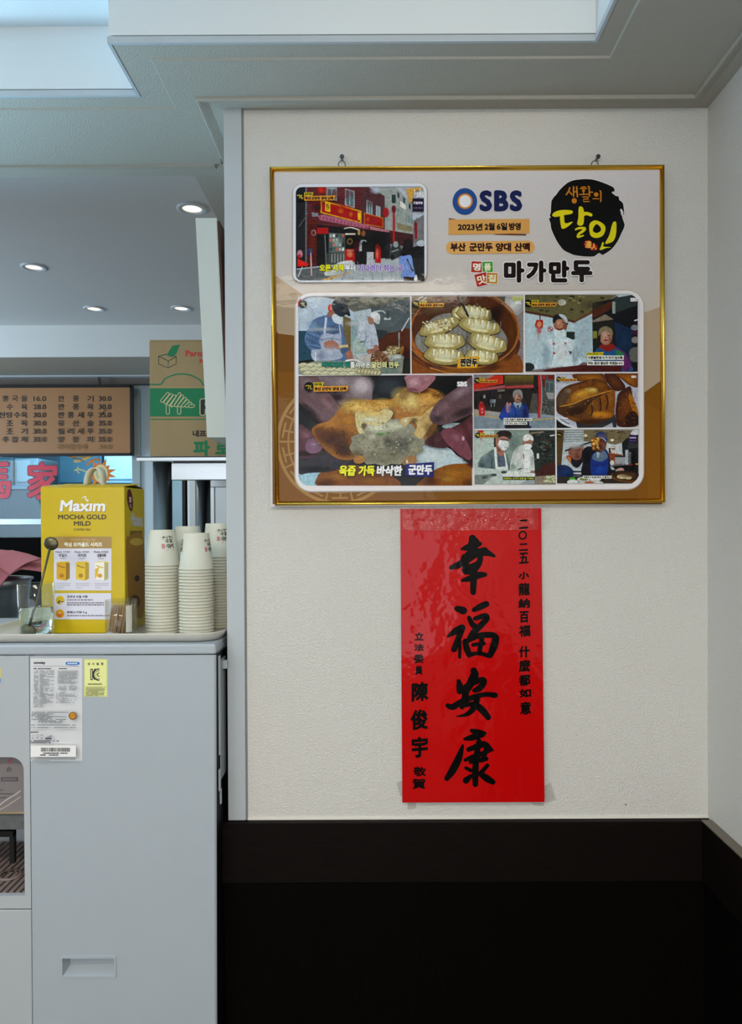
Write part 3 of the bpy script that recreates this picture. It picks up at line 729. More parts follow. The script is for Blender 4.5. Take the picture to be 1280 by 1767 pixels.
# cloth: draped sheet
b = MB(); nx, ny = 36, 22; vs = []
dcl = 2.2
def lerp(tab, x):
    for (a, b_), (c, d) in zip(tab, tab[1:]):
        if x <= c: return b_ + (d - b_) * max(0.0, (x - a)) / (c - a)
    return tab[-1][1]
RIDGE = [(-75, 962), (-40, 950), (0, 946), (15, 945), (40, 951), (68, 960), (110, 975)]
LOW = [(-75, 996), (-30, 1000), (0, 1008), (20, 1024), (34, 1006), (50, 988), (68, 979), (110, 986)]
FLAP = [(-75, 958), (-40, 955), (0, 966), (24, 990), (40, 977), (56, 967), (70, 963)]
def cl(u, v):
    # u 0..1 along x (left to right), v 0..1 from back edge over the top to the hanging tip in front
    px = -75 + 185 * u; x = XP(px, dcl); ridge = ZP(lerp(RIDGE, px), dcl)
    if v < 0.45:
        t = v / 0.45; y = dcl + 0.13 - 0.20 * t; z = ridge - 0.03 * (1 - t) ** 2 - 0.003 * math.sin(9 * u + 7 * t)
    else:
        t = (v - 0.45) / 0.55; y = dcl - 0.07 - 0.045 * math.sin(t * 1.5) + 0.010 * math.sin(u * 13 + t * 2) * t
        z = ridge - (ridge - ZP(lerp(LOW, px), dcl - 0.1)) * t
    return (x, y, z)
for j in range(ny + 1):
    for i in range(nx + 1): vs.append(cl(i / nx, j / ny))
fs = [(j * (nx + 1) + i, j * (nx + 1) + i + 1, (j + 1) * (nx + 1) + i + 1, (j + 1) * (nx + 1) + i) for j in range(ny) for i in range(nx)]
b.add(vs, fs, True)
o = b.build('cleaning_cloth', mat('pink_microfibre', '#b4707a', 0.9, bump=0.4, bscale=500), None)
sm = o.modifiers.new('thick', 'SOLIDIFY'); sm.thickness = 0.003
tag(o, 'folded dusty pink cleaning cloth draped over the steel bucket', 'cloth')
b = MB(); vs = []
def cl2(u, v):
    px = -75 + 145 * u; x = XP(px, dcl - 0.1); z0 = ZP(lerp(RIDGE, px) + 1, dcl - 0.08); z1 = ZP(lerp(FLAP, px), dcl - 0.12)
    return (x, dcl - 0.082 - 0.050 * math.sin(v * 1.6) + 0.004 * math.sin(u * 10), z0 + (z1 - z0) * v)
n2 = 16
for j in range(n2 + 1):
    for i in range(n2 + 1): vs.append(cl2(i / n2, j / n2))
b.add(vs, [(j * (n2 + 1) + i, j * (n2 + 1) + i + 1, (j + 1) * (n2 + 1) + i + 1, (j + 1) * (n2 + 1) + i) for j in range(n2) for i in range(n2)], True)
f2 = b.build('folded_flap', mat('pink_microfibre', '#b4707a', 0.9), o); f2.modifiers.new('thick', 'SOLIDIFY').thickness = 0.003
# ------------------------------------------------------------------ water and ice dispenser
D0 = 1.45
zl0 = ZP(1128, D0); zl1 = ZP(1110, D0)
M_white = mat('white_plastic', '#abb5be', 0.42, var=0.012, vscale=30)
M_white2 = mat('white_plastic_front', '#b3babf', 0.4)
xs_ = XP(48.5, D0); xrt = XP(367.5, D0); xrb = XP(363, D0)
wd_ = thing('water_dispenser', 'white standing water and ice dispenser carrying the cream tray', 'water dispenser', (-0.66, 1.7, 0))
# side panel with a hole for the pull
def vquad(mb_, x0, x1, z0, z1, y): mb_.add([(x0, y, z0), (x1, y, z0), (x1, y, z1), (x0, y, z1)], [(0, 1, 2, 3)])
hx0, hx1, hz0, hz1 = XP(98, D0), XP(194.5, D0), ZP(1689.5, D0), ZP(1652, D0)
zt_ = zl0 - 0.0012
def xr_at(z): return xrb + (xrt - xrb) * (z / zt_)
b = MB()
xa = xs_ + 0.0008
b.add([(xa, D0, 0.02), (xr_at(0.02), D0, 0.02), (xr_at(hz0), D0, hz0), (xa, D0, hz0)], [(0, 1, 2, 3)])
b.add([(xa, D0, hz1), (xr_at(hz1), D0, hz1), (xr_at(zt_), D0, zt_), (xa, D0, zt_)], [(0, 1, 2, 3)])
vquad(b, xa, hx0, hz0, hz1, D0); b.add([(hx1, D0, hz0), (xr_at(hz0), D0, hz0), (xr_at(hz1), D0, hz1), (hx1, D0, hz1)], [(0, 1, 2, 3)])
r = 0.004       # right flank with a small rounded corner
b.add([(xr_at(0.02), D0, 0.02), (xr_at(zt_), D0, zt_), (xrt + r * 0.7, D0 + r * 0.3, zt_), (xrb + r * 0.7, D0 + r * 0.3, 0.02), (xrt + r, D0 + r, zt_), (xrb + r, D0 + r, 0.02), (xrt + r, 1.845, zt_), (xrb + r, 1.845, 0.02)],
      [(0, 3, 2, 1), (3, 5, 4, 2)], True)
b.add([(xa, D0, 0.02), (xa, D0, zt_), (xa, D0 + 0.02, zt_), (xa, D0 + 0.02, 0.02)], [(0, 1, 2, 3)])
b.add([(xa, D0 + 0.02, zt_), (xrt + r, D0 + 0.02, zt_), (xrt + r, 1.845, zt_), (xa, 1.845, zt_)], [(0, 1, 2, 3)])
b.add([(xa, 1.845, 0.02), (xrb + r, 1.845, 0.02), (xrt + r, 1.845, zt_), (xa, 1.845, zt_)], [(0, 1, 2, 3)])
body = b.build('side_panel', M_white, wd_)
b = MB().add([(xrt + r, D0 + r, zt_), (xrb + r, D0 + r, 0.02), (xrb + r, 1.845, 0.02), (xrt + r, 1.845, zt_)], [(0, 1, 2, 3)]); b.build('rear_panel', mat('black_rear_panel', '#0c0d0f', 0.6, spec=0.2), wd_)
b = MB(); dp = D0 + 0.022; ii = 0.004
ins = [(hx0 + ii, hz0 + ii), (hx1 - ii, hz0 + ii), (hx1 - ii, hz1 - ii), (hx0 + ii, hz1 - ii)]
out = [(hx0, hz0), (hx1, hz0), (hx1, hz1), (hx0, hz1)]
back = [(hx0 + 0.010, hz0 + 0.014), (hx1 - ii - 0.002, hz0 + 0.014), (hx1 - ii - 0.002, hz1 - ii), (hx0 + 0.010, hz1 - ii)]
vs = [(x, D0 - 0.0016, z) for x, z in out] + [(x, D0 - 0.0016, z) for x, z in ins] + [(x, dp, z) for x, z in back] + [(x, D0 + 0.001, z) for x, z in out]
b.add(vs, [(i, (i + 1) % 4, 4 + (i + 1) % 4, 4 + i) for i in range(4)] + [(4 + i, 4 + (i + 1) % 4, 8 + (i + 1) % 4, 8 + i) for i in range(4)] + [(8, 9, 10, 11)] + [(12 + i, 12 + (i + 1) % 4, (i + 1) % 4, i) for i in range(4)])
b.build('recessed_pull', M_white, wd_)
# front section with the dispensing alcove
xl = -1.05; ax1 = XP(37, D0); ax0 = -0.93; az0, az1 = ZP(1546, D0), ZP(1305, D0)
xe = xs_ - 0.0008
rr = 0.026
b = MB()
arc = [(ax1 - rr + rr * math.cos(a), az1 - rr + rr * math.sin(a)) for a in [PI / 2 * k / 8 for k in range(9)]]
arc2 = [(ax0 + rr - rr * math.cos(a), az1 - rr + rr * math.sin(a)) for a in [PI / 2 * k / 8 for k in range(9)]]
def vpoly(pts, y): b.add([(x, y, z) for x, z in pts], [tuple(range(len(pts)))])
zs1 = ZP(1568.5, D0); zs2 = ZP(1571, D0)
vpoly([(xl, az1), (xe, az1), (xe, zt_), (xl, zt_)], D0)
vpoly([(ax1, az0), (xe, az0), (xe, az1), (ax1, az1)], D0); vpoly([(xl, az0), (ax0, az0), (ax0, az1), (xl, az1)], D0)
vpoly(arc + [(ax1, az1)], D0); vpoly(arc2 + [(ax0, az1)], D0)
vpoly([(xl, zs1), (xe, zs1), (xe, az0), (xl, az0)], D0)
rim = [(ax1, az0)] + arc + arc2[::-1] + [(ax0, az0)]
for i in range(len(rim)):
    p, q = rim[i], rim[(i + 1) % len(rim)]
    b.add([(p[0], D0, p[1]), (q[0], D0, q[1]), (q[0], D0 + 0.012, q[1]), (p[0], D0 + 0.012, p[1])], [(0, 1, 2, 3)])
b.add([(xe, D0, zs1), (xe, D0 + 0.02, zs1), (xe, D0 + 0.02, zt_), (xe, D0, zt_)], [(0, 1, 2, 3)])
b.add([(xl, D0, zs1), (xl, 1.845, zs1), (xl, 1.845, zt_), (xl, D0, zt_)], [(0, 1, 2, 3)])
b.build('front_section', M_white2, wd_)
b = MB().box(xl, xe, D0, 1.845, 0.02, zs2); b.build('lower_panel', M_white2, wd_, bevel=0.002)
MB().box(xl + 0.02, xrb - 0.02, D0 + 0.02, 1.83, 0.0, 0.022).build('plinth', M_black, wd_)
# alcove interior
al = MB().box(-0.95, xe - 0.002, 1.70, 1.72, az0 - 0.02, az1 + 0.03); al.box(xe - 0.006, xe - 0.002, D0 + 0.02, 1.70, az0 - 0.02, az1 + 0.03); al.box(-0.95, xe, D0 + 0.013, 1.72, az1 + 0.001, az1 + 0.03)
alc = al.build('alcove', mat('alcove_grey', '#c3cace', 0.5), wd_)
d1 = 1.475
za, zb_ = ZP(1400, d1), ZP(1302, d1)
bp_ = MB().box(-0.93, xe - 0.008, d1, d1 + 0.02, za, zb_ + 0.0).build('splash_panel', mat('taupe_panel', '#807a7c', 0.35), wd_)
MB().box(-0.93, xe - 0.008, d1 - 0.004, d1 + 0.02, za - 0.0022, za).build('gilt_edge', mat('pale_gold', '#c8b48c', 0.3, metal=0.5), wd_)
MB().box(-0.93, xe - 0.008, d1 + 0.004, d1 + 0.10, ZP(1432, d1), za - 0.0025).build('spout_housing', mat('grey_housing', '#5f6264', 0.45, var=0.2, vscale=60), wd_)
for px in (13,):
    MB().box(XP(11, 1.52), XP(19, 1.52), 1.52, 1.53, ZP(1490, 1.52), ZP(1432, 1.52)).build('lever', M_black, wd_)
    MB().box(XP(-30, 1.52), XP(19, 1.52), 1.515, 1.53, ZP(1442, 1.52), ZP(1432, 1.52)).build('lever', M_black, wd_)
pr = Print((0, d1, 1), (0, -1, 0), 0.0002).zoom(0, 1280, 5.89)
pr.curve([(78, 190), (95, 182), (112, 170), (125, 172), (118, 192), (100, 208), (85, 205)], '#a04850'); pr.rect(78, 222, 118, 232, '#8a5a60')
pr.stroke([(68, 300), (82, 262), (94, 250), (106, 265), (120, 300), (68, 300)], '#4a4548', 6, smooth=False); pr.rect(80, 270, 90, 290, '#4a4548'); pr.rect(98, 270, 108, 290, '#4a4548')
pr.rect(10, 358, 184, 402, '#4c484b')
for i in range(26): pr.rect(24 + i * 5.6, 366, 24 + i * 5.6 + (2.2, 3.4, 1.6)[i % 3], 394, '#7e797b')
for y, x1 in ((490, 38), (528, 140), (566, 70)): pr.rect(0, y - 4, x1, y + 4, '#4f4b4e')
pr.stroke([(0, 640), (80, 580), (150, 540), (205, 500)], '#a8a2a2', 14); pr.stroke([(0, 690), (90, 640), (205, 560)], '#9b8f86', 16)
pr.build('printing', print_mat('panel_ink', 0.4, 0, 1), bp_)
zg = ZP(1545, D0)
M_slat = mat('brown_slat', '#8a7a75', 0.45)
for i in range(24):
    x = ax1 + 0.010 - i * 0.0135
    MB().box(x - 0.0088, x, D0 + 0.014, 1.69, zg - 0.006, zg).build('grille_slat', M_slat, wd_)
MB().box(-0.93, xe - 0.008, D0 + 0.014, 1.69, zg - 0.03, zg - 0.012).build('drip_tray', M_black, wd_)
MB().lathe([(0.018, 0.0), (0.024, 0.0), (0.024, 0.003), (0.018, 0.003)], (XP(7, 1.52), 1.53, zg), 28).build('cup_ring', M_slat, wd_)
# lid
b = MB().box(xl, XP(371.5, D0), D0 - 0.003, 1.845, zl0, zl1); lid = b.build('lid', M_white, wd_, bevel=0.004)
# fittings on the flank beside the wall
xf = xrt + r
MB().box(xf, xf + 0.0035, 1.468, 1.478, ZP(1303, 1.47), ZP(1131, 1.47)).build('cover_edge', M_white, wd_, bevel=0.001)
MB().box(xf, xf + 0.0030, 1.480, 1.53, ZP(1348, 1.47), ZP(1140, 1.47)).build('rear_cover', mat('grey_blue_cover', '#8d979c', 0.5), wd_, bevel=0.001)
MB().box(xf, xf + 0.0035, 1.464, 1.474, ZP(1364, 1.47), ZP(1327, 1.47)).build('cover_edge', M_white, wd_, bevel=0.001)
MB().box(xf, xf + 0.0035, 1.474, 1.482, ZP(1390, 1.47), ZP(1364, 1.47)).build('cover_edge', M_white, wd_, bevel=0.001)
MB().box(xf, xf + 0.0120, 1.498, 1.510, ZP(1153, 1.5), ZP(1139, 1.5)).build('clip', M_white, wd_, bevel=0.001)
# rating label on the side panel
pr = Print((0, D0, 1), (0, -1, 0), 0.00025).zoom(45, 1125, 8.0)
LG = '#c6c8cb'; INKC = '#3a3d44'
pr.rect(60, 85, 775, 1500, LG)
pr.text('coway', 104, 138, 270, 176, '#23262c', 3.4)
pr.curve([(548, 158), (556, 140), (640, 137), (726, 140), (738, 158), (726, 176), (640, 179), (556, 176)], '#1d63b4', 4); 
for i in range(7): pr.rect(572 + i * 20, 150, 586 + i * 20, 166, '#cfe0f0')
pr.rect(600, 184, 700, 190, '#7d93b8'); pr.rect(104, 192, 736, 198, '#7b7d83')
rnd = random.Random(3)
def dashes(x0, x1, y, h, c=INKC, dens=0.8):
    x = x0
    while x < x1:
        l = rnd.uniform(8, 26); e = min(x + l, x1)
        if rnd.random() < dens: pr.rect(x, y, e, y + h, c)
        x = e + rnd.uniform(2, 5)
GR = '#83868c'
dashes(104, 346, 222, 15, '#2c2e34', 0.95); dashes(440, 566, 222, 13, '#2c2e34', 0.95)
y = 252
while y < 760:
    dashes(110, 176, y, 9, GR, 0.85); dashes(190, rnd.choice([240, 300, 330, 390, 390]), y, 9, GR, 0.9)
    if rnd.random() < 0.5: pr.rect(186, y + 13, 392, y + 14.5, '#a5a7ab')
    y += 17
y = 252
while y < 430: dashes(450, rnd.choice([640, 700, 728, 728]), y, 9, GR, 0.93); y += 15
for yy in (455, 472, 489, 506): dashes(460 + (3 * (489 - yy)) % 20, 572, yy, 10, GR); dashes(610, 716, yy, 10, GR)
y = 545
while y < 690: dashes(434, 462, y, 9, GR); dashes(474, rnd.choice([560, 600, 690, 725]), y, 9, GR); y += 17
pr.rect(104, 792, 700, 795, '#a5a7ab')
for yy, a, c in ((812, 104, 606), (834, 100, 400), (853, 100, 340), (872, 100, 578), (890, 186, 378), (910, 100, 580), (930, 196, 534), (948, 196, 520), (984, 98, 720), (1020, 98, 360), (1020, 420, 720)):
    dashes(a, c, yy, 11, '#6b6e76', 0.9)
pr.rect(98, 1050, 724, 1054, '#9a9ca1')
pr.ell(670, 864, 54, 54, '#a8701c', '#7d4d10'); pr.ell(670, 862, 38, 38, '#c18a2a'); pr.stroke([(655, 868), (668, 850), (686, 852), (678, 870)], '#6b3f0c', 6)
dashes(96, 200, 1080, 14, '#2c2e34', 0.95)
for xx in (108, 175, 232): 
    for yy in range(1120, 1185, 12): dashes(xx, xx + 32, yy, 7, GR)
pr.poly([(296, 1184), (296, 1160), (330, 1146), (360, 1130), (382, 1126), (382, 1184)], '#8b8e94'); pr.rect(296, 1168, 382, 1184, '#33363c')
dashes(96, 484, 1200, 14, '#2c2e34', 0.95); dashes(96, 376, 1222, 14, '#2c2e34', 0.95)
pr.rect(100, 1268, 718, 1424, '#dfe2e5')
x = 238
while x < 636:
    wv = rnd.choice([2.5, 4, 6, 9]); pr.rect(x, 1298, min(x + wv, 636), 1352, '#26282c'); x += wv + rnd.choice([2.5, 4, 6])
dashes(270, 608, 1364, 15, '#2c2e34', 0.95); dashes(232, 480, 1390, 15, '#2c2e34', 0.95)
dashes(98, 118, 1440, 13, '#2c2e34', 1.0); dashes(128, 714, 1438, 10, GR, 0.95); dashes(128, 714, 1452, 10, GR, 0.95); dashes(128, 352, 1466, 8, GR, 0.95)
pr.build('rating_label', print_mat('label_ink', 0.35, 0, 1), wd_)
pr = Print((0, D0, 1), (0, -1, 0), 0.00025).zoom(45, 1125, 8.0)
YL = '#d6da92'
pr.rect(798, 96, 1124, 618, YL)
for r4 in ((804, 102, 1116, 106), (804, 606, 1116, 610), (804, 102, 808, 610), (1112, 102, 1116, 610)): pr.rect(*r4, '#8f935c')
for i, ch in enumerate('검사필증'):
    xx = 848 + i * 62; pr.text(ch, xx, 146, xx + 34, 182, '#3a3c26', 1.6)
pr.stroke([(905, 232), (905, 388)], '#23261c', 34, cap=False); pr.stroke([(905, 244), (905, 376)], YL, 12, cap=False)
pr.stroke([(1014, 244), (975, 250), (945, 285), (940, 315), (950, 350), (980, 375), (1014, 378)], '#23261c', 34, cap=False)
pr.stroke([(922, 300), (958, 232)], '#23261c', 24, cap=False); pr.stroke([(922, 322), (952, 380)], '#23261c', 24, cap=False)
pr.stroke([(1014, 246), (978, 252), (952, 287), (948, 313), (956, 345), (984, 368), (1014, 373)], YL, 10, cap=False)
pr.stroke([(1014, 290), (990, 296), (980, 312), (990, 328), (1014, 333)], '#23261c', 12, cap=False)
dashes(854, 1048, 434, 18, '#6b6e48', 0.95)
pr.rect(806, 476, 1114, 480, '#8f935c')
for yy in range(486, 600, 11): dashes(836, rnd.choice([1000, 1080, 1090]), yy, 7, '#8d9068', 0.95)
pr.rect(806, 486, 830, 604, '#c3c87c')
pr.build('safety_label', print_mat('label_ink', 0.35, 0, 1), wd_)
pr = Print((0, D0, 1), (0, -1, 0), 0.00025)
pr.rect(-16, 1153, 1.2, 1178, '#c9c23a'); pr.rect(-16, 1170, 1.2, 1178, '#3f74b8'); pr.build('small_label', print_mat('label_ink', 0.35, 0, 1), wd_)

# ------------------------------------------------------------------ cream tray
TX0, TX1, TY0, TY1 = -0.835, -0.3165, 1.462, 1.80
ZTR = zl1 + 0.0006
def rrect(x0, x1, y0, y1, r, n=8):
    out = []
    for cx, cy, a0 in ((x1 - r, y0 + r, -PI / 2), (x1 - r, y1 - r, 0), (x0 + r, y1 - r, PI / 2), (x0 + r, y0 + r, PI)):
        for k in range(n + 1): a = a0 + PI / 2 * k / n; out.append((cx + r * math.cos(a), cy + r * math.sin(a)))
    return out
b = MB(); loops = []
for inset, z in ((0.020, 0), (0.010, 0.001), (0.003, 0.010), (-0.0, 0.0165), (0.0, 0.0185), (0.003, 0.0185), (0.006, 0.0150), (0.013, 0.0055), (0.022, 0.0038)):
    loops.append([(x, y, ZTR + z) for x, y in rrect(TX0 + inset, TX1 - inset, TY0 + inset, TY1 - inset, 0.052 - inset * 0.6)])
n = len(loops[0]); vs = [p for l in loops for p in l]
fs = [(i * n + k, i * n + (k + 1) % n, (i + 1) * n + (k + 1) % n, (i + 1) * n + k) for i in range(len(loops) - 1) for k in range(n)]
b.add(vs, fs, True); b.add(loops[0], [tuple(range(n))[::-1]]); b.add(loops[-1], [tuple(range(n))])
M_tray = mat('cream_melamine', '#c9c8c0', 0.3, var=0.05, vscale=300)
tag(b.build('serving_tray', M_tray, None), 'speckled cream serving tray on top of the water dispenser', 'tray')
ZF = ZTR + 0.0040

# ------------------------------------------------------------------ yellow coffee carton
DC = 1.562
cx0, cx1 = XP(70, DC), XP(215, DC); cz1 = ZP(838, DC); cyb = DC + 0.135
cx1b = XP(249.5, cyb); cx0b = cx0 + (cx1b - cx1)
cc = thing('coffee_carton', 'yellow coffee mix carton with white paper handle on the tray', 'carton', ((cx0 + cx1) / 2, DC + 0.07, ZF))
M_yel = mat('yellow_carton', '#d0b400', 0.32, var=0.04, vscale=10, bump=0.06, bscale=160, stretch=(0.2, 0.2, 1), bdist=0.0006)
b = MB().add([(cx0, DC, ZF), (cx1, DC, ZF), (cx1b, cyb, ZF), (cx0b, cyb, ZF), (cx0, DC, cz1), (cx1, DC, cz1), (cx1b, cyb, cz1), (cx0b, cyb, cz1)],
             [(3, 2, 1, 0), (4, 5, 6, 7), (0, 1, 5, 4), (1, 2, 6, 5), (2, 3, 7, 6), (3, 0, 4, 7)])
b.build('carton_body', M_yel, cc, bevel=0.0018)
M_yeld = mat('carton_inside', '#8c7a1c', 0.6)
ym = DC + 0.07
b = MB().add([(cx0 + 0.002, DC + 0.001, cz1 + 0.0005), (cx1 - 0.002, DC + 0.001, cz1 + 0.0005), (cx1 + 0.012, ym, cz1 + 0.008), (cx0 + 0.030, ym, cz1 + 0.009),
              (cx0 + 0.002, DC + 0.001, cz1 + 0.002), (cx1 - 0.002, DC + 0.001, cz1 + 0.002), (cx1 + 0.012, ym, cz1 + 0.0095), (cx0 + 0.030, ym, cz1 + 0.0105)],
             [(3, 2, 1, 0), (4, 5, 6, 7), (0, 1, 5, 4), (1, 2, 6, 5), (2, 3, 7, 6), (3, 0, 4, 7)])
b.build('top_flap', M_yel, cc)
b = MB().add([(cx1b - 0.003, cyb - 0.001, cz1 + 0.0005), (cx0b + 0.003, cyb - 0.001, cz1 + 0.0005), (cx0 + 0.040, ym - 0.012, cz1 + 0.006), (cx1 + 0.006, ym - 0.012, cz1 + 0.0045),
              (cx1b - 0.003, cyb - 0.001, cz1 + 0.002), (cx0b + 0.003, cyb - 0.001, cz1 + 0.002), (cx0 + 0.040, ym - 0.012, cz1 + 0.0075), (cx1 + 0.006, ym - 0.012, cz1 + 0.006)],
             [(3, 2, 1, 0), (4, 5, 6, 7), (0, 1, 5, 4), (1, 2, 6, 5), (2, 3, 7, 6), (3, 0, 4, 7)])
b.build('top_flap', M_yeld, cc)
# paper strap handle: a ribbon loop
b = MB(); hcx = XP(164, DC + 0.05); vs = []
ring_ = []
for k in range(17):
    a = PI * k / 16; ring_.append((hcx - 0.016 * math.cos(a) + 0.004 * math.sin(a), cz1 + 0.004 + 0.010 + 0.030 * math.sin(a) ** 0.75))
ring_ = [(hcx - 0.0165, cz1 + 0.003)] + ring_ + [(hcx + 0.022, cz1 + 0.003)]
for k, (x, z) in enumerate(ring_):
    off = 0.010 * k / len(ring_)
    vs += [(x, DC + 0.028 + off, z), (x + 0.006, DC + 0.052 + off, z)]
b.add(vs, [(2 * i, 2 * i + 1, 2 * i + 3, 2 * i + 2) for i in range(len(ring_) - 1)], True)
o = b.build('strap_handle', mat('white_strap', '#dcdcd2', 0.6), cc); o.modifiers.new('thick', 'SOLIDIFY').thickness = 0.0012
pr = Print((0, DC, 1), (0, -1, 0), 0.00015).zoom(50, 820, 6.095)
SH = '#7d5a10'
pr.text('Maxım', 331, 268, 805, 387, SH, 4.5, shear=0.10); pr.text('Maxım', 325, 262, 799, 381, '#dcdce2', 5.0, '#f2f0ea', 1.0, shear=0.10)
pr.stroke([(556, 250), (575, 228), (600, 232), (596, 252), (625, 268), (600, 275)], '#dcdce2', [4, 9, 11, 12, 12, 4])
pr.text('MOCHA GOLD', 306, 414, 815, 465, '#3f3208', 2.2); pr.text('MILD', 472, 483, 650, 531, '#3f3208', 2.2); pr.text('COFFEE MIX', 470, 560, 648, 584, '#6e5a10', 0.9)
pr.rect(262, 645, 868, 770, '#9c7c40'); pr.text('한국인이 사랑하는 커피', 440, 668, 700, 694, '#bda26a', 0.5); pr.text('맥심 모카골드 시리즈', 372, 705, 770, 752, '#e8e0cf', 2.0)
pr.rect(262, 770, 868, 1212, '#cccbd8')
for i, (nm, c_, e_) in enumerate((('마일드', '#c79a08', '#8f6a04'), ('라이트', '#d1b32a', '#a88a18'), ('심플라떼', '#dedccf', '#a59a60'))):
    x = 278 + i * 202
    pr.text('Maxim', x, 797, x + 70, 816, '#57545c', 1.0); pr.text('모카골드', x + 80, 797, x + 160, 816, '#6b6870', 0.9)
    pr.text(nm, x + 36, 824, x + 128, 862, '#44424a', 1.4); pr.rect(x + 50, 872, x + 112, 880, '#8b8992')
    pr.poly([(x + 14, 918), (x + 112, 912), (x + 112, 1108), (x + 14, 1092)], c_); pr.poly([(x + 112, 912), (x + 152, 922), (x + 152, 1085), (x + 112, 1108)], e_)
    pr.poly([(x + 14, 918), (x + 50, 906), (x + 152, 908), (x + 152, 922), (x + 112, 912)], '#d9c43c'); pr.stroke([(x + 30, 950), (x + 60, 962), (x + 100, 972)], '#8a5a14' if i < 2 else '#c9a020', 10)
    pr.ell(x + 66, 1056, 24, 22, '#a87414' if i < 2 else '#c98c1c')
    if i == 2: pr.poly([(x + 14, 990), (x + 60, 960), (x + 40, 1060), (x + 14, 1088)], '#d2ac10')
    for yy, ll in ((1134, 150), (1154, 145), (1178, 70)): pr.rect(x + 12, yy, x + 12 + ll, yy + 8, '#aeadba')
pr.rect(262, 1240, 868, 1515, '#cccbd8')
pr.ell(330, 1315, 46, 48, '#c9a90c'); pr.poly([(300, 1340), (322, 1312), (345, 1330), (372, 1326), (352, 1350), (318, 1348)], '#4b3a3a'); pr.stroke([(330, 1335), (345, 1348), (362, 1338)], '#e8e4e0', 8)
pr.ell(328, 1456, 46, 46, '#d79a14'); pr.ell(328, 1470, 30, 24, '#d8701c'); pr.stroke([(318, 1452), (325, 1442), (335, 1452)], '#e9cfae', 7)
pr.text('코코넛 오일 사용', 402, 1262, 620, 1290, '#3d3c44', 1.4); pr.text('트랜스지방 0 g', 402, 1428, 612, 1456, '#3d3c44', 1.4)
for yy, x1 in ((1305, 676), (1335, 792), (1356, 792), (1470, 850)):
    x = 404
    while x < x1: l = rnd.uniform(10, 34); pr.rect(x, yy, min(x + l, x1), yy + 12, '#6a6974'); x += l + 6
pr.build('front_printing', print_mat('carton_gloss_ink', 0.3, 0, 1, mott=0.03), cc)
sn = Vector((cyb - DC, -(cx1b - cx1), 0)).normalized()
pr = Print((cx1, DC, 1.4), sn, 0.00015).zoom(50, 820, 6.095)
pr.ell(1063, 262, 30, 118, '#5c1410', rot=-0.10); pr.text('20', 1050, 228, 1076, 285, '#d8c8b8', 1.4); pr.text('개입', 1054, 300, 1078, 345, '#aa8888', 0.8)
pr.text('Maxım', 1072, 395, 1192, 535, '#b9b4b4', 3.5, shear=0.0, slope=0.06); pr.rect(1060, 585, 1190, 640, '#7a5c10')
pr.curve([(1020, 690), (1060, 640), (1200, 660), (1210, 1400), (1150, 1500), (1060, 1420), (1030, 1000)], '#9c6f0c'); pr.ell(1135, 1085, 26, 34, '#3d2408'); pr.ell(1130, 700, 70, 40, '#c9a83c')
pr.ell(1110, 1330, 60, 70, '#5a3408')
pr.build('side_printing', print_mat('carton_gloss_ink', 0.3, 0, 1, mott=0.03), cc)

# ------------------------------------------------------------------ glass of water with a long spoon
M_glass = thin_glass('clear_glass', (0.95, 0.97, 0.965), 0.9)
gx, gy = XP(60.5, 1.51), 1.512
g = thing('drinking_glass', 'clear tumbler half full of water holding the long spoon', 'glass', (gx, gy, ZF))
hg = ZP(1004, 1.512) - ZF
MB().lathe([(0.0001, 0), (0.0315, 0), (0.0335, 0.004), (0.0370, hg - 0.001), (0.0362, hg), (0.0352, hg - 0.001), (0.0315, 0.010), (0.0001, 0.009)], (gx, gy, ZF), 40).build('tumbler', M_glass, g)
hw = ZP(1046, 1.512) - ZF
MB().lathe([(0.0001, 0.0095), (0.0312, 0.0105), (0.0312 + 0.0037 * (hw - 0.01) / (hg - 0.01) - 0.0003, hw), (0.0001, hw)], (gx, gy, ZF), 36).build('water', mat('water', '#eef4ea', 0.0, trans=1.0, ior=1.33), g)
top = W(88, 938, 1.500); bot = Vector((gx - 0.012, gy - 0.004, ZF + 0.016))
s_ = thing('long_spoon', 'long dull metal spoon standing bowl-up in the water glass', 'spoon', bot)
M_spoon = mat('dull_spoon', '#5f5b45', 0.35, metal=0.85)
ax = (top - bot).normalized()
sd = ax.cross(Vector((0, 1, 0))).normalized(); fn = sd.cross(ax).normalized()
if fn.y > 0: fn = -fn
MB().tube([bot + ax * 0.012, bot + ax * 0.06, top - ax * 0.010], [0.0021, 0.0019, 0.0024], 10).build('handle', M_spoon, s_)
def bowl(c, ra, rb_, depth, nm):
    b = MB(); vs = [c + fn * depth]; n = 24; R = 5
    for r_ in range(1, R + 1):
        t = r_ / R
        for k in range(n):
            a = 2 * PI * k / n; vs.append(c + ax * (rb_ * t * math.sin(a)) + sd * (ra * t * math.cos(a)) + fn * (depth * (1 - t * t)))
    fs = [(0, 1 + k, 1 + (k + 1) % n) for k in range(n)]
    for r_ in range(R - 1): fs += [(1 + r_ * n + k, 1 + r_ * n + (k + 1) % n, 1 + (r_ + 1) * n + (k + 1) % n, 1 + (r_ + 1) * n + k) for k in range(n)]
    o = b.add(vs, fs, True).build(nm, M_spoon, s_); o.modifiers.new('thick', 'SOLIDIFY').thickness = 0.0010; return o
bowl(top, 0.0155, 0.0138, 0.004, 'bowl'); bowl(bot + ax * 0.004, 0.0125, 0.011, 0.003, 'stirrer_disc')

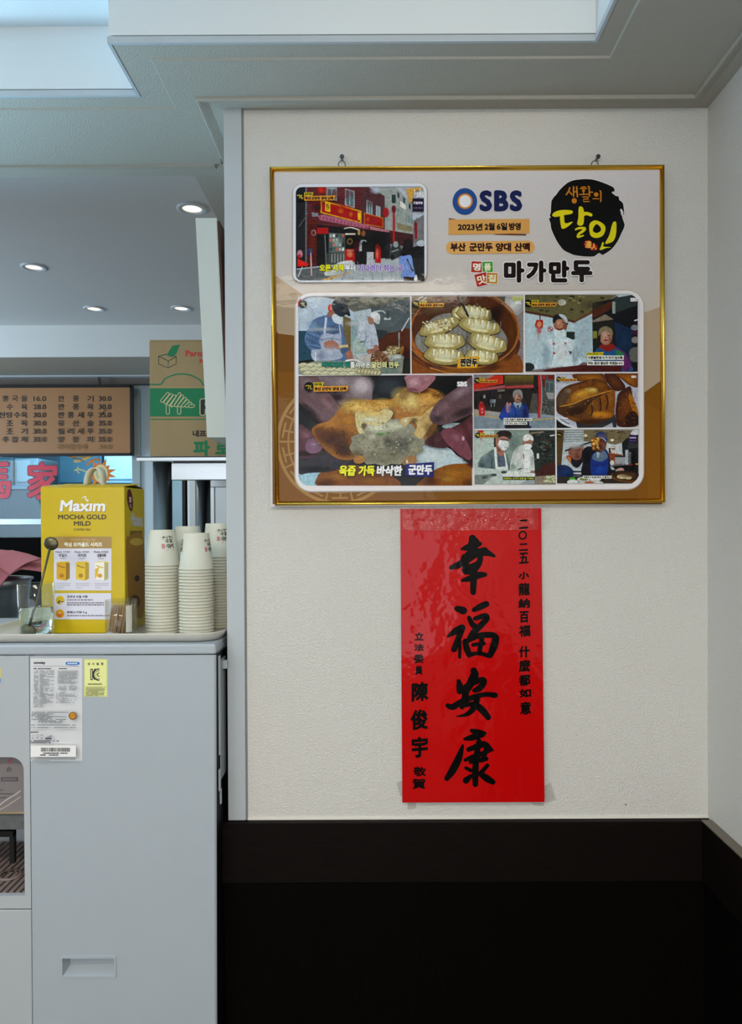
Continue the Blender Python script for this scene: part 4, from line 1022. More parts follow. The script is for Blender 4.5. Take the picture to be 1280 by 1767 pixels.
# ------------------------------------------------------------------ toothpick jar and toothpicks
jx, jy = XP(207, 1.505), 1.508
jr = 0.0318; jh = ZP(1033, 1.505) - ZF
j = thing('toothpick_jar', 'clear plastic jar of toothpicks in front of the coffee carton', 'jar', (jx, jy, ZF))
MB().lathe([(0.0001, 0), (jr - 0.001, 0), (jr, 0.001), (jr, jh), (jr - 0.0016, jh), (jr - 0.0016, 0.003), (0.0001, 0.003)], (jx, jy, ZF), 40).build('jar_body', thin_glass('clear_acrylic', (0.96, 0.96, 0.94), 0.7), j)
b = MB(); vs = []
for k in range(8):
    a = -0.95 + 0.42 * k / 7
    for z in (0.014, jh - 0.010): vs.append((jx + (jr + 0.0004) * math.cos(a), jy + (jr + 0.0004) * math.sin(a), ZF + z))
b.add(vs, [(2 * k, 2 * k + 2, 2 * k + 3, 2 * k + 1) for k in range(7)], True).build('paper_label', mat('paper_label', '#cfd0c6', 0.6), j)
M_pick = mat('birch', '#b99a78', 0.7, var=0.15, vscale=50)
Lp = 0.0665
pk = MB().tube([(0, 0, 0), (0, 0, 0.004), (0, 0, Lp - 0.004), (0, 0, Lp)], [0.0002, 0.00095, 0.00095, 0.0002], 6)
proto = pk.build('toothpick', M_pick, None, org=(0, 0, 0))
rp = random.Random(11); cnt = 0; used = []
while cnt < 60:
    a, rad = rp.uniform(0, 2 * PI), 0.026 * math.sqrt(rp.random())
    p = Vector((rad * math.cos(a), rad * math.sin(a), 0))
    if any((p - u).length < 0.0021 for u in used): 
        if rp.random() < 0.97: continue
    lean = Vector((0.012 + 0.004 * rp.uniform(-1, 1), 0.002 * rp.uniform(-1, 1), 0)); q = p - Vector((0.006, 0, 0)) ; tp = q + lean
    if q.length > 0.0285 or tp.length > 0.0285: continue
    used.append(p)
    dirv = Vector((lean.x, lean.y, math.sqrt(Lp * Lp - lean.length ** 2))).normalized()
    o = proto if cnt == 0 else proto.copy()
    if cnt: C.objects.link(o)
    o.location = (jx + q.x, jy + q.y, ZF + 0.0035); o.rotation_euler = dirv.to_track_quat('Z', 'Y').to_euler()
    tag(o, 'thin birch toothpick standing in the clear plastic jar', 'toothpick', 'toothpicks in the plastic jar'); cnt += 1
# small crumpled sachet in front of the jar
b = MB(); n = 12; vs = []; sx0, sx1 = XP(170, 1.484), XP(213, 1.484)
for jj in range(7):
    for i in range(n + 1):
        u, v = i / n, jj / 6
        vs.append((sx0 + (sx1 - sx0) * u, 1.4815 + 0.022 * v, ZF + 0.001 + 0.0135 * math.sin(PI * v) ** 0.8 * math.sin(PI * min(1, u * 1.15)) ** 0.9 + 0.0012 * math.sin(u * 19 + v * 5)))
b.add(vs, [(jj * (n + 1) + i, jj * (n + 1) + i + 1, (jj + 1) * (n + 1) + i + 1, (jj + 1) * (n + 1) + i) for jj in range(6) for i in range(n)], True)
o = b.build('sugar_sachet', mat('sachet_film', '#cdd3dc', 0.25, var=0.1, vscale=90), None); o.modifiers.new('thick', 'SOLIDIFY').thickness = 0.0006
tag(o, 'small pale crumpled sachet lying on the tray by the toothpick jar', 'sachet')

# ------------------------------------------------------------------ stacked paper cups
RH, RB, CH, PT = 0.0368, 0.0272, 0.0770, 0.0066
cp = MB().lathe([(RB - 0.003, CH - 0.0045), (RB - 0.0015, CH - 0.004), (RB - 0.001, CH), (RB, CH), (RB + 0.0003, CH - 0.001), (RH - 0.0012, 0.0028), (RH - 0.0002, 0.0028), (RH + 0.0006, 0.0016), (RH - 0.0002, 0.0002),
                 (RH - 0.0012, 0.0006), (RB + 0.0003 - 0.0003 + 0.0006, CH - 0.006)], (0, 0, 0), 36)
cp.lathe([(0.0001, CH - 0.005), (RB + 0.0004, CH - 0.005)], (0, 0, 0), 36)
M_cup = mat('paper_cup_white', '#d8d8c8', 0.55, var=0.02, vscale=40)
cup0 = cp.build('paper_cup', M_cup, None, org=(0, 0, 0)); first = [True]
def cup_print(base, ang):
    """brush lettering wrapped round the cup wall, angle in radians from the camera side"""
    ctr = Vector(base)
    def mp(u, v, lift):
        z = CH - 0.012 - v; rad = RB + (RH - RB) * (CH - z) / CH + 0.0002 + lift; a = -PI / 2 + ang + u / 0.031
        return ctr + Vector((rad * math.cos(a), rad * math.sin(a), z))
    q = Print(None, None, 0.0, mp); q.k = 6600.0
    K = '#15161a'
    for pts, wd in [([(-60, 30), (-30, 12), (-42, 48)], 9), ([(-30, 12), (0, 34)], 8), ([(12, 8), (16, 44)], 8), ([(30, 20), (60, 6), (52, 44)], 9), ([(60, 6), (84, 30)], 8), ([(92, 4), (96, 46)], 8),
                    ([(-8, 64), (24, 58), (14, 100)], 9), ([(-12, 84), (30, 78)], 8), ([(44, 62), (80, 54), (66, 96)], 10), ([(40, 92), (96, 78)], 8), ([(60, 66), (92, 110)], 8),
                    ([(0, 138), (40, 122), (30, 176)], 10), ([(-4, 158), (50, 146)], 8), ([(62, 124), (58, 176)], 10), ([(58, 150), (84, 140)], 8), ([(92, 118), (100, 178)], 10), ([(70, 132), (110, 124)], 7)]:
        q.stroke(pts, K, wd)
    q.poly([(-62, 118), (-26, 118), (-26, 176), (-62, 176)], '#b05058')
    for y in (132, 148, 164): q.stroke([(-56, y), (-32, y)], '#d8c0b8', 4)
    q.rect(0, 206, 120, 211, '#b9727a')
    return q
ORD = ['topmost', 'second', 'third', 'fourth', 'fifth', 'sixth', 'seventh', 'eighth', 'ninth', 'tenth', 'eleventh', 'twelfth', 'thirteenth', 'fourteenth', 'fifteenth', 'sixteenth', 'seventeenth', 'eighteenth', 'nineteenth', 'twentieth', 'twenty-first', 'twenty-second', 'twenty-third', 'twenty-fourth', 'twenty-fifth']
def stack(px, d, n, where, lab_top, grp, ang):
    x = XP(px, d)
    for k in range(n):
        if first[0]: o = cup0; first[0] = False
        else: o = cup0.copy(); C.objects.link(o)
        jx_ = 0.0
        o.location = (x + jx_, d, ZF + 0.0002 + k * PT)
        tag(o, lab_top if k == n - 1 else '%s white paper cup from the top of the %s' % (ORD[n - 1 - k], where), 'paper cup', grp)
        if k == n - 1:
            ORG[o.name] = Vector(o.location)
            for a in ang: cup_print(o.location, a).build('brush_lettering', print_mat('cup_ink', 0.5, 0, 1), o)
stack(280, 1.572, 23, 'stack beside the coffee carton', 'topmost white paper cup of the stack beside the coffee carton', 'paper cups stacked beside the coffee carton', [0.55])
stack(338, 1.545, 22, 'stack standing between the other stacks', 'topmost white paper cup of the stack between the others, lettering turned aside', 'paper cups in the middle stack', [1.15, -1.35])
stack(376, 1.655, 25, 'stack against the wall end', 'topmost white paper cup with lettering on the stack by the wall end', 'paper cups stacked by the wall end', [0.45])
stack(324, 1.672, 24, 'mostly hidden rear stack', 'topmost white paper cup peeping out behind the other stacks', 'paper cups in the hidden rear stack', [])
# ------------------------------------------------------------------ framed broadcast poster, leaning slightly forward from its two screws
dT, dB_ = 1.4935, 1.5045
A = W(465, 288, dT); B_ = W(1146, 284.5, dT); Cc = W(1147.5, 867.5, dB_); Dd = W(474, 872.5, dB_)
po = (A + B_ + Cc + Dd) / 4
ux = ((B_ - A) + (Cc - Dd)).normalized(); pn = ux.cross((A - Dd) + (B_ - Cc)).normalized()
if pn.y > 0: pn = -pn
def onp(px, py, lift=0.0):
    r_ = ray(px, py); return CAM + r_ * ((po - CAM).dot(pn) / r_.dot(pn)) + pn * lift
fp = thing('framed_poster', 'gold framed television-feature poster of dumpling photographs hanging on the white wall', 'poster', (po.x, po.y, min(Dd.z, Cc.z)))
M_gold = mat('polished_gold', '#d9ae48', 0.25, metal=1.0)
O = [onp(465, 288), onp(1146, 284.5), onp(1147.5, 867.5), onp(474, 872.5)]
def inset(q, a):
    c = (q[0] + q[1] + q[2] + q[3]) / 4; out = []
    for i in range(4):
        p, n_, l = q[i], q[(i + 1) % 4], q[i - 1]
        out.append(p + (n_ - p).normalized() * a + (l - p).normalized() * a)
    return out
# moulding: half-round profile swept round the four sides, one piece per side
prof = [(0, -0.010), (0, 0.001), (0.0015, 0.0030), (0.0035, 0.0040), (0.0055, 0.0036), (0.0068, 0.0022), (0.0075, 0.0020), (0.0088, 0.0006), (0.0088, -0.010)]
rings = [[p + pn * h for p in inset(O, a)] for a, h in prof]
k = len(prof)
for sd_ in range(4):
    vs = []
    for c in (sd_, (sd_ + 1) % 4): vs += [rings[q][c] for q in range(k)]
    fs = [(q, q + 1, k + q + 1, k + q) for q in range(k - 1)] + [tuple(range(k)), tuple(range(2 * k - 1, k - 1, -1))]
    MB().add(vs, fs, True).build('frame_side', M_gold, fp)
I = inset(O, 0.0085)
b = MB().add([p - pn * 0.003 for p in I] + [p - pn * 0.0085 for p in I], [(0, 1, 2, 3), (7, 6, 5, 4), (0, 4, 5, 1), (1, 5, 6, 2), (2, 6, 7, 3), (3, 7, 4, 0)])
b.build('backing', mat('poster_board', '#d8d5d2', 0.5), fp)
# screws and hanging eyes
for px in (589.5, 1027):
    c = onp(px, 283, -0.004)
    pts = [c + Vector((0.007 * math.cos(a), 0, 0.0085 * math.sin(a))) for a in [2 * PI * i / 16 for i in range(17)]]
    MB().tube(pts, 0.0010, 8, caps=False).build('hanging_eye', M_steeld, fp)
    s_ = W(px + 1, 276.5, DW)
    m_ = MB(); m_.tube([(s_.x, DW + 0.0005, s_.z), (s_.x, DW - 0.014, s_.z), (s_.x, DW - 0.016, s_.z)], [0.002, 0.002, 0.0045], 10); m_.tube([(s_.x, DW - 0.016, s_.z), (s_.x, DW - 0.0185, s_.z)], [0.005, 0.0035], 12)
    tag(m_.build('wall_screw', M_steeld, None), 'small steel screw holding the poster eye near the street-shop photograph' if px < 800 else 'small steel screw holding the poster eye above the round black emblem', 'screw')

PM = print_mat('poster_ink', 0.45, 0.14, 38, mott=0.03, spec=0.08, bdist=0.003, coat=0.28)
PH = print_mat('photo_ink', 0.45, 0.14, 38, mott=0.24, spec=0.08, bdist=0.003, coat=0.28, mscale=170, soft=True)
def sl(x): return -(x - 810) * 0.0072
def pl(lift): return Print(po, pn, lift - 0.003)
def photo():
    q = pl(0.0012); q.soft = 0.9; q.gain = 1.06; q.gam = 1.22; return q
# ---- ground of the poster
g = pl(0.0002); g.clip = None
def quad(x0, y0, x1, y1, c): g.poly([(x0, y0 + sl(x0)), (x1, y0 + sl(x1)), (x1, y1 + sl(x1)), (x0, y1 + sl(x0))], c)
quad(466, 287, 1147, 872, '#c3bfc0')
g.grad(470, 292, 1143, 560, '#c2bec0', '#b9b0a6', 12)
g.poly([(468, 470), (540, 520), (640, 600), (700, 870), (470, 870)], '#a08a70')
g.poly([(468, 560), (480, 575), (520, 580), (1143, 640), (1143, 870), (470, 870)], '#6b430e')
g.poly([(468, 640), (1143, 664), (1144, 868), (474, 872)], '#754a10')
g.poly([(1105, 700), (1143, 655), (1144, 868), (1100, 868)], '#7a4d10')
g.poly([(1108, 540), (1143, 528), (1143, 655), (1108, 680)], '#a8947c')
for i in range(7): g.poly([(1108 + i * 5, 690 + i * 3), (1112 + i * 5, 690 + i * 3), (1126 + i * 3, 866), (1120 + i * 3, 866)], '#805214')
g.poly([(468, 490), (512, 517), (512, 575), (470, 566)], '#9c8870')
# fretwork medallion at lower left
MC, mr_ = (585, 762), 106
RC = '#98743c'
g.stroke([(MC[0] + mr_ * math.cos(a), MC[1] + mr_ * math.sin(a)) for a in [2 * PI * i / 40 for i in range(41)]], RC, 5.5)
g.stroke([(MC[0] + (mr_ - 18) * math.cos(a), MC[1] + (mr_ - 18) * math.sin(a)) for a in [2 * PI * i / 40 for i in range(41)]], RC, 3)
for i in range(14):
    a = 2 * PI * i / 14
    def pt(da, rr_): return (MC[0] + rr_ * math.cos(a + da), MC[1] + rr_ * math.sin(a + da))
    g.stroke([pt(0, mr_), pt(0, mr_ - 28)], RC, 3.2); g.stroke([pt(0.08, mr_ - 8), pt(0.34, mr_ - 8)], RC, 3.2); g.stroke([pt(0.20, mr_ - 8), pt(0.20, mr_ - 24)], RC, 3.2)
# rounded panels (tan halo, then white)
def rr_pts(x0, y0, x1, y1, r_, n=7):
    out = []
    for cx, cy, a0 in ((x1 - r_, y0 + r_, -PI / 2), (x1 - r_, y1 - r_, 0), (x0 + r_, y1 - r_, PI / 2), (x0 + r_, y0 + r_, PI)):
        for q in range(n + 1): a = a0 + PI / 2 * q / n; x, y = cx + r_ * math.cos(a), cy + r_ * math.sin(a); out.append((x, y + sl(x)))
    return out
def rpanel(P_, x0, y0, x1, y1, r_, c): P_.poly(rr_pts(x0, y0, x1, y1, r_), c)
rpanel(g, 503.5, 314, 738, 487.5, 16, '#a89a8a'); rpanel(g, 505.5, 316, 736, 485.5, 15, '#cfd2da')
rpanel(g, 507.5, 501, 1112, 848, 30, '#b3a594'); rpanel(g, 510, 503.5, 1109.5, 846, 28, '#d9d4d4')
g.build('printed_ground', PM, fp)

# ---- frames and captions that lie over the photographs
def ring(P_, i0, o0, c):
    a, b2 = rr_pts(*i0), rr_pts(*o0); n = len(a); cc_ = P_.col(c)
    for i in range(n): P_.raw([a[i], a[(i + 1) % n], b2[(i + 1) % n], b2[i]], cc_)
    P_.step()
def badge(P_, x, y, s_=1.0, name='부산 군만두 양대 산맥'):
    """programme badge: black seal, small green tab and yellow caption bar"""
    P_.ell(x, y, 7.6 * s_, 7.6 * s_, '#15150f'); P_.stroke([(x - 5 * s_, y - 1.5 * s_), (x, y - 1.8 * s_), (x - 1 * s_, y + 2.6 * s_)], '#b9a83c', 1.4 * s_); P_.stroke([(x + 2.6 * s_, y - 2.5 * s_), (x + 2.6 * s_, y + 3 * s_), (x + 5 * s_, y + 3 * s_)], '#b9a83c', 1.3 * s_)
    P_.poly([(x + 7 * s_, y - 6.8 * s_), (x + 23 * s_, y - 7 * s_), (x + 21 * s_, y - 1 * s_), (x + 7 * s_, y - 0.6 * s_)], '#c9b93c')
    P_.text('은둔식달', x + 8 * s_, y - 6 * s_, x + 20 * s_, y - 1.8 * s_, '#3c3410', 0.22 * s_)
    P_.poly([(x + 7 * s_, y - 0.8 * s_), (x + 61 * s_, y - 1.6 * s_), (x + 58 * s_, y + 6.8 * s_), (x + 7 * s_, y + 7.4 * s_)], '#d19a3a')
    P_.text(name, x + 8.5 * s_, y + 0.4 * s_, x + 57 * s_, y + 5.9 * s_, '#241608', 0.35 * s_)

# ================= street photograph
p = photo().zoom(500, 310, 5.12); p.clip = (510, 322.5, 732, 485)
p.rect(40, 50, 1200, 900, '#8d929a'); p.poly([(700, 60), (1200, 60), (1200, 420), (760, 420)], '#b3b9c4')
p.poly([(780, 60), (930, 60), (1080, 210), (1085, 480), (830, 500), (800, 300)], '#9da3a0'); p.poly([(850, 440), (1090, 480), (1090, 600), (850, 560)], '#4e2a2c')
for i in range(6): x = 950 + i * 24; p.poly([(x, 250 + i * 16), (x + 16, 262 + i * 16), (x + 16, 325 + i * 14), (x, 315 + i * 14)], '#6f8a90')
for x, y in ((950, 105), (1000, 150), (1050, 205)): p.poly([(x, y), (x + 18, y + 16), (x + 18, y + 60), (x, y + 45)], '#3d4a52')
p.poly([(975, 185), (1025, 225), (1025, 270), (975, 235)], '#d8d4cc'); p.poly([(950, 380), (1080, 410), (1080, 460), (950, 435)], '#8c8468'); p.rect(900, 130, 935, 205, '#3e4a44')
p.poly([(1090, 360), (1200, 300), (1200, 560), (1090, 560)], '#7d7a7c'); p.poly([(1100, 370), (1125, 380), (1125, 520), (1105, 520)], '#8a1e22')
p.poly([(140, 60), (690, 60), (830, 140), (840, 480), (140, 480)], '#6a3236'); p.poly([(630, 70), (690, 62), (835, 140), (838, 330), (640, 300)], '#5e3a3e')
for y in range(90, 470, 24): p.stroke([(150, y), (620, y + 20)], '#5a2a2e', 3, smooth=False)
p.rect(45, 60, 140, 900, '#2b2a2e'); p.rect(136, 60, 150, 830, '#77787a')
for q in ([(322, 66), (416, 66), (416, 185), (322, 170)], [(486, 75), (572, 100), (572, 250), (486, 225)], [(676, 175), (730, 195), (730, 315), (676, 300)], [(760, 225), (800, 240), (800, 335), (760, 325)]):
    p.poly(q, '#a9b3b8'); xa_, xb_ = q[0][0], q[1][0]
    p.poly([(xa_ + 12, q[0][1] + 14), ((xa_ + xb_) / 2 - 4, q[0][1] + 20), ((xa_ + xb_) / 2 - 4, q[2][1] - 14), (xa_ + 12, q[3][1] - 10)], '#5b7078'); p.poly([((xa_ + xb_) / 2 + 4, q[0][1] + 22), (xb_ - 10, q[1][1] + 14), (xb_ - 10, q[2][1] - 12), ((xa_ + xb_) / 2 + 4, q[2][1] - 16)], '#5f7a80')
p.poly([(270, 175), (632, 275), (632, 385), (270, 292)], '#d8a820'); p.poly([(282, 188), (622, 284), (622, 374), (282, 284)], '#a81c10')
p.ell(450, 270, 34, 40, '#c8781c', '#a81c10', 0.4); p.ell(540, 305, 24, 34, '#c07018', '#a81c10'); p.poly([(312, 190), (358, 204), (358, 286), (312, 274)], '#e0c018'); p.text('만두', 320, 205, 350, 270, '#5a3a10', 1); p.poly([(600, 285), (625, 292), (625, 360), (600, 355)], '#e0b818')
p.poly([(655, 290), (826, 335), (826, 425), (655, 395)], '#c08018'); p.poly([(662, 298), (820, 342), (820, 418), (662, 388)], '#a01c12'); p.ell(690, 350, 20, 26, '#c8581c', '#a01c12')
p.poly([(240, 60), (320, 60), (322, 120), (250, 130)], '#b83018'); p.ell(275, 95, 34, 34, '#d84020', '#a02010'); p.ell(848, 290, 24, 42, '#a8242a')
p.poly([(250, 320), (300, 310), (700, 405), (695, 435), (262, 355)], '#b06a80'); 
for i in range(14): p.stroke([(268 + i * 31, 322 + i * 7), (264 + i * 31, 350 + i * 6)], '#8a4a60', 4)
p.poly([(705, 410), (880, 450), (878, 468), (712, 440)], '#b87a84'); p.poly([(190, 290), (250, 280), (250, 325), (200, 330)], '#8b8c92'); p.curve([(200, 210), (265, 200), (265, 280), (210, 285)], '#6b1e24'); p.ell(238, 245, 22, 28, '#3b1218')
p.poly([(150, 350), (240, 360), (240, 820), (150, 830)], '#6a2820')
for y in range(400, 820, 20): p.stroke([(150, y), (240, y)], '#4a1a16', 3)
p.ell(210, 470, 18, 24, '#c8b0b0'); p.ell(210, 470, 12, 17, '#7a2018')
p.poly([(240, 400), (880, 470), (880, 700), (600, 750), (240, 790)], '#1c1618'); p.rect(240, 425, 340, 480, '#b01c18'); p.rect(238, 482, 332, 780, '#0e0f14'); p.stroke([(310, 490), (322, 760)], '#6b6e72', 8)
p.poly([(345, 470), (490, 480), (490, 650), (345, 645)], '#66706e')
for i in range(5):
    for j_ in range(4): p.rect(352 + i * 27, 482 + j_ * 40, 372 + i * 27, 510 + j_ * 40, ['#a8b0ac', '#3d4444', '#c86a5a', '#d4d8d4', '#556a6c'][(i * 3 + j_ * 2) % 5])
p.poly([(330, 650), (490, 650), (490, 740), (330, 750)], '#4c5250'); 
for i in range(5): p.rect(365 + i * 26, 655, 378 + i * 26, 735, '#8b908c')
p.stroke([(480, 435), (540, 425), (620, 450)], '#d8d4c8', 5); p.rect(490, 475, 580, 490, '#d8cfc0'); p.ell(530, 548, 24, 26, '#c8a468'); p.ell(530, 548, 13, 14, '#5b3018')
p.rect(600, 445, 622, 490, '#b08a58'); p.ell(650, 478, 16, 26, '#8a5a3a')
p.poly([(60, 790), (500, 740), (900, 690), (1200, 700), (1200, 900), (60, 900)], '#a9b0b4'); p.poly([(60, 800), (360, 770), (420, 800), (300, 890), (60, 890)], '#62686a'); p.poly([(280, 888), (520, 815), (540, 822), (330, 892)], '#c8a050')
for i in range(9): p.stroke([(520 + i * 70, 740 + i * 4), (460 + i * 90, 890)], '#98a0a6', 3)
p.poly([(485, 615), (578, 610), (580, 725), (488, 720)], '#b81818'); p.ell(530, 660, 22, 26, '#c87858'); p.text('산동만두', 500, 620, 565, 636, '#e0a890', 0.6); p.poly([(755, 590), (775, 570), (800, 600), (802, 738), (755, 735)], '#b8221c'); p.ell(772, 655, 10, 45, '#d86a50')
for x, y, s_, c, l in ((600, 540, 1.0, '#6a1a20', '#2b1c22'), (650, 530, 1.05, '#c3c6ca', '#1a1a20'), (708, 530, 1.15, '#16161b', '#b6b6ba'), (862, 555, 0.7, '#2a2c34', '#1f2026')):
    p.ell(x, y - 4, 15 * s_, 18 * s_, '#1c1614'); p.curve([(x - 26 * s_, y + 20), (x, y + 8), (x + 28 * s_, y + 22), (x + 34 * s_, y + 100 * s_), (x - 30 * s_, y + 100 * s_)], c); p.poly([(x - 24 * s_, y + 98 * s_), (x + 26 * s_, y + 98 * s_), (x + 24 * s_, y + 212 * s_), (x + 4, y + 212 * s_), (x, y + 130 * s_), (x - 4, y + 212 * s_), (x - 24 * s_, y + 212 * s_)], l)
p.curve([(640, 570), (672, 560), (676, 690), (668, 740), (648, 740)], '#17171c')
p.stroke([(918, 262), (918, 550)], '#b01828', 14); p.ell(917, 262, 16, 30, '#7a1820'); p.curve([(890, 700), (900, 600), (930, 560), (975, 600), (980, 660), (950, 690)], '#3a3f40'); p.ell(935, 575, 20, 26, '#98a0a0'); p.ell(905, 690, 18, 20, '#16181a'); p.stroke([(900, 640), (960, 620)], '#8a9294', 8)
p.poly([(1085, 600), (1200, 570), (1200, 900), (1080, 900)], '#1b1c24'); p.ell(1160, 565, 40, 26, '#b5bcc4'); p.poly([(1080, 690), (1190, 710), (1190, 890), (1075, 880)], '#2e3034')
p.curve([(1000, 600), (1020, 540), (1045, 525), (1070, 545), (1088, 640), (1080, 705), (1000, 700), (968, 680)], '#171316'); p.curve([(966, 690), (1010, 680), (1068, 676), (1085, 760), (1098, 870), (1000, 880), (985, 800)], '#7f9ad0'); p.poly([(1005, 860), (1100, 865), (1100, 900), (1005, 900)], '#3a1c20'); p.stroke([(1035, 705), (1075, 790), (1090, 810)], '#15161c', 8); p.curve([(1100, 870), (1115, 845), (1125, 880), (1115, 895), (1100, 892)], '#d8dce0')
p.ell(180, 640, 26, 34, '#2c3a7a'); p.ell(186, 628, 10, 14, '#2f7a4a'); p.stroke([(186, 650), (192, 850)], '#c8a8a8', 8); p.poly([(70, 700), (165, 745), (160, 765), (68, 772)], '#d02a18'); p.stroke([(110, 775), (75, 860)], '#c8c8c8', 5); p.ell(90, 660, 22, 34, '#b8808a'); p.ell(85, 680, 12, 16, '#a82838')
p.curve([(380, 780), (440, 735), (540, 720), (556, 740), (548, 770), (430, 800)], '#c8ccce'); p.curve([(315, 815), (400, 805), (410, 840), (320, 850)], '#c0c2bc'); p.stroke([(80, 420), (130, 350), (160, 300)], '#6a6a6c', 4)
p.poly([(1025, 90), (1160, 72), (1165, 85), (1085, 110), (1085, 190), (1060, 215)], '#c8a050'); p.stroke([(1100, 85), (1105, 140)], '#d8c8a0', 6); p.stroke([(1150, 75), (1152, 140)], '#d8c8a0', 6); p.text('SBS', 1118, 118, 1184, 160, '#e2e2e2', 2.0)
p.rect(1082, 170, 1182, 285, '#2a1238'); p.text('오늘방송', 1090, 196, 1174, 222, '#d8d0e0', 1.0); p.text('17회 예고', 1092, 246, 1172, 264, '#8a7aa0', 0.5)
p.glows([(450, 130, 180, 70, '#84464a', 0.6), (240, 160, 90, 80, '#7a3a3e', 0.6), (720, 200, 90, 60, '#6e484c', 0.6), (560, 560, 150, 90, '#0c0a0c', 0.6), (780, 560, 90, 90, '#101014', 0.6), (800, 800, 220, 50, '#c0c6ca', 0.7), (560, 850, 160, 30, '#b6bcc0', 0.6), (450, 250, 150, 40, '#c42a18', 0.5), (200, 560, 50, 160, '#843426', 0.5), (1000, 330, 80, 90, '#b8bcb8', 0.5), (1040, 780, 40, 70, '#9cb4e2', 0.6), (420, 560, 60, 60, '#a8b4b0', 0.5), (760, 100, 60, 40, '#c8cedc', 0.6)])
p.text('오픈 시작', 262, 752, 480, 815, '#e6d820', 3.2, '#2a2a18', 2.4); p.text('부터', 488, 752, 580, 812, '#e8e8e8', 3.0, '#2a2a30', 2.4); p.text('기다려야 하는 곳', 600, 752, 1000, 820, '#8e74b4', 2.8, '#e4e0ea', 2.6)
p.zoom(); badge(p, 518, 340, 1.0)
p.build('photo_street', PH, fp)

# ================= two cooks folding dumplings
p = photo().zoom(505, 505, 6.095); p.clip = (514, 512, 708.5, 648)
p.rect(40, 30, 1250, 890, '#a9b9c8'); p.poly([(40, 30), (560, 40), (640, 190), (620, 700), (40, 720)], '#b4c2cf'); p.poly([(290, 40), (760, 40), (660, 200), (590, 165), (450, 70)], '#5e5c50'); p.poly([(440, 40), (1240, 40), (1240, 120), (820, 165), (640, 200), (570, 130)], '#64685e')
p.poly([(640, 200), (820, 165), (830, 420), (640, 440)], '#b2bcc2'); p.poly([(820, 150), (1240, 60), (1240, 440), (860, 460)], '#5b6468'); p.stroke([(850, 200), (940, 190), (970, 215)], '#b8bcbc', 9); p.rect(960, 262, 1030, 284, '#c8d0d2'); p.rect(990, 190, 1015, 270, '#47504f')
p.poly([(530, 240), (610, 270), (610, 620), (530, 560)], '#7a6a48'); p.poly([(612, 280), (700, 300), (690, 660), (612, 640)], '#8fa4a8'); p.poly([(60, 400), (160, 400), (320, 560), (300, 740), (60, 740)], '#2e5468'); p.poly([(60, 720), (260, 690), (260, 740), (60, 750)], '#15191c')
p.poly([(880, 440), (1240, 390), (1240, 870), (950, 760), (880, 600)], '#562c1c'); p.curve([(880, 560), (1000, 460), (1240, 380), (1240, 640), (1000, 620)], '#5e3220'); p.stroke([(1225, 265), (1145, 400)], '#c0c6c8', 9); p.stroke([(1118, 420), (1118, 560)], '#9aa39c', 10); p.poly([(850, 380), (1000, 400), (960, 470), (870, 500)], '#3a4246')
# cook on the left
p.curve([(375, 205), (440, 180), (445, 250), (420, 300), (360, 270)], '#9c6e5c'); p.ell(392, 160, 20, 36, '#c02a1c'); p.ell(402, 160, 10, 22, '#d88a80')
p.curve([(180, 360), (220, 285), (350, 240), (430, 290), (520, 350), (540, 450), (570, 570), (560, 720), (250, 720), (200, 620), (140, 540), (130, 470)], '#5d7698'); p.curve([(130, 460), (180, 370), (230, 420), (330, 500), (340, 590), (230, 610), (150, 545)], '#6b87a8')
for q in ([(150, 430), (230, 470), (320, 510)], [(140, 480), (220, 520), (300, 560)], [(170, 560), (240, 575), (310, 590)], [(260, 300), (250, 380), (280, 440)]): p.stroke(q, '#4a6284', 9)
p.curve([(415, 250), (440, 225), (520, 250), (515, 320), (470, 325), (430, 300)], '#c7d0d8'); p.curve([(410, 130), (440, 80), (500, 55), (555, 75), (580, 150), (600, 240), (560, 225), (520, 252), (460, 225), (425, 175)], '#323c44'); p.curve([(560, 180), (590, 200), (600, 244), (560, 222)], '#22292f'); p.ell(480, 90, 34, 26, '#4e5a62', '#323c44')
p.poly([(340, 255), (362, 262), (345, 430), (322, 425)], '#c6ccd8'); p.poly([(482, 335), (494, 340), (512, 460), (500, 470)], '#c6ccd8'); p.curve([(330, 430), (420, 440), (500, 445), (510, 600), (500, 690), (240, 718), (200, 610), (300, 590), (280, 500)], '#aab2c4'); p.stroke([(300, 500), (400, 480), (500, 500)], '#8b94a8', 10); p.stroke([(240, 625), (240, 720)], '#d8dce0', 10)
p.curve([(330, 530), (380, 505), (440, 510), (480, 550), (500, 600), (440, 580), (420, 615), (350, 590)], '#a87868'); p.poly([(475, 555), (580, 545), (585, 575), (490, 585)], '#c8b48a'); p.curve([(540, 620), (590, 610), (650, 665), (620, 715), (580, 700), (560, 650)], '#a87060'); p.curve([(505, 590), (560, 580), (580, 610), (520, 640)], '#4d6688')
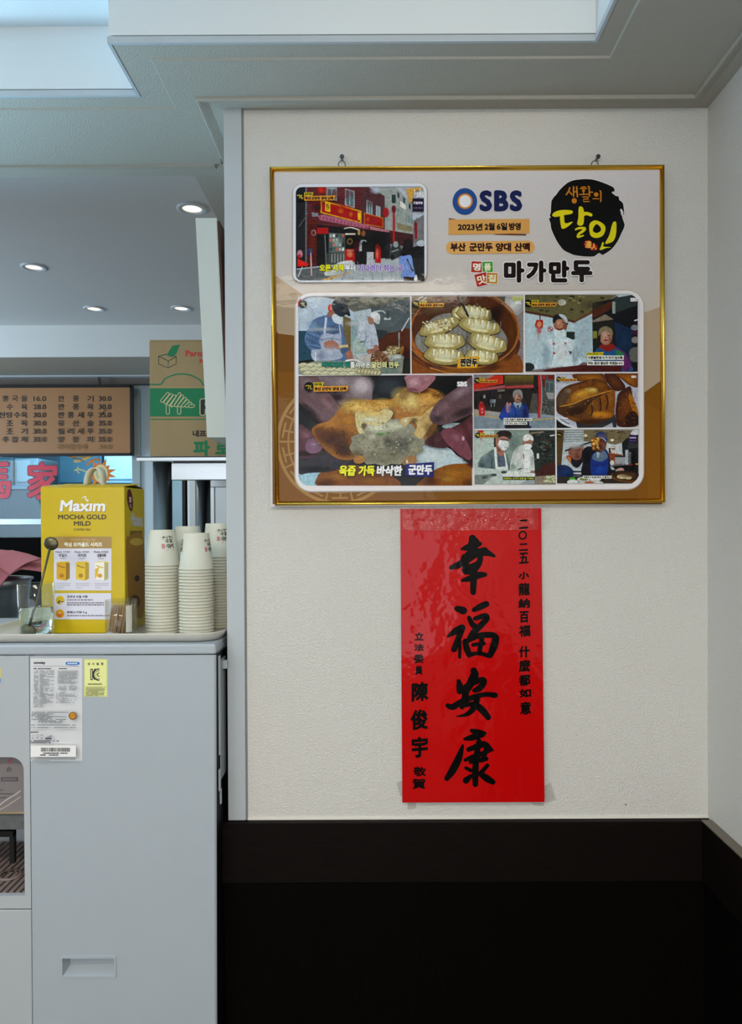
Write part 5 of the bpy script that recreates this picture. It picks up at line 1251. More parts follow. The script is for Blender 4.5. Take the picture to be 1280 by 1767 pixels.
# cook on the right
p.curve([(690, 380), (720, 310), (780, 285), (850, 330), (880, 430), (900, 560), (870, 600), (800, 640), (720, 660), (640, 680), (630, 560), (680, 460)], '#b4bcc6'); p.curve([(640, 500), (700, 490), (770, 560), (800, 620), (700, 640), (640, 670), (630, 570)], '#a5b4ae'); p.stroke([(760, 400), (770, 480), (740, 560)], '#939eac', 8); p.stroke([(830, 420), (830, 560)], '#98a2b0', 8); p.stroke([(705, 520), (760, 510)], '#4a5450', 5)
p.curve([(795, 260), (830, 245), (860, 310), (820, 330), (795, 300)], '#a07866'); p.curve([(815, 245), (830, 212), (870, 205), (912, 235), (915, 290), (905, 325), (870, 315), (845, 270)], '#d8d8d8'); p.curve([(850, 285), (905, 290), (908, 328), (870, 315)], '#c2c4c4'); p.curve([(780, 610), (850, 590), (870, 620), (810, 645)], '#a07060'); p.curve([(855, 560), (890, 555), (905, 600), (870, 600)], '#a07060')
# table with fillings
p.poly([(650, 700), (840, 640), (1060, 600), (1120, 700), (1000, 870), (600, 870)], '#b9b4ae'); p.ell(1060, 600, 80, 46, '#9c8a64', '#76684c'); p.curve([(820, 700), (850, 640), (900, 610), (960, 640), (1010, 700), (1000, 740), (850, 740)], '#7a5a44')
rq = random.Random(5)
for i in range(40): p.ell(rq.uniform(830, 990), rq.uniform(640, 730), 9, 6, rq.choice(['#a07a5c', '#5c4030', '#8c6a50', '#b08c6c']))
for i in range(36): p.ell(rq.uniform(990, 1120), rq.uniform(565, 650), 9, 7, rq.choice(['#b8a880', '#8e7c54', '#c8bc98']))
p.curve([(1130, 650), (1140, 580), (1165, 570), (1165, 620), (1145, 660)], '#a8783c'); p.poly([(1030, 680), (1170, 680), (1160, 860), (1060, 860)], '#a3a8a0'); p.ell(1100, 680, 72, 32, '#c3c6c2', '#9ea4a0'); p.curve([(1000, 740), (1100, 720), (1240, 700), (1240, 870), (1000, 870)], '#2e2e24'); p.poly([(1060, 700), (1165, 690), (1150, 860), (1090, 860)], '#8b9088'); p.ell(1010, 830, 90, 46, '#788880')
p.poly([(60, 770), (250, 720), (640, 720), (900, 800), (900, 870), (60, 870)], '#8c988e')
for i in range(26):
    x, y = 100 + (i % 9) * 92 + (i // 9) * 30, 765 + (i // 9) * 42 + (i % 9) * 2
    p.ell(x, y, 62, 26, '#c3c2a4', '#9a9a7c', -0.2); p.stroke([(x - 50, y + 6), (x, y - 18), (x + 50, y - 8)], '#d4d2b8', 7)
for i in range(7): p.ell(700 + i * 34, 825 + i * 4, 26, 40, '#cdc8a8', '#8f8a68', 0.4)
p.stroke([(560, 720), (660, 710), (760, 760)], '#d8d8d4', 14)
p.glows([(230, 350, 90, 70, '#86a2c0', 0.7), (220, 500, 110, 60, '#5c789a', 0.6), (440, 380, 70, 70, '#4e688c', 0.6), (400, 620, 110, 80, '#c2c8d6', 0.7), (300, 660, 70, 60, '#8a92a6', 0.6), (730, 370, 70, 80, '#d3d8de', 0.7), (840, 470, 50, 90, '#cfd4dc', 0.6), (690, 590, 60, 60, '#bcc8c2', 0.6), (500, 120, 70, 50, '#4c5862', 0.6), (130, 230, 130, 130, '#cbd6e0', 0.7), (900, 120, 200, 50, '#76796e', 0.6), (1000, 330, 150, 80, '#747e82', 0.6), (400, 560, 60, 40, '#c08e7c', 0.6), (600, 660, 44, 40, '#bc8472', 0.6), (880, 240, 40, 40, '#f0f0f0', 0.6), (720, 690, 110, 40, '#cfcac4', 0.6), (1050, 520, 110, 60, '#6c3a26', 0.6), (1180, 640, 60, 90, '#3c1c10', 0.6), (650, 330, 120, 40, '#dfe8ee', 0.45), (300, 390, 260, 30, '#d8e4ee', 0.35)])
for t_, x0_, x1_, c in (('아버지의', 305, 530, '#1c8a7a'), ('뒤', 545, 600, '#1c8a7a'), ('를 이어 온', 605, 815, '#dfe0dc'), ('달인의 만두', 828, 1118, '#d6d4a0')):
    p.text(t_, x0_, 728, x1_, 795, c, 3.0, '#2a3a38', 2.6)
p.ell(108, 126, 38, 38, '#1c2a2c'); p.stroke([(58, 150), (62, 105), (90, 78)], '#b83a30', 9); p.stroke([(84, 122), (108, 116), (100, 144)], '#b8b89c', 7); p.stroke([(120, 112), (120, 146), (134, 146)], '#b8b89c', 7)
p.build('photo_kitchen', PH, fp)

# ================= steamer of dumplings
p = photo().zoom(700, 490, 5.818); p.clip = (709.5, 511, 903, 645.5)
p.rect(40, 110, 1200, 930, '#6a5546'); p.poly([(40, 120), (520, 120), (400, 260), (60, 420)], '#6e5a44'); p.curve([(110, 140), (200, 120), (190, 160), (120, 175)], '#b6b2ac')
for i in range(9): p.stroke([(60, 430 - i * 40), (200, 330 - i * 42), (420, 220 - i * 46)], ('#7e6850', '#584838')[i % 2], 12)
p.poly([(1060, 300), (1200, 280), (1200, 930), (1040, 930)], '#8d8484'); 
for i in range(4): p.stroke([(1090, 480 + i * 120), (1200, 470 + i * 130)], '#6a6062', 5)
p.ell(1080, 210, 120, 105, '#c3c3c2', '#9c9c9c'); p.ell(1130, 140, 70, 30, '#b4b87c'); p.poly([(940, 110), (1000, 110), (990, 200), (930, 170)], '#5c5a54'); p.text('SBS', 1095, 168, 1160, 202, '#dcdcdc', 1.8)
# bamboo ring
p.ell(590, 500, 560, 420, '#3a2212', '#a8682c', 0.05); p.ell(600, 480, 545, 400, '#6b3e1c', '#8a5424', 0.05); p.ell(590, 470, 528, 388, '#3c2415', '#5a3418', 0.05)
p.curve([(100, 590), (130, 480), (300, 330), (480, 290), (800, 300), (980, 480), (1020, 590), (960, 700), (700, 790), (400, 780), (180, 690)], '#8b8984')
for i in range(18): p.stroke([(140 + i * 48, 480 - i * 6), (190 + i * 42, 690)], '#7d7a76', 4)
p.curve([(40, 640), (120, 740), (300, 820), (600, 850), (850, 800), (1040, 690), (1130, 560), (1140, 640), (1060, 780), (860, 880), (600, 910), (320, 890), (120, 800), (40, 720)], '#5a3214'); p.stroke([(50, 640), (180, 755), (420, 835), (650, 845), (880, 795), (1060, 670), (1130, 520), (1120, 380), (1060, 260), (960, 170), (890, 130)], '#a5703c', 12)
p.curve([(50, 720), (300, 870), (620, 915), (900, 860), (1110, 700), (1090, 930), (40, 930)], '#8a5218'); p.stroke([(60, 740), (250, 850), (500, 905), (760, 895), (980, 810), (1110, 660)], '#6a3c10', 16); p.stroke([(240, 840), (420, 890), (640, 905)], '#c8883c', 8)
def dump(cx, cy, rx, ry, rot, folds=6, c='#e2d8b0', e='#a3955f'):
    """half-moon dumpling: smooth belly, pleated upper seam"""
    R_ = lambda v: (cx + v[0] * math.cos(rot) - v[1] * math.sin(rot), cy + v[0] * math.sin(rot) + v[1] * math.cos(rot))
    out = [(-rx * 1.08, ry * 0.15)]
    for i in range(folds):
        t_ = -0.82 + 1.64 * i / (folds - 1); h = math.sqrt(1 - t_ * t_)
        out += [(t_ * rx - rx * 0.07, -ry * (0.35 + 0.50 * h)), (t_ * rx + rx * 0.06, -ry * (0.45 + 0.62 * h))]
    out += [(rx * 1.08, ry * 0.1), (rx * 0.8, ry * 0.62), (rx * 0.3, ry * 0.98), (-rx * 0.35, ry * 0.98), (-rx * 0.85, ry * 0.6)]
    p.curve([R_((x * 1.02, y * 1.03 + 4)) for x, y in out], '#4e4228', 3); p.blob([R_(v) for v in out], c, e, 3, 5)
    for i in range(folds - 1):
        t_ = -0.66 + 1.32 * i / max(folds - 2, 1); h = math.sqrt(1 - t_ * t_)
        p.stroke([R_((t_ * rx, -ry * (0.3 + 0.55 * h))), R_((t_ * rx * 0.95 + 8, -ry * 0.1)), R_((t_ * rx * 0.85 + 4, ry * 0.3))], '#b3a775', [13, 10, 3])
        p.stroke([R_((t_ * rx + rx * 0.10, -ry * (0.25 + 0.5 * h))), R_((t_ * rx + rx * 0.09, ry * 0.05))], '#efe8cc', [16, 8])
    p.ell(*R_((0, ry * 0.45)), rx * 0.5, ry * 0.22, '#e9e0ba', '#d6cba0', rot)
dump(530, 295, 62, 66, 0.7, 4, '#d6c896'); dump(690, 300, 165, 84, 0.18, 6); dump(335, 430, 195, 72, -0.30, 6, '#ddd2a6'); dump(740, 425, 195, 82, 0.18, 6); dump(390, 580, 190, 88, 0.02, 6); dump(815, 595, 190, 92, 0.26, 6); dump(385, 725, 190, 86, 0.10, 6); dump(760, 735, 155, 74, 0.12, 5)
for i in range(60): p.ell(230 + rq.uniform(-60, 260), 425 + rq.uniform(-45, 45), 7, 4, rq.choice(['#e4dcc0', '#8a7a50', '#d8ceb0']))
p.glows([(300, 220, 200, 120, '#84684a', 0.6), (900, 300, 90, 140, '#22130a', 0.7, 0.5), (1060, 480, 60, 180, '#7a4a20', 0.6, 0.1), (690, 300, 120, 40, '#f0e9cc', 0.6), (740, 430, 130, 44, '#efe7c8', 0.6), (390, 590, 130, 44, '#efe7c6', 0.6), (820, 610, 130, 46, '#eee5c2', 0.6, 0.26), (385, 735, 130, 44, '#efe7c6', 0.6), (620, 560, 60, 90, '#6f6c68', 0.5), (560, 870, 340, 40, '#b0742c', 0.6), (980, 800, 120, 60, '#a0642a', 0.6)])
p.poly([(515, 120), (545, 120), (636, 330), (618, 338)], '#26221f')
p.poly([(525, 745), (720, 730), (735, 738), (712, 842), (515, 845)], '#d9a81c'); p.text('찐만두', 540, 748, 716, 832, '#17120a', 4.5, '#f4eecc', 2.0, shear=0.06)
p.zoom(); badge(p, 717.5, 525, 0.80)
p.build('photo_steamer', PH, fp)

# ================= two people at the counter
p = photo().zoom(890, 490, 4.923); p.clip = (905, 508.5, 1100.5, 641.5)
p.rect(60, 80, 1060, 760, '#b4c6cc'); p.poly([(60, 80), (880, 80), (500, 325), (60, 225)], '#6b6646'); 
for i in range(26): p.ell(rq.uniform(100, 760), rq.uniform(100, 270), rq.uniform(8, 22), 7, rq.choice(['#4d4a30', '#87825c', '#3a3826']))
p.ell(392, 155, 34, 24, '#d8d8d0'); p.stroke([(70, 232), (320, 278), (510, 322)], '#5c3a26', 16); p.stroke([(505, 322), (860, 110)], '#70482e', 18); p.poly([(505, 325), (650, 250), (655, 580), (510, 690)], '#a9bcc4')
p.poly([(650, 160), (1060, 80), (1060, 760), (660, 760)], '#1c1d24'); p.poly([(650, 215), (820, 140), (820, 205), (650, 300)], '#5a3020'); p.poly([(820, 120), (1060, 80), (1060, 170), (830, 250)], '#3a4444'); p.poly([(645, 315), (760, 255), (830, 300), (650, 325)], '#8a8070'); p.poly([(650, 325), (830, 300), (830, 600), (655, 600)], '#2b2b26'); p.rect(655, 400, 690, 460, '#8a8a3a'); p.poly([(835, 320), (990, 380), (990, 720), (860, 600)], '#1f3450'); p.curve([(970, 560), (1050, 540), (1050, 650), (980, 650)], '#6a6a66'); p.ell(1015, 475, 30, 26, '#8a8484'); p.ell(1010, 370, 30, 22, '#7c8488'); p.rect(985, 400, 1040, 430, '#4a1a40'); p.stroke([(1010, 310), (1045, 300)], '#e8e8e4', 10); p.rect(820, 150, 845, 250, '#98a09c')
p.rect(430, 405, 500, 470, '#2d3a34')
# hanging ornament and sign
p.stroke([(207, 265), (205, 310)], '#7a2020', 5); p.curve([(170, 330), (180, 305), (200, 312), (225, 305), (228, 345), (220, 375), (180, 375), (165, 352)], '#b02822'); p.ell(200, 342, 18, 22, '#c89060'); p.ell(196, 400, 18, 20, '#b82c22'); p.stroke([(192, 420), (190, 475)], '#a02824', 7)
p.ell(292, 382, 20, 20, '#a83038'); p.ell(292, 382, 14, 14, '#c8c8cc'); p.stroke([(282, 372), (302, 392)], '#a83038', 6)
# chef
p.curve([(190, 620), (240, 490), (330, 460), (430, 455), (500, 500), (520, 600), (540, 690), (180, 720)], '#c9d6da'); p.curve([(225, 520), (250, 500), (260, 700), (190, 720), (195, 620)], '#b3c6ce'); p.stroke([(315, 460), (320, 560), (300, 690)], '#a9bcc4', 6); p.stroke([(480, 560), (500, 690)], '#aebfc6', 6)
p.ell(380, 345, 58, 68, '#b98a70', '#99694f'); p.curve([(320, 390), (350, 385), (415, 390), (420, 440), (380, 462), (340, 455)], '#c8d6da'); p.curve([(318, 330), (320, 280), (360, 255), (410, 262), (440, 310), (435, 345), (400, 300), (350, 300), (330, 325)], '#20242c'); p.curve([(365, 258), (412, 266), (438, 310), (432, 330), (400, 295)], '#b8bcc0')
for x, y in ((352, 330), (400, 328)): p.stroke([(x - 10, y), (x + 8, y)], '#3a2018', 4)
p.stroke([(378, 335), (374, 358)], '#8a5c46', 6); p.stroke([(345, 380), (370, 388), (395, 380)], '#7a2c24', 9)
for x, y in ((322, 508), (420, 505), (325, 588), (422, 580)): p.ell(x, y, 7, 8, '#a82838')
p.stroke([(450, 575), (468, 580), (460, 595)], '#141418', 8)
# second person
p.curve([(665, 640), (680, 560), (740, 530), (850, 535), (930, 590), (975, 690), (970, 740), (680, 740)], '#2a5684'); p.curve([(850, 545), (930, 590), (975, 690), (930, 740), (880, 640)], '#6a2a6c'); p.curve([(860, 560), (920, 600), (900, 640), (850, 600)], '#2c7a54'); p.curve([(715, 540), (730, 515), (820, 510), (838, 545), (780, 570)], '#8a2a24'); p.ell(764, 450, 54, 68, '#c09a88', '#a47a68'); p.curve([(705, 440), (712, 385), (760, 362), (812, 385), (820, 435), (790, 405), (740, 405)], '#8a7e66')
for x, y in ((742, 440), (788, 438)): p.stroke([(x - 10, y), (x + 9, y)], '#33201a', 4)
p.stroke([(765, 445), (764, 465)], '#a87866', 6); p.stroke([(750, 478), (778, 478)], '#8a3430', 8); p.stroke([(715, 430), (712, 480)], '#1c1412', 8)
p.poly([(70, 740), (540, 690), (560, 670), (740, 670), (740, 760), (70, 760)], '#7c6a68'); p.poly([(240, 735), (560, 690), (900, 690), (900, 760), (200, 760)], '#54201e'); p.ell(105, 705, 50, 34, '#2a3034')
p.glows([(265, 600, 50, 130, '#9cb2bc', 0.7), (505, 600, 44, 110, '#a4b6be', 0.7), (390, 580, 70, 110, '#e0e9eb', 0.7), (150, 500, 120, 160, '#c9d8dc', 0.6), (580, 450, 60, 140, '#bccad0', 0.6), (362, 330, 32, 34, '#d6a88e', 0.7), (414, 362, 24, 44, '#855843', 0.6), (375, 425, 44, 26, '#dce6e8', 0.7), (748, 430, 30, 40, '#dab8a8', 0.7), (798, 470, 22, 44, '#946a58', 0.6), (765, 620, 80, 60, '#3c7cae', 0.6), (905, 650, 50, 60, '#86428a', 0.5), (300, 150, 200, 60, '#817c58', 0.5), (650, 180, 120, 50, '#56523a', 0.5), (920, 480, 60, 110, '#2e4c70', 0.6), (420, 720, 260, 24, '#6e302c', 0.6)])
p.poly([(600, 585), (745, 578), (740, 605), (600, 640)], '#c8b818'); p.text('사십년 달인의 아내', 605, 588, 735, 602, '#2c2808', 0.5)
for y, t_ in ((608, '어른들한테 누가 되지 않도록'), (655, '하는 동안 열심히 하겠습니다')): p.rect(605, y, 915, y + 36, '#dcdcd6'); p.text(t_, 612, y + 6, 906, y + 31, '#1c1c20', 1.3)
p.text('SBS', 970, 118, 1030, 150, '#e8e8e8', 2.6)
p.zoom(); badge(p, 911, 523.5, 0.82)
p.build('photo_counter', PH, fp)

# ================= hands tearing a fried dumpling
p = photo().zoom(505, 640, 4.063); p.clip = (515, 648, 814.5, 838)
p.rect(30, 30, 1270, 830, '#14171b'); p.glows([(680, 110, 170, 110, '#454d57', 0.8), (1080, 140, 120, 110, '#20262a', 0.8), (60, 320, 90, 110, '#1b1e24', 0.7)])
p.poly([(30, 690), (200, 670), (330, 690), (420, 800), (30, 815)], '#9fc0cc'); p.curve([(850, 560), (940, 505), (1090, 540), (1160, 600), (1270, 650), (1270, 720), (960, 720), (830, 660)], '#b9cad0'); p.curve([(1050, 390), (1090, 368), (1180, 370), (1150, 392), (1090, 402)], '#b4d0d6'); p.glow(980, 600, 150, 80, '#d6e2e4', 0.7)
p.curve([(175, 740), (230, 700), (400, 660), (520, 680), (700, 740), (720, 815), (210, 815)], '#84521a'); p.glows([(330, 740, 130, 50, '#a8742c', 0.8), (560, 770, 130, 46, '#a0702c', 0.7), (230, 790, 90, 40, '#5a3410', 0.7)])
p.curve([(870, 800), (960, 720), (1060, 668), (1170, 652), (1270, 670), (1270, 815), (880, 815)], '#8f5c18'); p.glows([(1130, 720, 150, 60, '#b07a2c', 0.75), (960, 780, 90, 40, '#5c360e', 0.7), (1240, 790, 70, 50, '#5c3c14', 0.6), (1090, 760, 60, 26, '#c49a48', 0.5)])
# left hand
p.curve([(40, 590), (200, 565), (330, 560), (430, 590), (400, 640), (280, 700), (120, 712), (40, 716)], '#3a383e'); p.glows([(240, 610, 180, 50, '#565058', 0.7), (150, 690, 140, 30, '#1e1c22', 0.8)])
p.curve([(150, 38), (300, 36), (480, 38), (545, 85), (556, 160), (540, 205), (430, 215), (330, 235), (230, 110)], '#82747a'); p.glows([(480, 105, 100, 90, '#c9bec2', 0.85), (340, 80, 110, 60, '#a89ca0', 0.7), (300, 185, 90, 50, '#3c2c32', 0.85), (420, 205, 70, 26, '#5e464a', 0.7)])
p.curve([(36, 36), (160, 36), (215, 110), (290, 200), (350, 290), (378, 350), (372, 405), (335, 436), (270, 425), (190, 360), (100, 270), (36, 200)], '#72595e'); p.glows([(120, 110, 130, 70, '#a08c90', 0.8, 0.8), (240, 230, 130, 50, '#96787c', 0.8, 0.85), (120, 290, 130, 40, '#2c2024', 0.85, 0.78), (230, 385, 90, 30, '#3a2830', 0.8, 0.5), (330, 300, 60, 30, '#b09498', 0.5, 0.9)])
p.curve([(246, 388), (280, 340), (330, 325), (366, 350), (366, 400), (325, 430), (275, 424)], '#7c5864'); p.glows([(315, 360, 60, 30, '#a8858e', 0.7, -0.3), (290, 410, 60, 22, '#54363f', 0.7)])
p.curve([(36, 385), (110, 412), (180, 460), (208, 510), (200, 560), (150, 600), (36, 592)], '#5e3c45'); p.glows([(90, 450, 90, 50, '#8a646c', 0.8, 0.4), (90, 580, 110, 26, '#2e1c22', 0.8)]); p.curve([(92, 512), (120, 482), (165, 476), (200, 505), (200, 548), (150, 578), (98, 560)], '#846479'); p.glows([(150, 515, 46, 26, '#a98ca0', 0.8), (184, 500, 10, 18, '#e0d0d8', 0.8)])
# crust
p.curve([(135, 425), (170, 378), (260, 345), (345, 250), (420, 222), (500, 203), (600, 206), (690, 200), (735, 165), (790, 118), (850, 122), (920, 118), (1000, 135), (1050, 185), (1045, 240), (1000, 320), (960, 400), (890, 450), (780, 480), (600, 480), (480, 480), (440, 560), (430, 615), (330, 618), (250, 570), (190, 510)], '#a8742c')
p.glows([(470, 260, 170, 80, '#eec272', 0.95, 0.1), (630, 245, 130, 60, '#e8b866', 0.9), (400, 340, 120, 80, '#b98434', 0.85), (820, 205, 150, 90, '#eccb86', 0.95, 0.4), (960, 200, 120, 80, '#e2b060', 0.95), (930, 310, 100, 100, '#cda056', 0.85), (780, 170, 60, 60, '#8f6a38', 0.6), (300, 480, 160, 100, '#54300a', 0.9), (220, 450, 90, 60, '#6e4010', 0.8), (360, 560, 90, 70, '#4a2a08', 0.9), (180, 420, 50, 50, '#7a4c18', 0.8), (690, 300, 40, 70, '#8c6a3a', 0.7), (900, 140, 100, 26, '#6e4a20', 0.7), (1010, 170, 50, 30, '#7a4f1c', 0.7)])
for i in range(150): p.glow(rq.uniform(380, 690), rq.uniform(212, 310), rq.uniform(4, 12), rq.uniform(3, 7), rq.choice(['#efcf86', '#a56a1c', '#f6e0a8', '#b9802c', '#e2b45a']), 0.8, 0, 6)
for i in range(110): p.glow(rq.uniform(730, 1030), rq.uniform(150, 300), rq.uniform(4, 12), rq.uniform(3, 7), rq.choice(['#e6c27a', '#9c6a28', '#f2dca4', '#c89646']), 0.75, 0, 6)
for i in range(80): p.glow(rq.uniform(190, 440), rq.uniform(380, 590), rq.uniform(5, 14), rq.uniform(3, 8), rq.choice(['#3c2206', '#84501a', '#6a3e10', '#a06c28']), 0.6, 0, 6)
# filling
p.curve([(900, 330), (960, 250), (1050, 215), (1050, 300), (1010, 380), (960, 470), (915, 520), (880, 470)], '#a5793a'); p.glows([(990, 300, 60, 80, '#c99c58', 0.85, 0.4), (950, 430, 50, 60, '#7a5626', 0.8)])
jag = [(398, 540), (420, 500), (412, 470), (455, 448), (486, 420), (520, 400), (540, 372), (590, 360), (640, 322), (680, 330), (700, 345), (745, 340), (780, 372), (830, 372), (856, 410), (900, 440), (925, 505), (900, 530), (912, 560), (866, 585), (850, 612), (800, 622), (752, 655), (690, 650), (640, 668), (580, 650), (520, 655), (490, 625), (440, 615), (428, 585)]
p.poly(catmull(jag, True, 2), '#918e7c')
p.glows([(600, 395, 140, 60, '#dcdcc6', 0.9), (720, 385, 100, 46, '#d0cfb8', 0.85), (520, 520, 120, 90, '#aaa792', 0.8), (770, 520, 130, 80, '#6e6c62', 0.8), (640, 605, 170, 50, '#8f8c74', 0.85), (860, 540, 70, 70, '#a8a68e', 0.8), (665, 500, 40, 50, '#4c4a44', 0.6), (450, 590, 60, 50, '#7a6a48', 0.7), (560, 460, 70, 34, '#c6c4ae', 0.7), (700, 560, 80, 40, '#8b8976', 0.7)])
p.curve([(440, 300), (456, 285), (478, 262), (496, 290), (530, 306), (590, 302), (640, 272), (700, 292), (672, 345), (600, 385), (520, 376), (482, 372), (486, 410), (500, 440), (468, 436), (446, 380)], '#c9bf92'); p.glows([(560, 300, 120, 26, '#e9c680', 0.8), (470, 275, 40, 30, '#e2b866', 0.8)]); p.glows([(540, 342, 80, 20, '#ebe6c8', 0.85), (466, 330, 18, 60, '#d9cfa0', 0.8), (500, 385, 26, 30, '#54482c', 0.6)])
p.curve([(750, 352), (790, 330), (860, 322), (905, 318), (950, 272), (1010, 250), (995, 330), (950, 410), (900, 470), (850, 455), (872, 385), (830, 352), (790, 385)], '#c4ac74'); p.glows([(790, 350, 30, 22, '#ddd8bc', 0.9), (930, 350, 40, 70, '#cbb077', 0.8, 0.5), (850, 350, 34, 26, '#6a5e40', 0.8), (970, 410, 60, 60, '#7a5a2e', 0.8)])
for i in range(190):
    a = rq.uniform(0, 2 * PI); u = math.sqrt(rq.random()); p.glow(660 + 235 * u * math.cos(a), 500 + 140 * u * math.sin(a), rq.uniform(5, 16), rq.uniform(3, 8), rq.choice(['#c4c2a8', '#6d6b5c', '#dedcc4', '#4c4a42', '#9a9880']), rq.uniform(0.4, 0.85), rq.uniform(-0.6, 0.6), 6)
p.glows([(610, 445, 34, 13, '#4f9a3e', 0.9), (665, 437, 20, 10, '#4a8a3c', 0.8), (690, 460, 14, 8, '#8ab874', 0.6)])
p.curve([(430, 615), (445, 595), (490, 600), (505, 630), (470, 650), (435, 642)], '#a87c3e'); p.curve([(770, 640), (800, 605), (850, 598), (868, 630), (830, 660), (780, 660)], '#9c7848')
# right hand
p.curve([(798, 36), (988, 36), (965, 95), (905, 145), (850, 152), (812, 135), (796, 88)], '#a4767e'); p.glows([(850, 80, 60, 50, '#c9a6ae', 0.85), (940, 60, 60, 40, '#b88a90', 0.8), (830, 135, 60, 20, '#84545c', 0.7)])
p.curve([(1270, 50), (1170, 110), (1060, 185), (1000, 240), (962, 310), (975, 360), (1030, 380), (1110, 365), (1190, 330), (1270, 270)], '#6a5258'); p.glows([(1180, 150, 130, 46, '#98828a', 0.85, -0.55), (1060, 250, 80, 60, '#8d7074', 0.8, -0.7), (1010, 340, 60, 36, '#4e3a40', 0.8), (1200, 290, 110, 40, '#46343c', 0.8, -0.3), (1020, 290, 30, 40, '#a08088', 0.5)])
p.curve([(1270, 330), (1200, 356), (1120, 400), (1040, 425), (950, 470), (925, 505), (960, 530), (1050, 542), (1112, 532), (1160, 590), (1220, 640), (1270, 660)], '#4c2830'); p.glows([(1180, 430, 110, 50, '#7c4650', 0.8, 0.5), (1020, 480, 90, 34, '#65393f', 0.8, -0.2), (1240, 600, 60, 70, '#2e141a', 0.8)]); p.curve([(1038, 442), (1080, 405), (1130, 415), (1200, 470), (1245, 560), (1240, 625), (1170, 592), (1090, 520)], '#7d4b58'); p.glows([(1140, 470, 60, 34, '#a4717c', 0.8, 0.7), (1192, 476, 14, 22, '#dcbcc4', 0.9)]); p.curve([(1270, 330), (1215, 345), (1195, 390), (1215, 440), (1270, 470)], '#5c2e38'); p.glow(1240, 390, 40, 50, '#7c4752', 0.8)
sv = p.soft; p.soft = 0.0
for t_, x0_, x1_, c in (('육즙', 322, 440, '#e8dc2c'), ('가득', 458, 572, '#e8dc2c'), ('바삭한', 586, 764, '#ececec')): p.text(t_, x0_, 664, x1_, 738, c, 3.6, '#2a2014', 2.6, shear=0.08)
p.poly([(788, 655), (990, 640), (985, 748), (784, 738)], '#1c2470'); p.text('군만두', 806, 658, 976, 730, '#ececf0', 3.6, '#3a4494', 2.4, shear=0.06)
p.stroke([(795, 655), (800, 628), (806, 655)], '#f4f0d8', [2, 7, 2]); p.text('SBS', 1148, 78, 1220, 114, '#ececec', 3.0)
p.zoom(); badge(p, 533.5, 668.5, 1.12)
p.build('photo_dumpling_close_up', PH, fp)

# ================= man in the blue coat
p = photo().zoom(810, 640, 8.258); p.clip = (817, 646.5, 957, 740)
p.rect(40, 40, 1230, 850, '#2a1e1c'); p.poly([(50, 60), (480, 60), (480, 180), (50, 260)], '#c0351c'); p.poly([(50, 55), (360, 55), (240, 130), (50, 180)], '#8c8a88'); p.rect(500, 60, 915, 200, '#5c4a24'); p.grad(510, 65, 915, 190, '#7a6a28', '#3d2c18', 5); p.poly([(50, 260), (510, 200), (510, 240), (55, 300)], '#a85a60'); p.poly([(515, 215), (915, 195), (912, 240), (520, 250)], '#a8484c')
p.poly([(55, 290), (500, 250), (500, 590), (60, 540)], '#1f1614'); p.poly([(510, 250), (900, 240), (960, 600), (510, 590)], '#241c18'); p.rect(915, 60, 980, 640, '#171a1c'); p.poly([(900, 320), (980, 320), (980, 620), (840, 600)], '#57534e')
for i in range(6): p.stroke([(60 + i * 80, 300), (66 + i * 80, 540)], '#382824', 7)
p.rect(200, 345, 228, 390, '#c8ccd4'); p.rect(292, 405, 372, 455, '#a9b4c0'); p.stroke([(325, 265), (322, 380)], '#3c2a5c', 12); p.stroke([(310, 460), (310, 510)], '#98a0a4', 8); p.stroke([(355, 460), (355, 505)], '#98a0a4', 8); p.rect(420, 335, 452, 390, '#5c544e'); p.poly([(400, 265), (505, 255), (505, 290), (400, 298)], '#77706a')
p.poly([(1040, 60), (1230, 60), (1230, 640), (1010, 650)], '#5b5c58'); p.rect(1120, 60, 1205, 120, '#7a2418'); p.poly([(1080, 140), (1200, 160), (1200, 300), (1075, 280)], '#6d7c7c'); p.rect(1090, 160, 1130, 285, '#46565a'); p.rect(1145, 170, 1190, 290, '#4a5a5c'); p.poly([(1090, 305), (1205, 310), (1205, 400), (1120, 400)], '#9a9c98'); p.rect(1040, 60, 1080, 230, '#6a2a20'); p.ell(1060, 85, 22, 30, '#a82a34')
for i in range(60): p.ell(rq.uniform(1030, 1210), rq.uniform(400, 640), rq.uniform(5, 16), rq.uniform(4, 10), rq.choice(['#4c4e4c', '#6e706c', '#3a3c3c', '#7c7e78']))
p.poly([(60, 545), (440, 590), (980, 610), (1230, 640), (1230, 850), (50, 850)], '#8a98a2'); p.poly([(60, 545), (440, 590), (440, 640), (60, 610)], '#a19c94'); p.stroke([(60, 612), (250, 645), (440, 675)], '#b8a468', 12); p.stroke([(880, 700), (1060, 690), (1230, 668)], '#b8a468', 12)
for i in range(9): p.stroke([(60, 660 + i * 24), (430, 700 + i * 20)], '#7b8a96', 4); p.stroke([(880, 710 + i * 18), (1220, 690 + i * 20)], '#7b8a96', 4)
p.curve([(140, 620), (138, 470), (170, 438), (205, 470), (215, 620), (180, 632)], '#b01818'); p.ell(165, 455, 18, 22, '#e07060', '#b01818'); p.ell(178, 545, 12, 14, '#d88080'); p.ell(180, 590, 10, 10, '#d89090')
p.poly([(975, 55), (1005, 55), (1018, 400), (1005, 670), (975, 665), (990, 400)], '#c02830'); p.stroke([(1015, 60), (1030, 340), (1015, 630)], '#7aa098', 11)
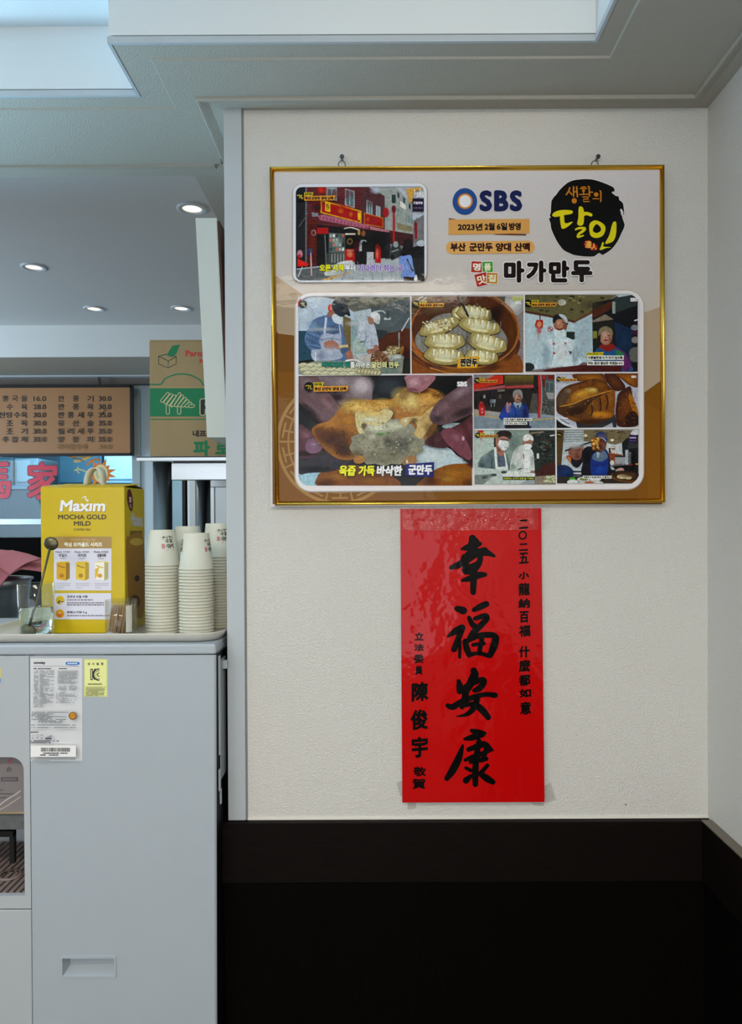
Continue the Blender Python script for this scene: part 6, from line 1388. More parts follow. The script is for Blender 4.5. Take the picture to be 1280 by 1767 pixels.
p.curve([(430, 640), (500, 500), (560, 420), (620, 390), (740, 390), (800, 450), (840, 620), (840, 760), (880, 800), (820, 840), (520, 830), (520, 690), (450, 690)], '#173a88'); p.curve([(520, 440), (570, 370), (620, 360), (640, 460), (560, 470)], '#2a2622'); p.curve([(740, 380), (790, 430), (800, 470), (720, 470)], '#2a2622'); p.curve([(560, 480), (640, 480), (760, 480), (760, 680), (640, 690), (540, 620)], '#274a86'); p.poly([(515, 690), (840, 690), (860, 840), (515, 840)], '#151c2c'); p.curve([(440, 620), (520, 560), (560, 600), (520, 680), (460, 690)], '#1c46a0'); p.stroke([(640, 500), (660, 660)], '#173060', 10)
p.poly([(625, 450), (740, 450), (730, 500), (690, 560), (640, 500)], '#98a8b0'); p.poly([(672, 490), (700, 490), (696, 560), (682, 545)], '#20242c')
p.ell(688, 385, 58, 78, '#b08a7c', '#8c6656'); p.curve([(622, 380), (625, 300), (680, 270), (735, 285), (750, 350), (745, 400), (720, 330), (660, 320), (635, 350)], '#8f8e8c')
for x in (662, 712): p.stroke([(x - 14, 358), (x + 12, 355)], '#2c1a16', 6)
p.stroke([(690, 360), (688, 392)], '#8c6050', 8); p.stroke([(665, 412), (690, 406), (708, 412)], '#4c201c', 9)
p.curve([(530, 580), (525, 480), (540, 448), (556, 480), (575, 458), (592, 470), (575, 530), (590, 570), (570, 590)], '#b3887c')
p.glows([(600, 560, 90, 110, '#3064c0', 0.65), (790, 600, 46, 130, '#0d2456', 0.7), (480, 620, 50, 60, '#2a5cc0', 0.6), (668, 370, 34, 54, '#d0ab9c', 0.7), (726, 410, 24, 56, '#84604f', 0.6), (700, 300, 50, 30, '#b4b2b0', 0.6), (250, 420, 180, 110, '#0f0a0a', 0.6), (700, 560, 60, 90, '#3a66a8', 0.5), (250, 130, 200, 50, '#d8482c', 0.5), (300, 740, 200, 60, '#9dabb6', 0.6), (1050, 740, 140, 50, '#98a6b0', 0.6)])
for y, t_, x1_ in ((672, '진짜 육즙이 풍풍풍 빨려요!', 888), (725, '그게 맛이 있는 거거든요', 820)): p.rect(485, y, x1_, y + 42, '#dcdcd6'); p.text(t_, 494, y + 8, x1_ - 10, y + 35, '#1c1c20', 1.6)
p.zoom(); badge(p, 823, 656.5, 0.58)
p.build('photo_man_outside', PH, fp)

# ================= plate of fried dumplings
p = photo().zoom(950, 635, 7.529); p.clip = (959, 644, 1101, 738.5)
p.rect(50, 60, 1150, 790, '#b8bcc8'); p.poly([(60, 620), (340, 780), (60, 790)], '#17211f'); p.stroke([(60, 630), (180, 720), (360, 790)], '#c8ccd4', 26); p.poly([(330, 700), (840, 600), (860, 780), (350, 780)], '#3a3c40'); p.poly([(660, 780), (800, 710), (820, 790)], '#a8aab4'); p.poly([(1050, 300), (1140, 280), (1140, 470), (1100, 420)], '#b4b6c0')
p.blob([(280, 100), (350, 70), (640, 60), (720, 120), (760, 200), (620, 170), (480, 160), (360, 170)], '#a06c1c', '#6e420c'); p.blob([(700, 70), (820, 60), (940, 180), (970, 260), (860, 300), (760, 220)], '#6b3e10', '#4a2808'); p.blob([(840, 60), (1140, 60), (1140, 240), (1040, 230), (930, 150)], '#a0661c', '#70420e')
p.blob([(70, 440), (100, 330), (190, 240), (380, 180), (560, 140), (700, 170), (790, 260), (840, 290), (830, 460), (820, 620), (700, 690), (500, 740), (330, 700), (150, 620), (80, 560)], '#8a5a1a', '#5c380e'); p.curve([(80, 460), (130, 330), (230, 250), (280, 260), (220, 340), (200, 440), (120, 500)], '#5e4a38')
p.blob([(210, 440), (280, 330), (420, 260), (520, 260), (620, 290), (620, 330), (500, 380), (360, 440), (250, 470)], '#c08c30', '#8a5c14'); p.blob([(440, 270), (530, 255), (620, 300), (560, 330), (470, 310)], '#c8a850', '#b08430'); p.curve([(250, 250), (420, 200), (520, 150), (560, 200), (760, 290), (640, 330), (560, 250), (400, 250), (280, 300)], '#7a4a10')
p.curve([(110, 510), (300, 470), (460, 390), (600, 340), (780, 300), (830, 280), (800, 340), (640, 370), (540, 430), (430, 560), (300, 620), (160, 600)], '#553818'); p.stroke([(120, 500), (300, 460), (460, 390), (620, 340), (800, 290)], '#b8843c', [8, 14, 16, 14, 8]); p.curve([(640, 380), (760, 320), (830, 300), (820, 560), (700, 560), (650, 480)], '#8a5820'); p.blob([(660, 560), (820, 570), (800, 640), (640, 660), (560, 620)], '#c8881c', '#8a5612'); p.blob([(520, 590), (640, 570), (660, 640), (560, 660)], '#b88c40', '#7a5018')
for i in range(170):
    a = rq.uniform(0, 2 * PI); rr2 = math.sqrt(rq.random()); p.glow(470 + 340 * rr2 * math.cos(a), 450 + 230 * rr2 * math.sin(a), rq.uniform(6, 20), rq.uniform(4, 10), rq.choice(['#b8842c', '#4c2c08', '#e0bc70', '#6e4412', '#9c6a20']), 0.65, rq.uniform(0, 3), 6)
p.glows([(400, 330, 160, 60, '#d2a244', 0.8, -0.3), (540, 285, 90, 40, '#d8be6e', 0.8), (180, 380, 70, 110, '#6e5a48', 0.7, 0.5), (620, 600, 150, 60, '#c98f2c', 0.8), (760, 420, 70, 110, '#a87028', 0.7), (330, 560, 180, 70, '#3e280e', 0.75, -0.1), (300, 660, 150, 40, '#8f5e1c', 0.7, 0.3), (650, 220, 130, 60, '#9c671c', 0.7, 0.4), (500, 700, 220, 36, '#4a2c08', 0.6), (230, 300, 60, 40, '#b8a08a', 0.4)])
for q in ([(640, 400), (650, 500), (640, 560)], [(720, 350), (740, 440), (720, 540)], [(400, 520), (480, 460), (530, 430)], [(530, 480), (540, 560), (520, 620)]): p.stroke(q, '#4a2a08', 12)
p.blob([(850, 460), (880, 330), (990, 250), (1040, 250), (1060, 360), (1130, 560), (1140, 740), (880, 760), (840, 600)], '#7a4814', '#4c2a08'); p.curve([(1010, 380), (1050, 360), (1140, 590), (1130, 620), (1060, 540)], '#a8701c'); p.curve([(980, 620), (1080, 570), (1130, 640), (1100, 740), (990, 740)], '#3a2210')
for i in range(90): p.glow(rq.uniform(860, 1120), rq.uniform(290, 740), rq.uniform(6, 20), rq.uniform(4, 10), rq.choice(['#a8702c', '#4a2a0a', '#c89448', '#6a4010']), 0.65, rq.uniform(0, 3), 6)
p.stroke([(150, 655), (215, 655)], '#d8d8d4', 12); p.text('SBS', 1040, 100, 1108, 132, '#e4e0d8', 2.4)
p.zoom(); badge(p, 963.3, 654.5, 0.52)
p.build('photo_fried_dumplings', PH, fp)

# ================= two masked cooks
p = photo().zoom(810, 735, 8.258); p.clip = (818, 742, 958, 836)
p.rect(50, 50, 1230, 840, '#9fb2ac'); p.poly([(340, 60), (850, 60), (850, 640), (500, 640), (350, 400)], '#8b9c94'); p.poly([(60, 60), (350, 60), (350, 580), (60, 580)], '#b4c4be'); p.poly([(850, 60), (1225, 60), (1225, 700), (920, 700), (850, 400)], '#2f3836')
for i in range(90): p.ell(rq.uniform(860, 1220), rq.uniform(80, 560), rq.uniform(8, 30), rq.uniform(6, 18), rq.choice(['#252e2c', '#46524e', '#384440', '#56625c', '#1f2624', '#50442e']))
p.stroke([(860, 110), (940, 95), (1050, 85)], '#8a7c64', 14); p.stroke([(1150, 140), (1210, 130)], '#d8dcd8', 10); p.rect(958, 390, 992, 465, '#c8ccc8'); p.curve([(940, 690), (1040, 580), (1160, 520), (1225, 540), (1225, 720), (960, 715)], '#4c2824')
p.curve([(130, 580), (170, 450), (240, 400), (360, 330), (480, 380), (540, 440), (560, 620), (320, 610)], '#66787c'); p.curve([(380, 400), (480, 400), (540, 590), (400, 590)], '#5a6a78'); p.stroke([(320, 460), (315, 600)], '#4a5a60', 9); p.stroke([(230, 400), (300, 420), (330, 480)], '#56686c', 8)
p.curve([(350, 210), (400, 180), (480, 180), (500, 260), (480, 420), (420, 410), (370, 330)], '#a27462'); p.poly([(345, 300), (380, 305), (405, 600), (370, 620)], '#d2d8d4'); p.poly([(490, 380), (510, 390), (548, 600), (520, 600)], '#d2d8d4'); p.poly([(375, 590), (545, 575), (550, 630), (375, 630)], '#ccd2d0')
p.curve([(410, 260), (440, 200), (520, 200), (562, 250), (550, 300), (500, 345), (430, 320)], '#d4d8d8'); p.curve([(380, 130), (420, 80), (520, 70), (590, 100), (592, 170), (560, 185), (480, 150), (400, 160)], '#241c1c'); p.curve([(430, 165), (480, 150), (540, 170), (550, 205), (440, 195)], '#a87a6c'); p.stroke([(440, 185), (500, 195), (560, 205)], '#2a2420', 6); p.rect(348, 170, 372, 300, '#231a18')
p.curve([(580, 620), (630, 370), (700, 290), (760, 275), (840, 320), (900, 370), (920, 560), (920, 640), (860, 660), (700, 660)], '#c6ccc8'); p.curve([(590, 600), (640, 440), (700, 520), (740, 600), (690, 650), (600, 650)], '#aebdb2'); p.curve([(640, 400), (700, 480), (760, 600), (700, 630), (640, 560)], '#bcc4c0'); p.poly([(770, 360), (850, 350), (860, 660), (780, 660)], '#d6d8d8'); p.stroke([(770, 400), (772, 465)], '#982c30', 9); p.stroke([(690, 620), (740, 605)], '#30342e', 10)
p.curve([(760, 215), (800, 200), (890, 210), (885, 270), (830, 340), (780, 300)], '#9c7464'); p.curve([(775, 280), (800, 262), (860, 262), (885, 290), (850, 330), (800, 335)], '#d8dcdc'); p.curve([(765, 200), (780, 140), (830, 120), (890, 145), (905, 210), (860, 190), (810, 215)], '#d4d4d0'); p.curve([(870, 650), (910, 640), (940, 700), (900, 700)], '#a07a6c')
p.poly([(60, 580), (380, 620), (600, 640), (930, 680), (930, 720), (720, 830), (60, 830)], '#b4c0bc'); p.poly([(60, 700), (380, 680), (200, 830), (60, 830)], '#7c8682'); p.poly([(430, 665), (600, 640), (920, 680), (920, 720), (480, 720)], '#cfd4d0'); 
for x, y in ((220, 735), (345, 698), (490, 660)): p.ell(x, y, 40, 16, '#4c5450')
p.poly([(720, 830), (830, 745), (960, 760), (930, 830)], '#98a0a4'); p.poly([(930, 720), (1225, 700), (1225, 830), (920, 830)], '#8c8274'); 
for i in range(30): p.ell(rq.uniform(1060, 1220), rq.uniform(710, 800), rq.uniform(10, 24), rq.uniform(6, 14), rq.choice(['#b4bc9c', '#94a07c', '#ccccb0']))
p.curve([(120, 70), (190, 65), (185, 100), (140, 95)], '#b02824'); p.stroke([(160, 170), (162, 265)], '#a82a2a', 14)
p.glows([(230, 470, 90, 70, '#80949a', 0.7), (180, 560, 60, 50, '#4e6066', 0.6), (465, 500, 60, 80, '#6c7e90', 0.6), (480, 245, 50, 40, '#f2f4f4', 0.7), (520, 310, 40, 30, '#b0b6b8', 0.6), (820, 290, 40, 26, '#f0f2f2', 0.6), (180, 300, 130, 200, '#cbd6d0', 0.6), (640, 250, 120, 150, '#7c8c86', 0.6), (700, 430, 80, 120, '#e0e3df', 0.7), (620, 580, 50, 60, '#8fa096', 0.6), (890, 500, 36, 110, '#aab2ae', 0.6), (470, 110, 70, 30, '#443434', 0.6), (420, 330, 40, 60, '#805444', 0.6), (400, 760, 220, 50, '#cfd8d4', 0.6), (1080, 640, 100, 50, '#653832', 0.6)])
p.rect(474, 726, 928, 768, '#1c200f'); p.text('은둔하는 도사가 있을 줄 거예요?', 484, 734, 918, 762, '#b4bc3c', 1.3)
p.zoom(); badge(p, 824, 751, 0.58)
p.build('photo_masked_cooks', PH, fp)

# ================= man lifting a dumpling with chopsticks
p = photo().zoom(950, 735, 7.529); p.clip = (960, 741, 1102, 834)
p.rect(60, 40, 1150, 760, '#b4bcc0'); p.poly([(70, 50), (180, 50), (140, 520), (75, 530)], '#5c4a2a'); p.ell(110, 112, 34, 34, '#2a2410'); p.stroke([(90, 115), (112, 108), (130, 125)], '#a89434', 7); p.poly([(185, 50), (425, 50), (420, 200), (170, 210)], '#8d9698')
for i in range(5): p.stroke([(190, 70 + i * 30), (415, 66 + i * 30)], '#b4bcbe', 9)
p.poly([(430, 50), (1140, 50), (1140, 130), (850, 245), (720, 210), (430, 195)], '#7d7256')
for i in range(40): p.ell(rq.uniform(450, 1100), rq.uniform(60, 200), rq.uniform(10, 24), 7, rq.choice(['#6b6046', '#8d8264', '#5c5340']))
p.ell(800, 182, 20, 12, '#f2ecd8'); p.ell(455, 125, 22, 16, '#c8c0a8'); p.poly([(710, 230), (850, 245), (925, 215), (925, 400), (720, 400)], '#c0c6c6'); p.poly([(1005, 150), (1140, 110), (1140, 620), (960, 580), (930, 220)], '#25282a'); p.rect(755, 285, 800, 350, '#1c1c1e'); p.ell(815, 310, 34, 46, '#c4b8b0'); p.stroke([(795, 298), (835, 298)], '#2a1c18', 8); p.poly([(745, 350), (925, 370), (920, 520), (770, 500)], '#8a4a2c')
p.rect(838, 400, 972, 492, '#9a9ea2'); p.rect(838, 385, 972, 405, '#26282a'); p.rect(970, 310, 1010, 500, '#b0b6ba'); p.rect(1015, 340, 1045, 490, '#8a9296'); p.poly([(760, 500), (1060, 500), (1060, 530), (780, 530)], '#73777a'); p.poly([(800, 520), (1140, 500), (1140, 620), (900, 640)], '#1a1a1c'); p.ell(800, 478, 24, 30, '#c4c8c8'); p.stroke([(1010, 505), (1060, 500)], '#b04048', 9); p.rect(1100, 485, 1140, 505, '#b89848')
for y in range(160, 300, 18): p.stroke([(1010, y), (1135, y - 10)], '#4a4e50', 6)
p.poly([(230, 375), (310, 450), (270, 490), (198, 405)], '#a83c24'); p.poly([(235, 400), (280, 445), (262, 465), (215, 410)], '#c8983c')
p.curve([(75, 540), (130, 510), (220, 520), (290, 580), (330, 670), (80, 670)], '#1c3460')
for i in range(5): p.stroke([(300, 570 + i * 22), (420, 572 + i * 22)], ('#c8ccd0', '#3a4450')[i % 2], 12)
p.curve([(390, 360), (450, 285), (540, 270), (700, 300), (750, 370), (780, 560), (850, 570), (800, 620), (760, 645), (420, 645), (420, 470), (350, 540), (280, 500), (275, 400), (340, 420)], '#141c2c'); p.curve([(530, 400), (600, 340), (700, 310), (745, 400), (720, 640), (540, 640)], '#1c3c88'); p.curve([(600, 330), (680, 310), (740, 400), (650, 460), (540, 420)], '#66788e'); p.poly([(600, 340), (640, 340), (625, 420), (605, 400)], '#a8bcc4'); p.stroke([(540, 500), (640, 520), (730, 480)], '#16306e', 12)
p.curve([(585, 300), (590, 200), (660, 170), (720, 210), (705, 290), (650, 340), (600, 330)], '#5a3a30'); p.curve([(620, 230), (700, 220), (700, 300), (640, 330)], '#7a4e40'); p.curve([(588, 150), (600, 100), (650, 80), (720, 100), (738, 150), (722, 205), (680, 165), (620, 145)], '#1c3a74'); p.stroke([(625, 140), (680, 160), (720, 200)], '#a8b4c4', 7)
p.curve([(232, 330), (260, 265), (310, 255), (420, 260), (400, 350), (390, 420), (330, 440), (260, 400)], '#8a5e50'); p.stroke([(255, 300), (320, 320), (380, 310)], '#6b4438', 7); p.stroke([(250, 350), (310, 360), (360, 350)], '#6b4438', 7); p.stroke([(190, 322), (400, 250), (540, 205)], '#2a1a16', 13)
p.curve([(530, 190), (560, 155), (620, 150), (635, 200), (600, 260), (570, 310), (540, 300)], '#8a5a1c')
for i in range(40): p.ell(rq.uniform(535, 625), rq.uniform(160, 300), rq.uniform(4, 12), rq.uniform(4, 9), rq.choice(['#c89434', '#e0c488', '#5a3408', '#d8a84c']))
p.poly([(80, 665), (760, 640), (1140, 640), (1140, 760), (80, 760)], '#3a3430'); p.ell(280, 690, 36, 20, '#4aa828'); p.ell(285, 730, 70, 30, '#ccd0d0'); p.ell(425, 695, 80, 28, '#c4c8c4'); p.ell(430, 692, 50, 14, '#7a8a4c'); p.ell(580, 690, 70, 24, '#ccd0d0'); p.ell(520, 740, 160, 26, '#c0c2c0'); p.ell(500, 735, 60, 12, '#b0603c')
p.curve([(845, 575), (900, 548), (945, 560), (940, 590), (870, 590)], '#b8988c'); p.ell(980, 660, 205, 76, '#26180c', '#6a4a24', 0.1); p.ell(985, 645, 190, 62, '#54402a', '#3a2814', 0.1); p.ell(930, 658, 70, 26, '#c8b894'); p.ell(1010, 672, 40, 20, '#c4b48e')
p.rect(1015, 115, 1110, 212, '#3a1a58'); p.text('오늘방송', 1020, 142, 1106, 164, '#d0c8dc', 0.9); p.text('17회 예고', 1026, 186, 1102, 200, '#8a7aa0', 0.4); p.curve([(1040, 100), (1070, 60), (1130, 60), (1130, 110), (1060, 112)], '#c8ccd0')
p.glows([(640, 570, 90, 80, '#2c5cba', 0.65), (660, 380, 60, 50, '#8496aa', 0.6), (480, 400, 60, 120, '#0a0f1a', 0.6), (300, 330, 60, 70, '#a87868', 0.6), (350, 400, 50, 40, '#6a4438', 0.6), (650, 130, 60, 36, '#2c509a', 0.6), (640, 270, 40, 50, '#3c241c', 0.6), (690, 260, 24, 40, '#a06e5a', 0.6), (300, 250, 160, 60, '#cdd3d6', 0.5), (800, 130, 260, 50, '#938768', 0.5), (990, 640, 150, 40, '#6e5638', 0.6), (1060, 420, 80, 140, '#181a1c', 0.6), (200, 600, 90, 50, '#2a4a80', 0.6), (905, 440, 50, 36, '#b8bcc0', 0.6)])
p.rect(415, 648, 788, 684, '#dcdcd6'); p.text('육즙에 지금 맡아봐도 저 빨래요?', 424, 655, 780, 679, '#1c1c20', 1.2)
p.zoom(); p.build('photo_man_eating', PH, fp)

# ================= white separators and rounded inner corners
g = pl(0.0047)
WH = '#d6d2d3'
ring(g, (510.5, 321.5, 731.5, 482.5, 10), (505.5, 316, 736, 485.5, 15), '#ccd0d8')
ring(g, (515, 509.5, 1102.5, 838, 22), (510, 503.5, 1109.5, 846, 28), WH)
def sep(x0, y0, x1, y1, w_=2.2):
    if abs(x1 - x0) > abs(y1 - y0): g.poly([(x0, y0 - w_ / 2), (x1, y1 - w_ / 2), (x1, y1 + w_ / 2), (x0, y0 + w_ / 2)], WH)
    else: g.poly([(x0 - w_ / 2, y0), (x0 + w_ / 2, y0), (x1 + w_ / 2, y1), (x1 - w_ / 2, y1)], WH)
sep(511, 648, 1107, 643); sep(708.5, 510, 709, 646); sep(904, 508, 905, 645); sep(815.5, 647, 817.5, 840); sep(957.5, 645, 959.5, 838); sep(816, 741.5, 1104, 738.5)
g.build('photo_borders', PM, fp)

# ================= headings
g = pl(0.0012).zoom(750, 270, 3.122)
# broadcaster mark: blue ring, orange ring and letters
g.ell(163, 240, 66, 72, '#1f4a86'); g.ell(162, 242, 66, 71, '#1d4482'); g.ell(215, 215, 8, 8, '#1d4482'); g.ell(164, 239, 41, 42, '#c87a2c'); g.ell(164, 239, 32, 33, '#d5d6da')
for ch, x0_, x1_ in (('S', 241, 310), ('B', 320, 398), ('S', 404, 472)): g.text(ch, x0_, 180, x1_, 294, '#131a48', 7.5)
g.poly([(76, 330), (115, 336), (78, 350)], '#6a3418'); g.poly([(300, 412), (494, 416), (492, 424), (330, 420)], '#6a3418'); g.poly([(74, 338), (511, 334), (511, 412), (74, 421)], '#c8924c')
g.text('2023년', 124, 358, 258, 398, '#20140c', 2.1); g.text('2월', 268, 356, 324, 397, '#20140c', 2.1); g.text('6일', 334, 355, 391, 396, '#20140c', 2.1); g.text('방영', 400, 355, 464, 396, '#20140c', 2.1)
g.poly([(60 + 34 - 34 * math.sin(a), 490 - 34 * math.cos(a)) for a in [PI * i / 10 for i in range(11)]] + [(505 + 34 * math.sin(a), 486 + 34 * math.cos(a)) for a in [PI * i / 10 for i in range(11)]], '#d09a54')
for t_, x0_, x1_ in (('부산', 84, 168), ('군만두', 186, 314), ('양대', 328, 412), ('산맥', 429, 513)): g.text(t_, x0_, 464, x1_, 511, '#2c120c', 2.5, slope=-0.01)
# four little tiles
for ch, cx, cy, s_, ro, c in (('명', 227, 594, 30, 0.04, '#a8301c'), ('품', 285, 594, 28, -0.03, '#3c8a2c'), ('맛', 253, 662, 34, -0.22, '#a01c20'), ('집', 309, 655, 29, 0.05, '#b07a2c')):
    for gr, cc_ in ((3.5, '#dcd8d4'), (0, c)):
        h = s_ + gr; g.poly([(cx + h * (math.cos(ro) * a_ - math.sin(ro) * b_), cy + h * (math.sin(ro) * a_ + math.cos(ro) * b_)) for a_, b_ in ((-1, -1), (1, -1), (1, 1), (-1, 1))], cc_)
    k2 = s_ * 0.68; g.text(ch, cx - k2, cy - k2, cx + k2, cy + k2, '#ead8b8' if ch != '명' else '#eadcd0', 1.7, rot=ro)
for ch, x0_, x1_ in (('마', 372, 484), ('가', 492, 602), ('만', 614, 726), ('두', 734, 850)): g.text(ch, x0_ + 3, 563, x1_ + 3, 685, '#5f5a5c', 8); g.text(ch, x0_, 560 - (x0_ - 372) * 0.005, x1_, 680 - (x0_ - 372) * 0.005, '#1b0f10', 7.5, '#e6e2e0', 5.5)
g.build('heading_lettering', PM, fp)
# round black programme seal
g = pl(0.0012).zoom(940, 300, 8.533)
seal = [(500, 78), (600, 70), (720, 80), (850, 120), (960, 165), (1020, 200), (1028, 250), (985, 265), (1050, 320), (1090, 325), (1100, 380), (1150, 420), (1165, 500), (1170, 590), (1140, 600), (1150, 660), (1178, 740), (1165, 800), (1130, 870), (1090, 960), (1040, 1040), (980, 1110), (900, 1165), (850, 1190), (800, 1160), (740, 1205), (680, 1215), (560, 1210), (430, 1190), (360, 1160), (280, 1120), (200, 1020), (140, 910), (95, 800), (85, 720), (62, 650), (90, 560), (100, 390), (170, 300), (230, 220), (330, 130), (420, 90)]
g.poly(catmull([(632 + (x - 632) * 1.012, 640 + (y - 640) * 1.012) for x, y in seal], True, 2), '#d8d4d0'); g.poly(catmull(seal, True, 2), '#0a090b')
g.curve([(1112, 520), (1135, 515), (1160, 570), (1135, 610), (1122, 570)], '#c6c2c0'); g.ell(75, 632, 12, 14, '#c6c2c0')
OR = '#b8721c'
for q, w_ in ([[(370, 200), (352, 250), (318, 300)], 22], [[(352, 245), (398, 298)], 20], [[(425, 185), (425, 325)], 22], [[(470, 185), (482, 330)], 22], [[(428, 260), (475, 258)], 18], [[(545, 190), (600, 188)], 16], [[(522, 212), (618, 210)], 16], [[(572, 255), (572, 300)], 16], [[(515, 298), (640, 294)], 16], [[(640, 180), (655, 185), (660, 320)], 22], [[(660, 265), (705, 265)], 18], [[(560, 335), (640, 335), (640, 365)], 16], [[(640, 366), (572, 368), (572, 405), (655, 402)], 16], [[(710, 362), (798, 362)], 14], [[(815, 245), (828, 260), (826, 402)], 20]): g.stroke(q, OR, w_, smooth=False)
g.ell(435, 392, 38, 40, OR); g.ell(572, 245, 22, 20, OR); g.ell(758, 300, 34, 32, OR)
YE = '#cfc21a'
g.curve([(110, 605), (150, 555), (250, 528), (370, 530), (415, 550), (390, 585), (280, 605), (160, 630)], YE); g.curve([(225, 610), (280, 605), (300, 720), (400, 700), (405, 715), (330, 780), (262, 805), (238, 760)], YE)
g.curve([(500, 500), (530, 475), (565, 500), (580, 580), (570, 730), (520, 760), (478, 730), (495, 640)], YE); g.stroke([(570, 590), (620, 580), (680, 600)], YE, [55, 50, 48]); g.stroke([(455, 815), (510, 795), (590, 800), (560, 840), (505, 880), (490, 925), (570, 905)], YE, [26, 34, 40, 40, 36, 34, 18])
ringp = [(1, 0)]
g.curve([(655, 800), (670, 720), (750, 680), (860, 730), (895, 800), (860, 900), (770, 940), (680, 910)], YE); g.curve([(708, 830), (735, 760), (775, 738), (825, 790), (820, 840), (760, 868)], '#0a090b'); g.curve([(890, 1020), (950, 900), (990, 750), (1020, 700), (1055, 720), (1050, 880), (1020, 970), (970, 1010)], YE); g.curve([(808, 1110), (830, 1060), (850, 1000), (872, 1020), (865, 1065), (975, 1078), (900, 1090), (840, 1115)], YE)
g.ell(640, 1035, 62, 62, '#a01c12'); g.ell(720, 1075, 56, 50, '#a01c12'); g.text('達', 596, 982, 690, 1088, '#e0b050', 2.5); g.text('人', 680, 1015, 768, 1116, '#e0b050', 2.5)
g.build('round_seal', PM, fp)
# ------------------------------------------------------------------ red new-year paper taped to the wall
dt_, db2 = 1.5150, 1.5065
q4 = [W(690.5, 878, dt_), W(933.5, 877, dt_), W(939.5, 1384, db2), W(694, 1385, db2)]
rc = (q4[0] + q4[1] + q4[2] + q4[3]) / 4
rn = (q4[1] - q4[0]).cross(q4[3] - q4[0]).normalized()
if rn.y > 0: rn = -rn
rp_ = thing('red_greeting_paper', 'glossy red paper with black brush characters taped to the wall under the poster', 'paper', (rc.x, rc.y, q4[2].z))
def onr(px, py, h=0.0):
    r_ = ray(px, py); return CAM + r_ * ((rc - CAM).dot(rn) / r_.dot(rn)) + rn * h
RED = print_mat('red_gloss_paper', 0.45, 0.6, 7, mott=0.0, spec=0.05, bdist=0.010, coat=0.38)
pr = Print(rc, rn, 0.0)
pr.poly([(690.5, 878), (933.5, 877), (939.5, 1384), (694, 1385)], '#ae0002'); 
pr.build('sheet', RED, rp_)
b = MB().add([onr(690.5, 878, -0.0004), onr(933.5, 877, -0.0004), onr(939.5, 1384, -0.0004), onr(694, 1385, -0.0004)], [(0, 1, 2, 3)])
b.build('sheet_back', mat('white_paper_back', '#dcd6d2', 0.6), rp_)
K3 = '#0c0606'
pr = Print(rc, rn, 0.00015).zoom(670, 860, 4.414)
for pts, ws in [
    # first character
    ([(640, 305), (650, 340), (640, 385)], [58, 90, 62]), ([(560, 385), (610, 372), (690, 345), (700, 340)], [22, 52, 44, 22]), ([(665, 330), (640, 400), (600, 430)], [52, 66, 44]),
    ([(478, 527), (530, 508), (600, 470), (680, 420), (750, 415), (808, 440)], [34, 52, 50, 50, 50, 20]), ([(575, 440), (570, 480), (600, 520)], [34, 46, 60]), ([(690, 395), (740, 385), (750, 410)], [30, 26, 22]),
    ([(595, 545), (640, 535), (690, 490), (700, 440)], [74, 80, 50, 44]), ([(565, 625), (620, 610), (690, 585), (735, 580)], [26, 46, 52, 36]), ([(650, 540), (648, 620), (645, 715)], [60, 54, 44]),
    # second character
    ([(525, 840), (570, 855)], [46, 60]), ([(455, 1050), (505, 1015), (560, 985)], [20, 50, 54]), ([(562, 985), (535, 1060), (500, 1150)], [52, 46, 46]), ([(545, 1090), (542, 1210)], [26, 24]),
    ([(650, 850), (700, 825), (745, 805)], [34, 50, 48]), ([(615, 910), (640, 960), (680, 985), (720, 950), (748, 915), (735, 895), (660, 915)], [34, 44, 50, 46, 46, 44, 34]), ([(690, 980), (650, 1020), (620, 1060)], [50, 50, 40]),
    ([(585, 1090), (595, 1140), (615, 1190)], [44, 50, 46]), ([(600, 1085), (690, 1045), (790, 1040), (825, 1060)], [38, 44, 46, 40]), ([(818, 1060), (805, 1120), (775, 1195)], [52, 60, 44]), ([(715, 1040), (705, 1110), (690, 1180)], [40, 38, 36]), ([(645, 1115), (730, 1105)], [30, 26]), ([(620, 1190), (690, 1180), (770, 1200)], [34, 30, 36])]:
    pr.stroke(pts, K3, ws)
pr.zoom(670, 1120, 4.414)
for pts, ws in [
    ([(650, 165), (655, 200), (625, 260), (600, 310)], [52, 66, 62, 50]), ([(535, 245), (545, 290), (545, 320)], [34, 56, 52]), ([(590, 300), (650, 255), (720, 232), (725, 260), (690, 300), (655, 315)], [40, 44, 42, 46, 50, 34]),
    ([(450, 430), (490, 440), (550, 405), (650, 365), (740, 345), (812, 352)], [34, 48, 46, 42, 36, 44]), ([(595, 290), (580, 380), (560, 440)], [54, 48, 40]), ([(575, 430), (650, 420), (710, 460), (760, 520)], [30, 42, 54, 44]), ([(680, 360), (655, 440), (600, 495), (520, 513)], [44, 48, 34, 8]),
    # fourth character
    ([(635, 620), (690, 640), (735, 640)], [32, 56, 26]), ([(580, 685), (640, 672), (720, 650)], [22, 50, 40]), ([(565, 735), (535, 830), (490, 920), (445, 985)], [22, 54, 58, 40]),
    ([(610, 765), (690, 735), (740, 725), (795, 772)], [36, 46, 42, 16]), ([(585, 845), (660, 815), (770, 775)], [26, 40, 28]), ([(745, 740), (735, 800), (710, 850)], [40, 34, 30]), ([(625, 860), (690, 845), (745, 835)], [30, 40, 34]), ([(690, 700), (668, 830), (662, 940), (662, 1030)], [40, 46, 50, 42]),
    ([(590, 905), (630, 925)], [26, 30]), ([(590, 1000), (630, 965)], [50, 30]), ([(755, 885), (710, 935), (690, 950)], [30, 34, 26]), ([(700, 950), (750, 985), (795, 1012)], [40, 54, 40])]:
    pr.stroke(pts, K3, ws)
pr.zoom()
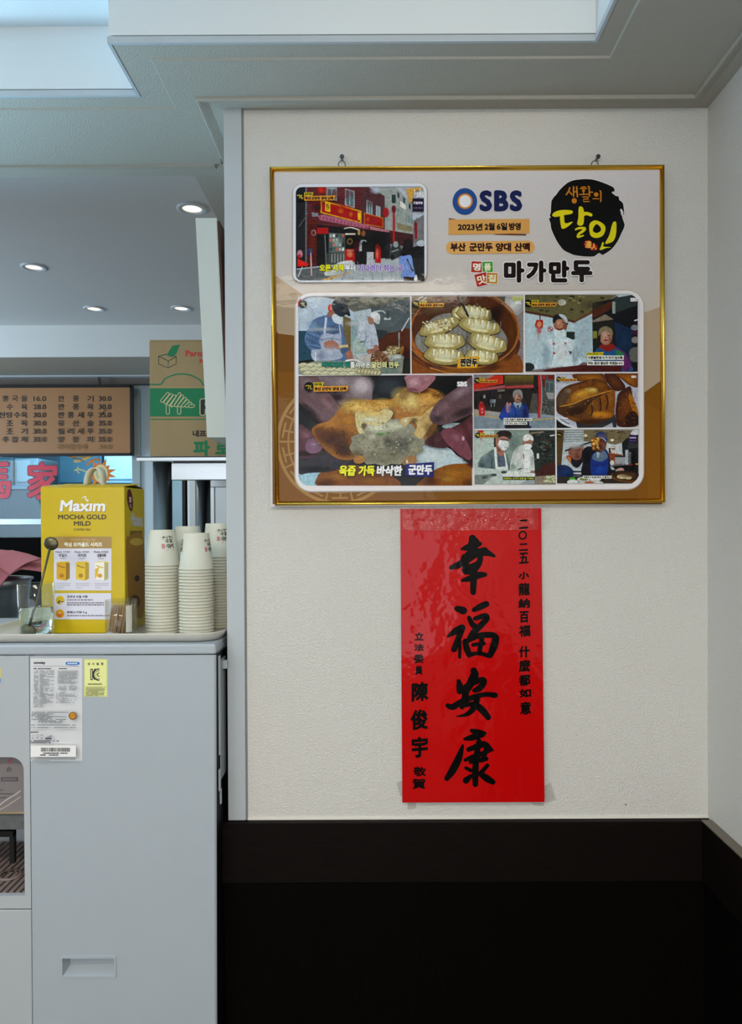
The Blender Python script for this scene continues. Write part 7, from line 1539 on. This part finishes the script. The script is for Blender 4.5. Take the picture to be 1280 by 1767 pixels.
col_r = [('二', 889, 910, 910.5, 915), ('〇', 894, 916, 909, 932), ('二', 895, 938, 911, 951), ('五', 895, 954, 912, 973), ('小', 894, 987, 913, 1000), ('龍', 894, 1006, 914, 1028), ('納', 894, 1033, 914, 1050), ('百', 896, 1055, 912, 1075), ('福', 895, 1079, 915, 1099), ('什', 895, 1115, 914, 1135), ('麼', 895, 1139, 915, 1160), ('都', 895, 1164, 915, 1184), ('如', 896, 1189, 916, 1204), ('意', 897, 1211, 916, 1233)]
col_r[0] = ('二', 895, 897, 911, 913)
for ch, x0_, y0_, x1_, y1_ in col_r: pr.text(ch, x0_, y0_, x1_, y1_, K3, 0.75, slope=-0.06)
for ch, x0_, y0_, x1_, y1_ in (('立', 715, 1091, 731, 1105), ('法', 714, 1111, 731, 1123), ('委', 714, 1129, 731, 1144), ('員', 716, 1149, 729, 1164)): pr.text(ch, x0_, y0_, x1_, y1_, K3, 0.5)
for ch, x0_, y0_, x1_, y1_ in (('陳', 710, 1178, 739, 1211), ('俊', 708, 1225, 738, 1260), ('宇', 710, 1272, 738, 1308)): pr.text(ch, x0_, y0_, x1_, y1_, K3, 1.25, slope=-0.08)
for ch, x0_, y0_, x1_, y1_ in (('敬', 713, 1323, 735, 1339), ('賀', 711, 1343, 734, 1361)): pr.text(ch, x0_, y0_, x1_, y1_, K3, 0.55)
pr.build('brush_lettering', print_mat('black_ink', 0.5, 0.6, 7, spec=0.05, bdist=0.010, coat=0.15), rp_)
# clear tape
M_tape = thin_glass('clear_tape', (0.97, 0.97, 0.965), 0.9, 0.08, 0.9, 70)
for q in ([(672, 876, DW - 0.0010), (950, 874, DW - 0.0010), (950, 914, DW - 0.0075), (672, 917, DW - 0.0075)], ):
    vs = []
    nx_, ny_ = 24, 5
    for j_ in range(ny_ + 1):
        for i in range(nx_ + 1):
            u, v = i / nx_, j_ / ny_
            px, py = 672 + 278 * u, 875 + 41 * v - 2 * u
            w0 = onr(px, py, 0.0006 + 0.0006 * math.sin(i * 2.1 + j_) * math.sin(j_ * 1.3))
            if u < 0.07 or u > 0.945: w0 = Vector(w0); w0.y = DW - 0.0012
            vs.append(w0)
    MB().add(vs, [(j_ * (nx_ + 1) + i, j_ * (nx_ + 1) + i + 1, (j_ + 1) * (nx_ + 1) + i + 1, (j_ + 1) * (nx_ + 1) + i) for j_ in range(ny_) for i in range(nx_)], True).build('tape_strip', M_tape, rp_)
M_tape2 = mat('dull_tape', '#b9b6ae', 0.3, alpha=0.35)
for q in ([(684, 1352), (694, 1346), (694, 1376), (690, 1372)], [(703, 1384), (718, 1384), (717, 1395), (703, 1398)], [(939, 1356), (950, 1350), (959, 1380), (940, 1386)], [(915, 1385), (938, 1385), (938, 1391), (922, 1390)]):
    vs = [W(x, y, DW - 0.0012) for x, y in q]; MB().add(vs, [tuple(range(4))]).build('tape_strip', M_tape2, rp_)
m_ = MB(); c = W(1079.5, 1388, DW); m_.tube([(c.x, DW + 0.0005, c.z), (c.x, DW - 0.002, c.z)], [0.0014, 0.0010], 8)
tag(m_.build('wall_pin', M_black, None), 'tiny dark pin stuck in the wall above the wood panelling', 'pin')
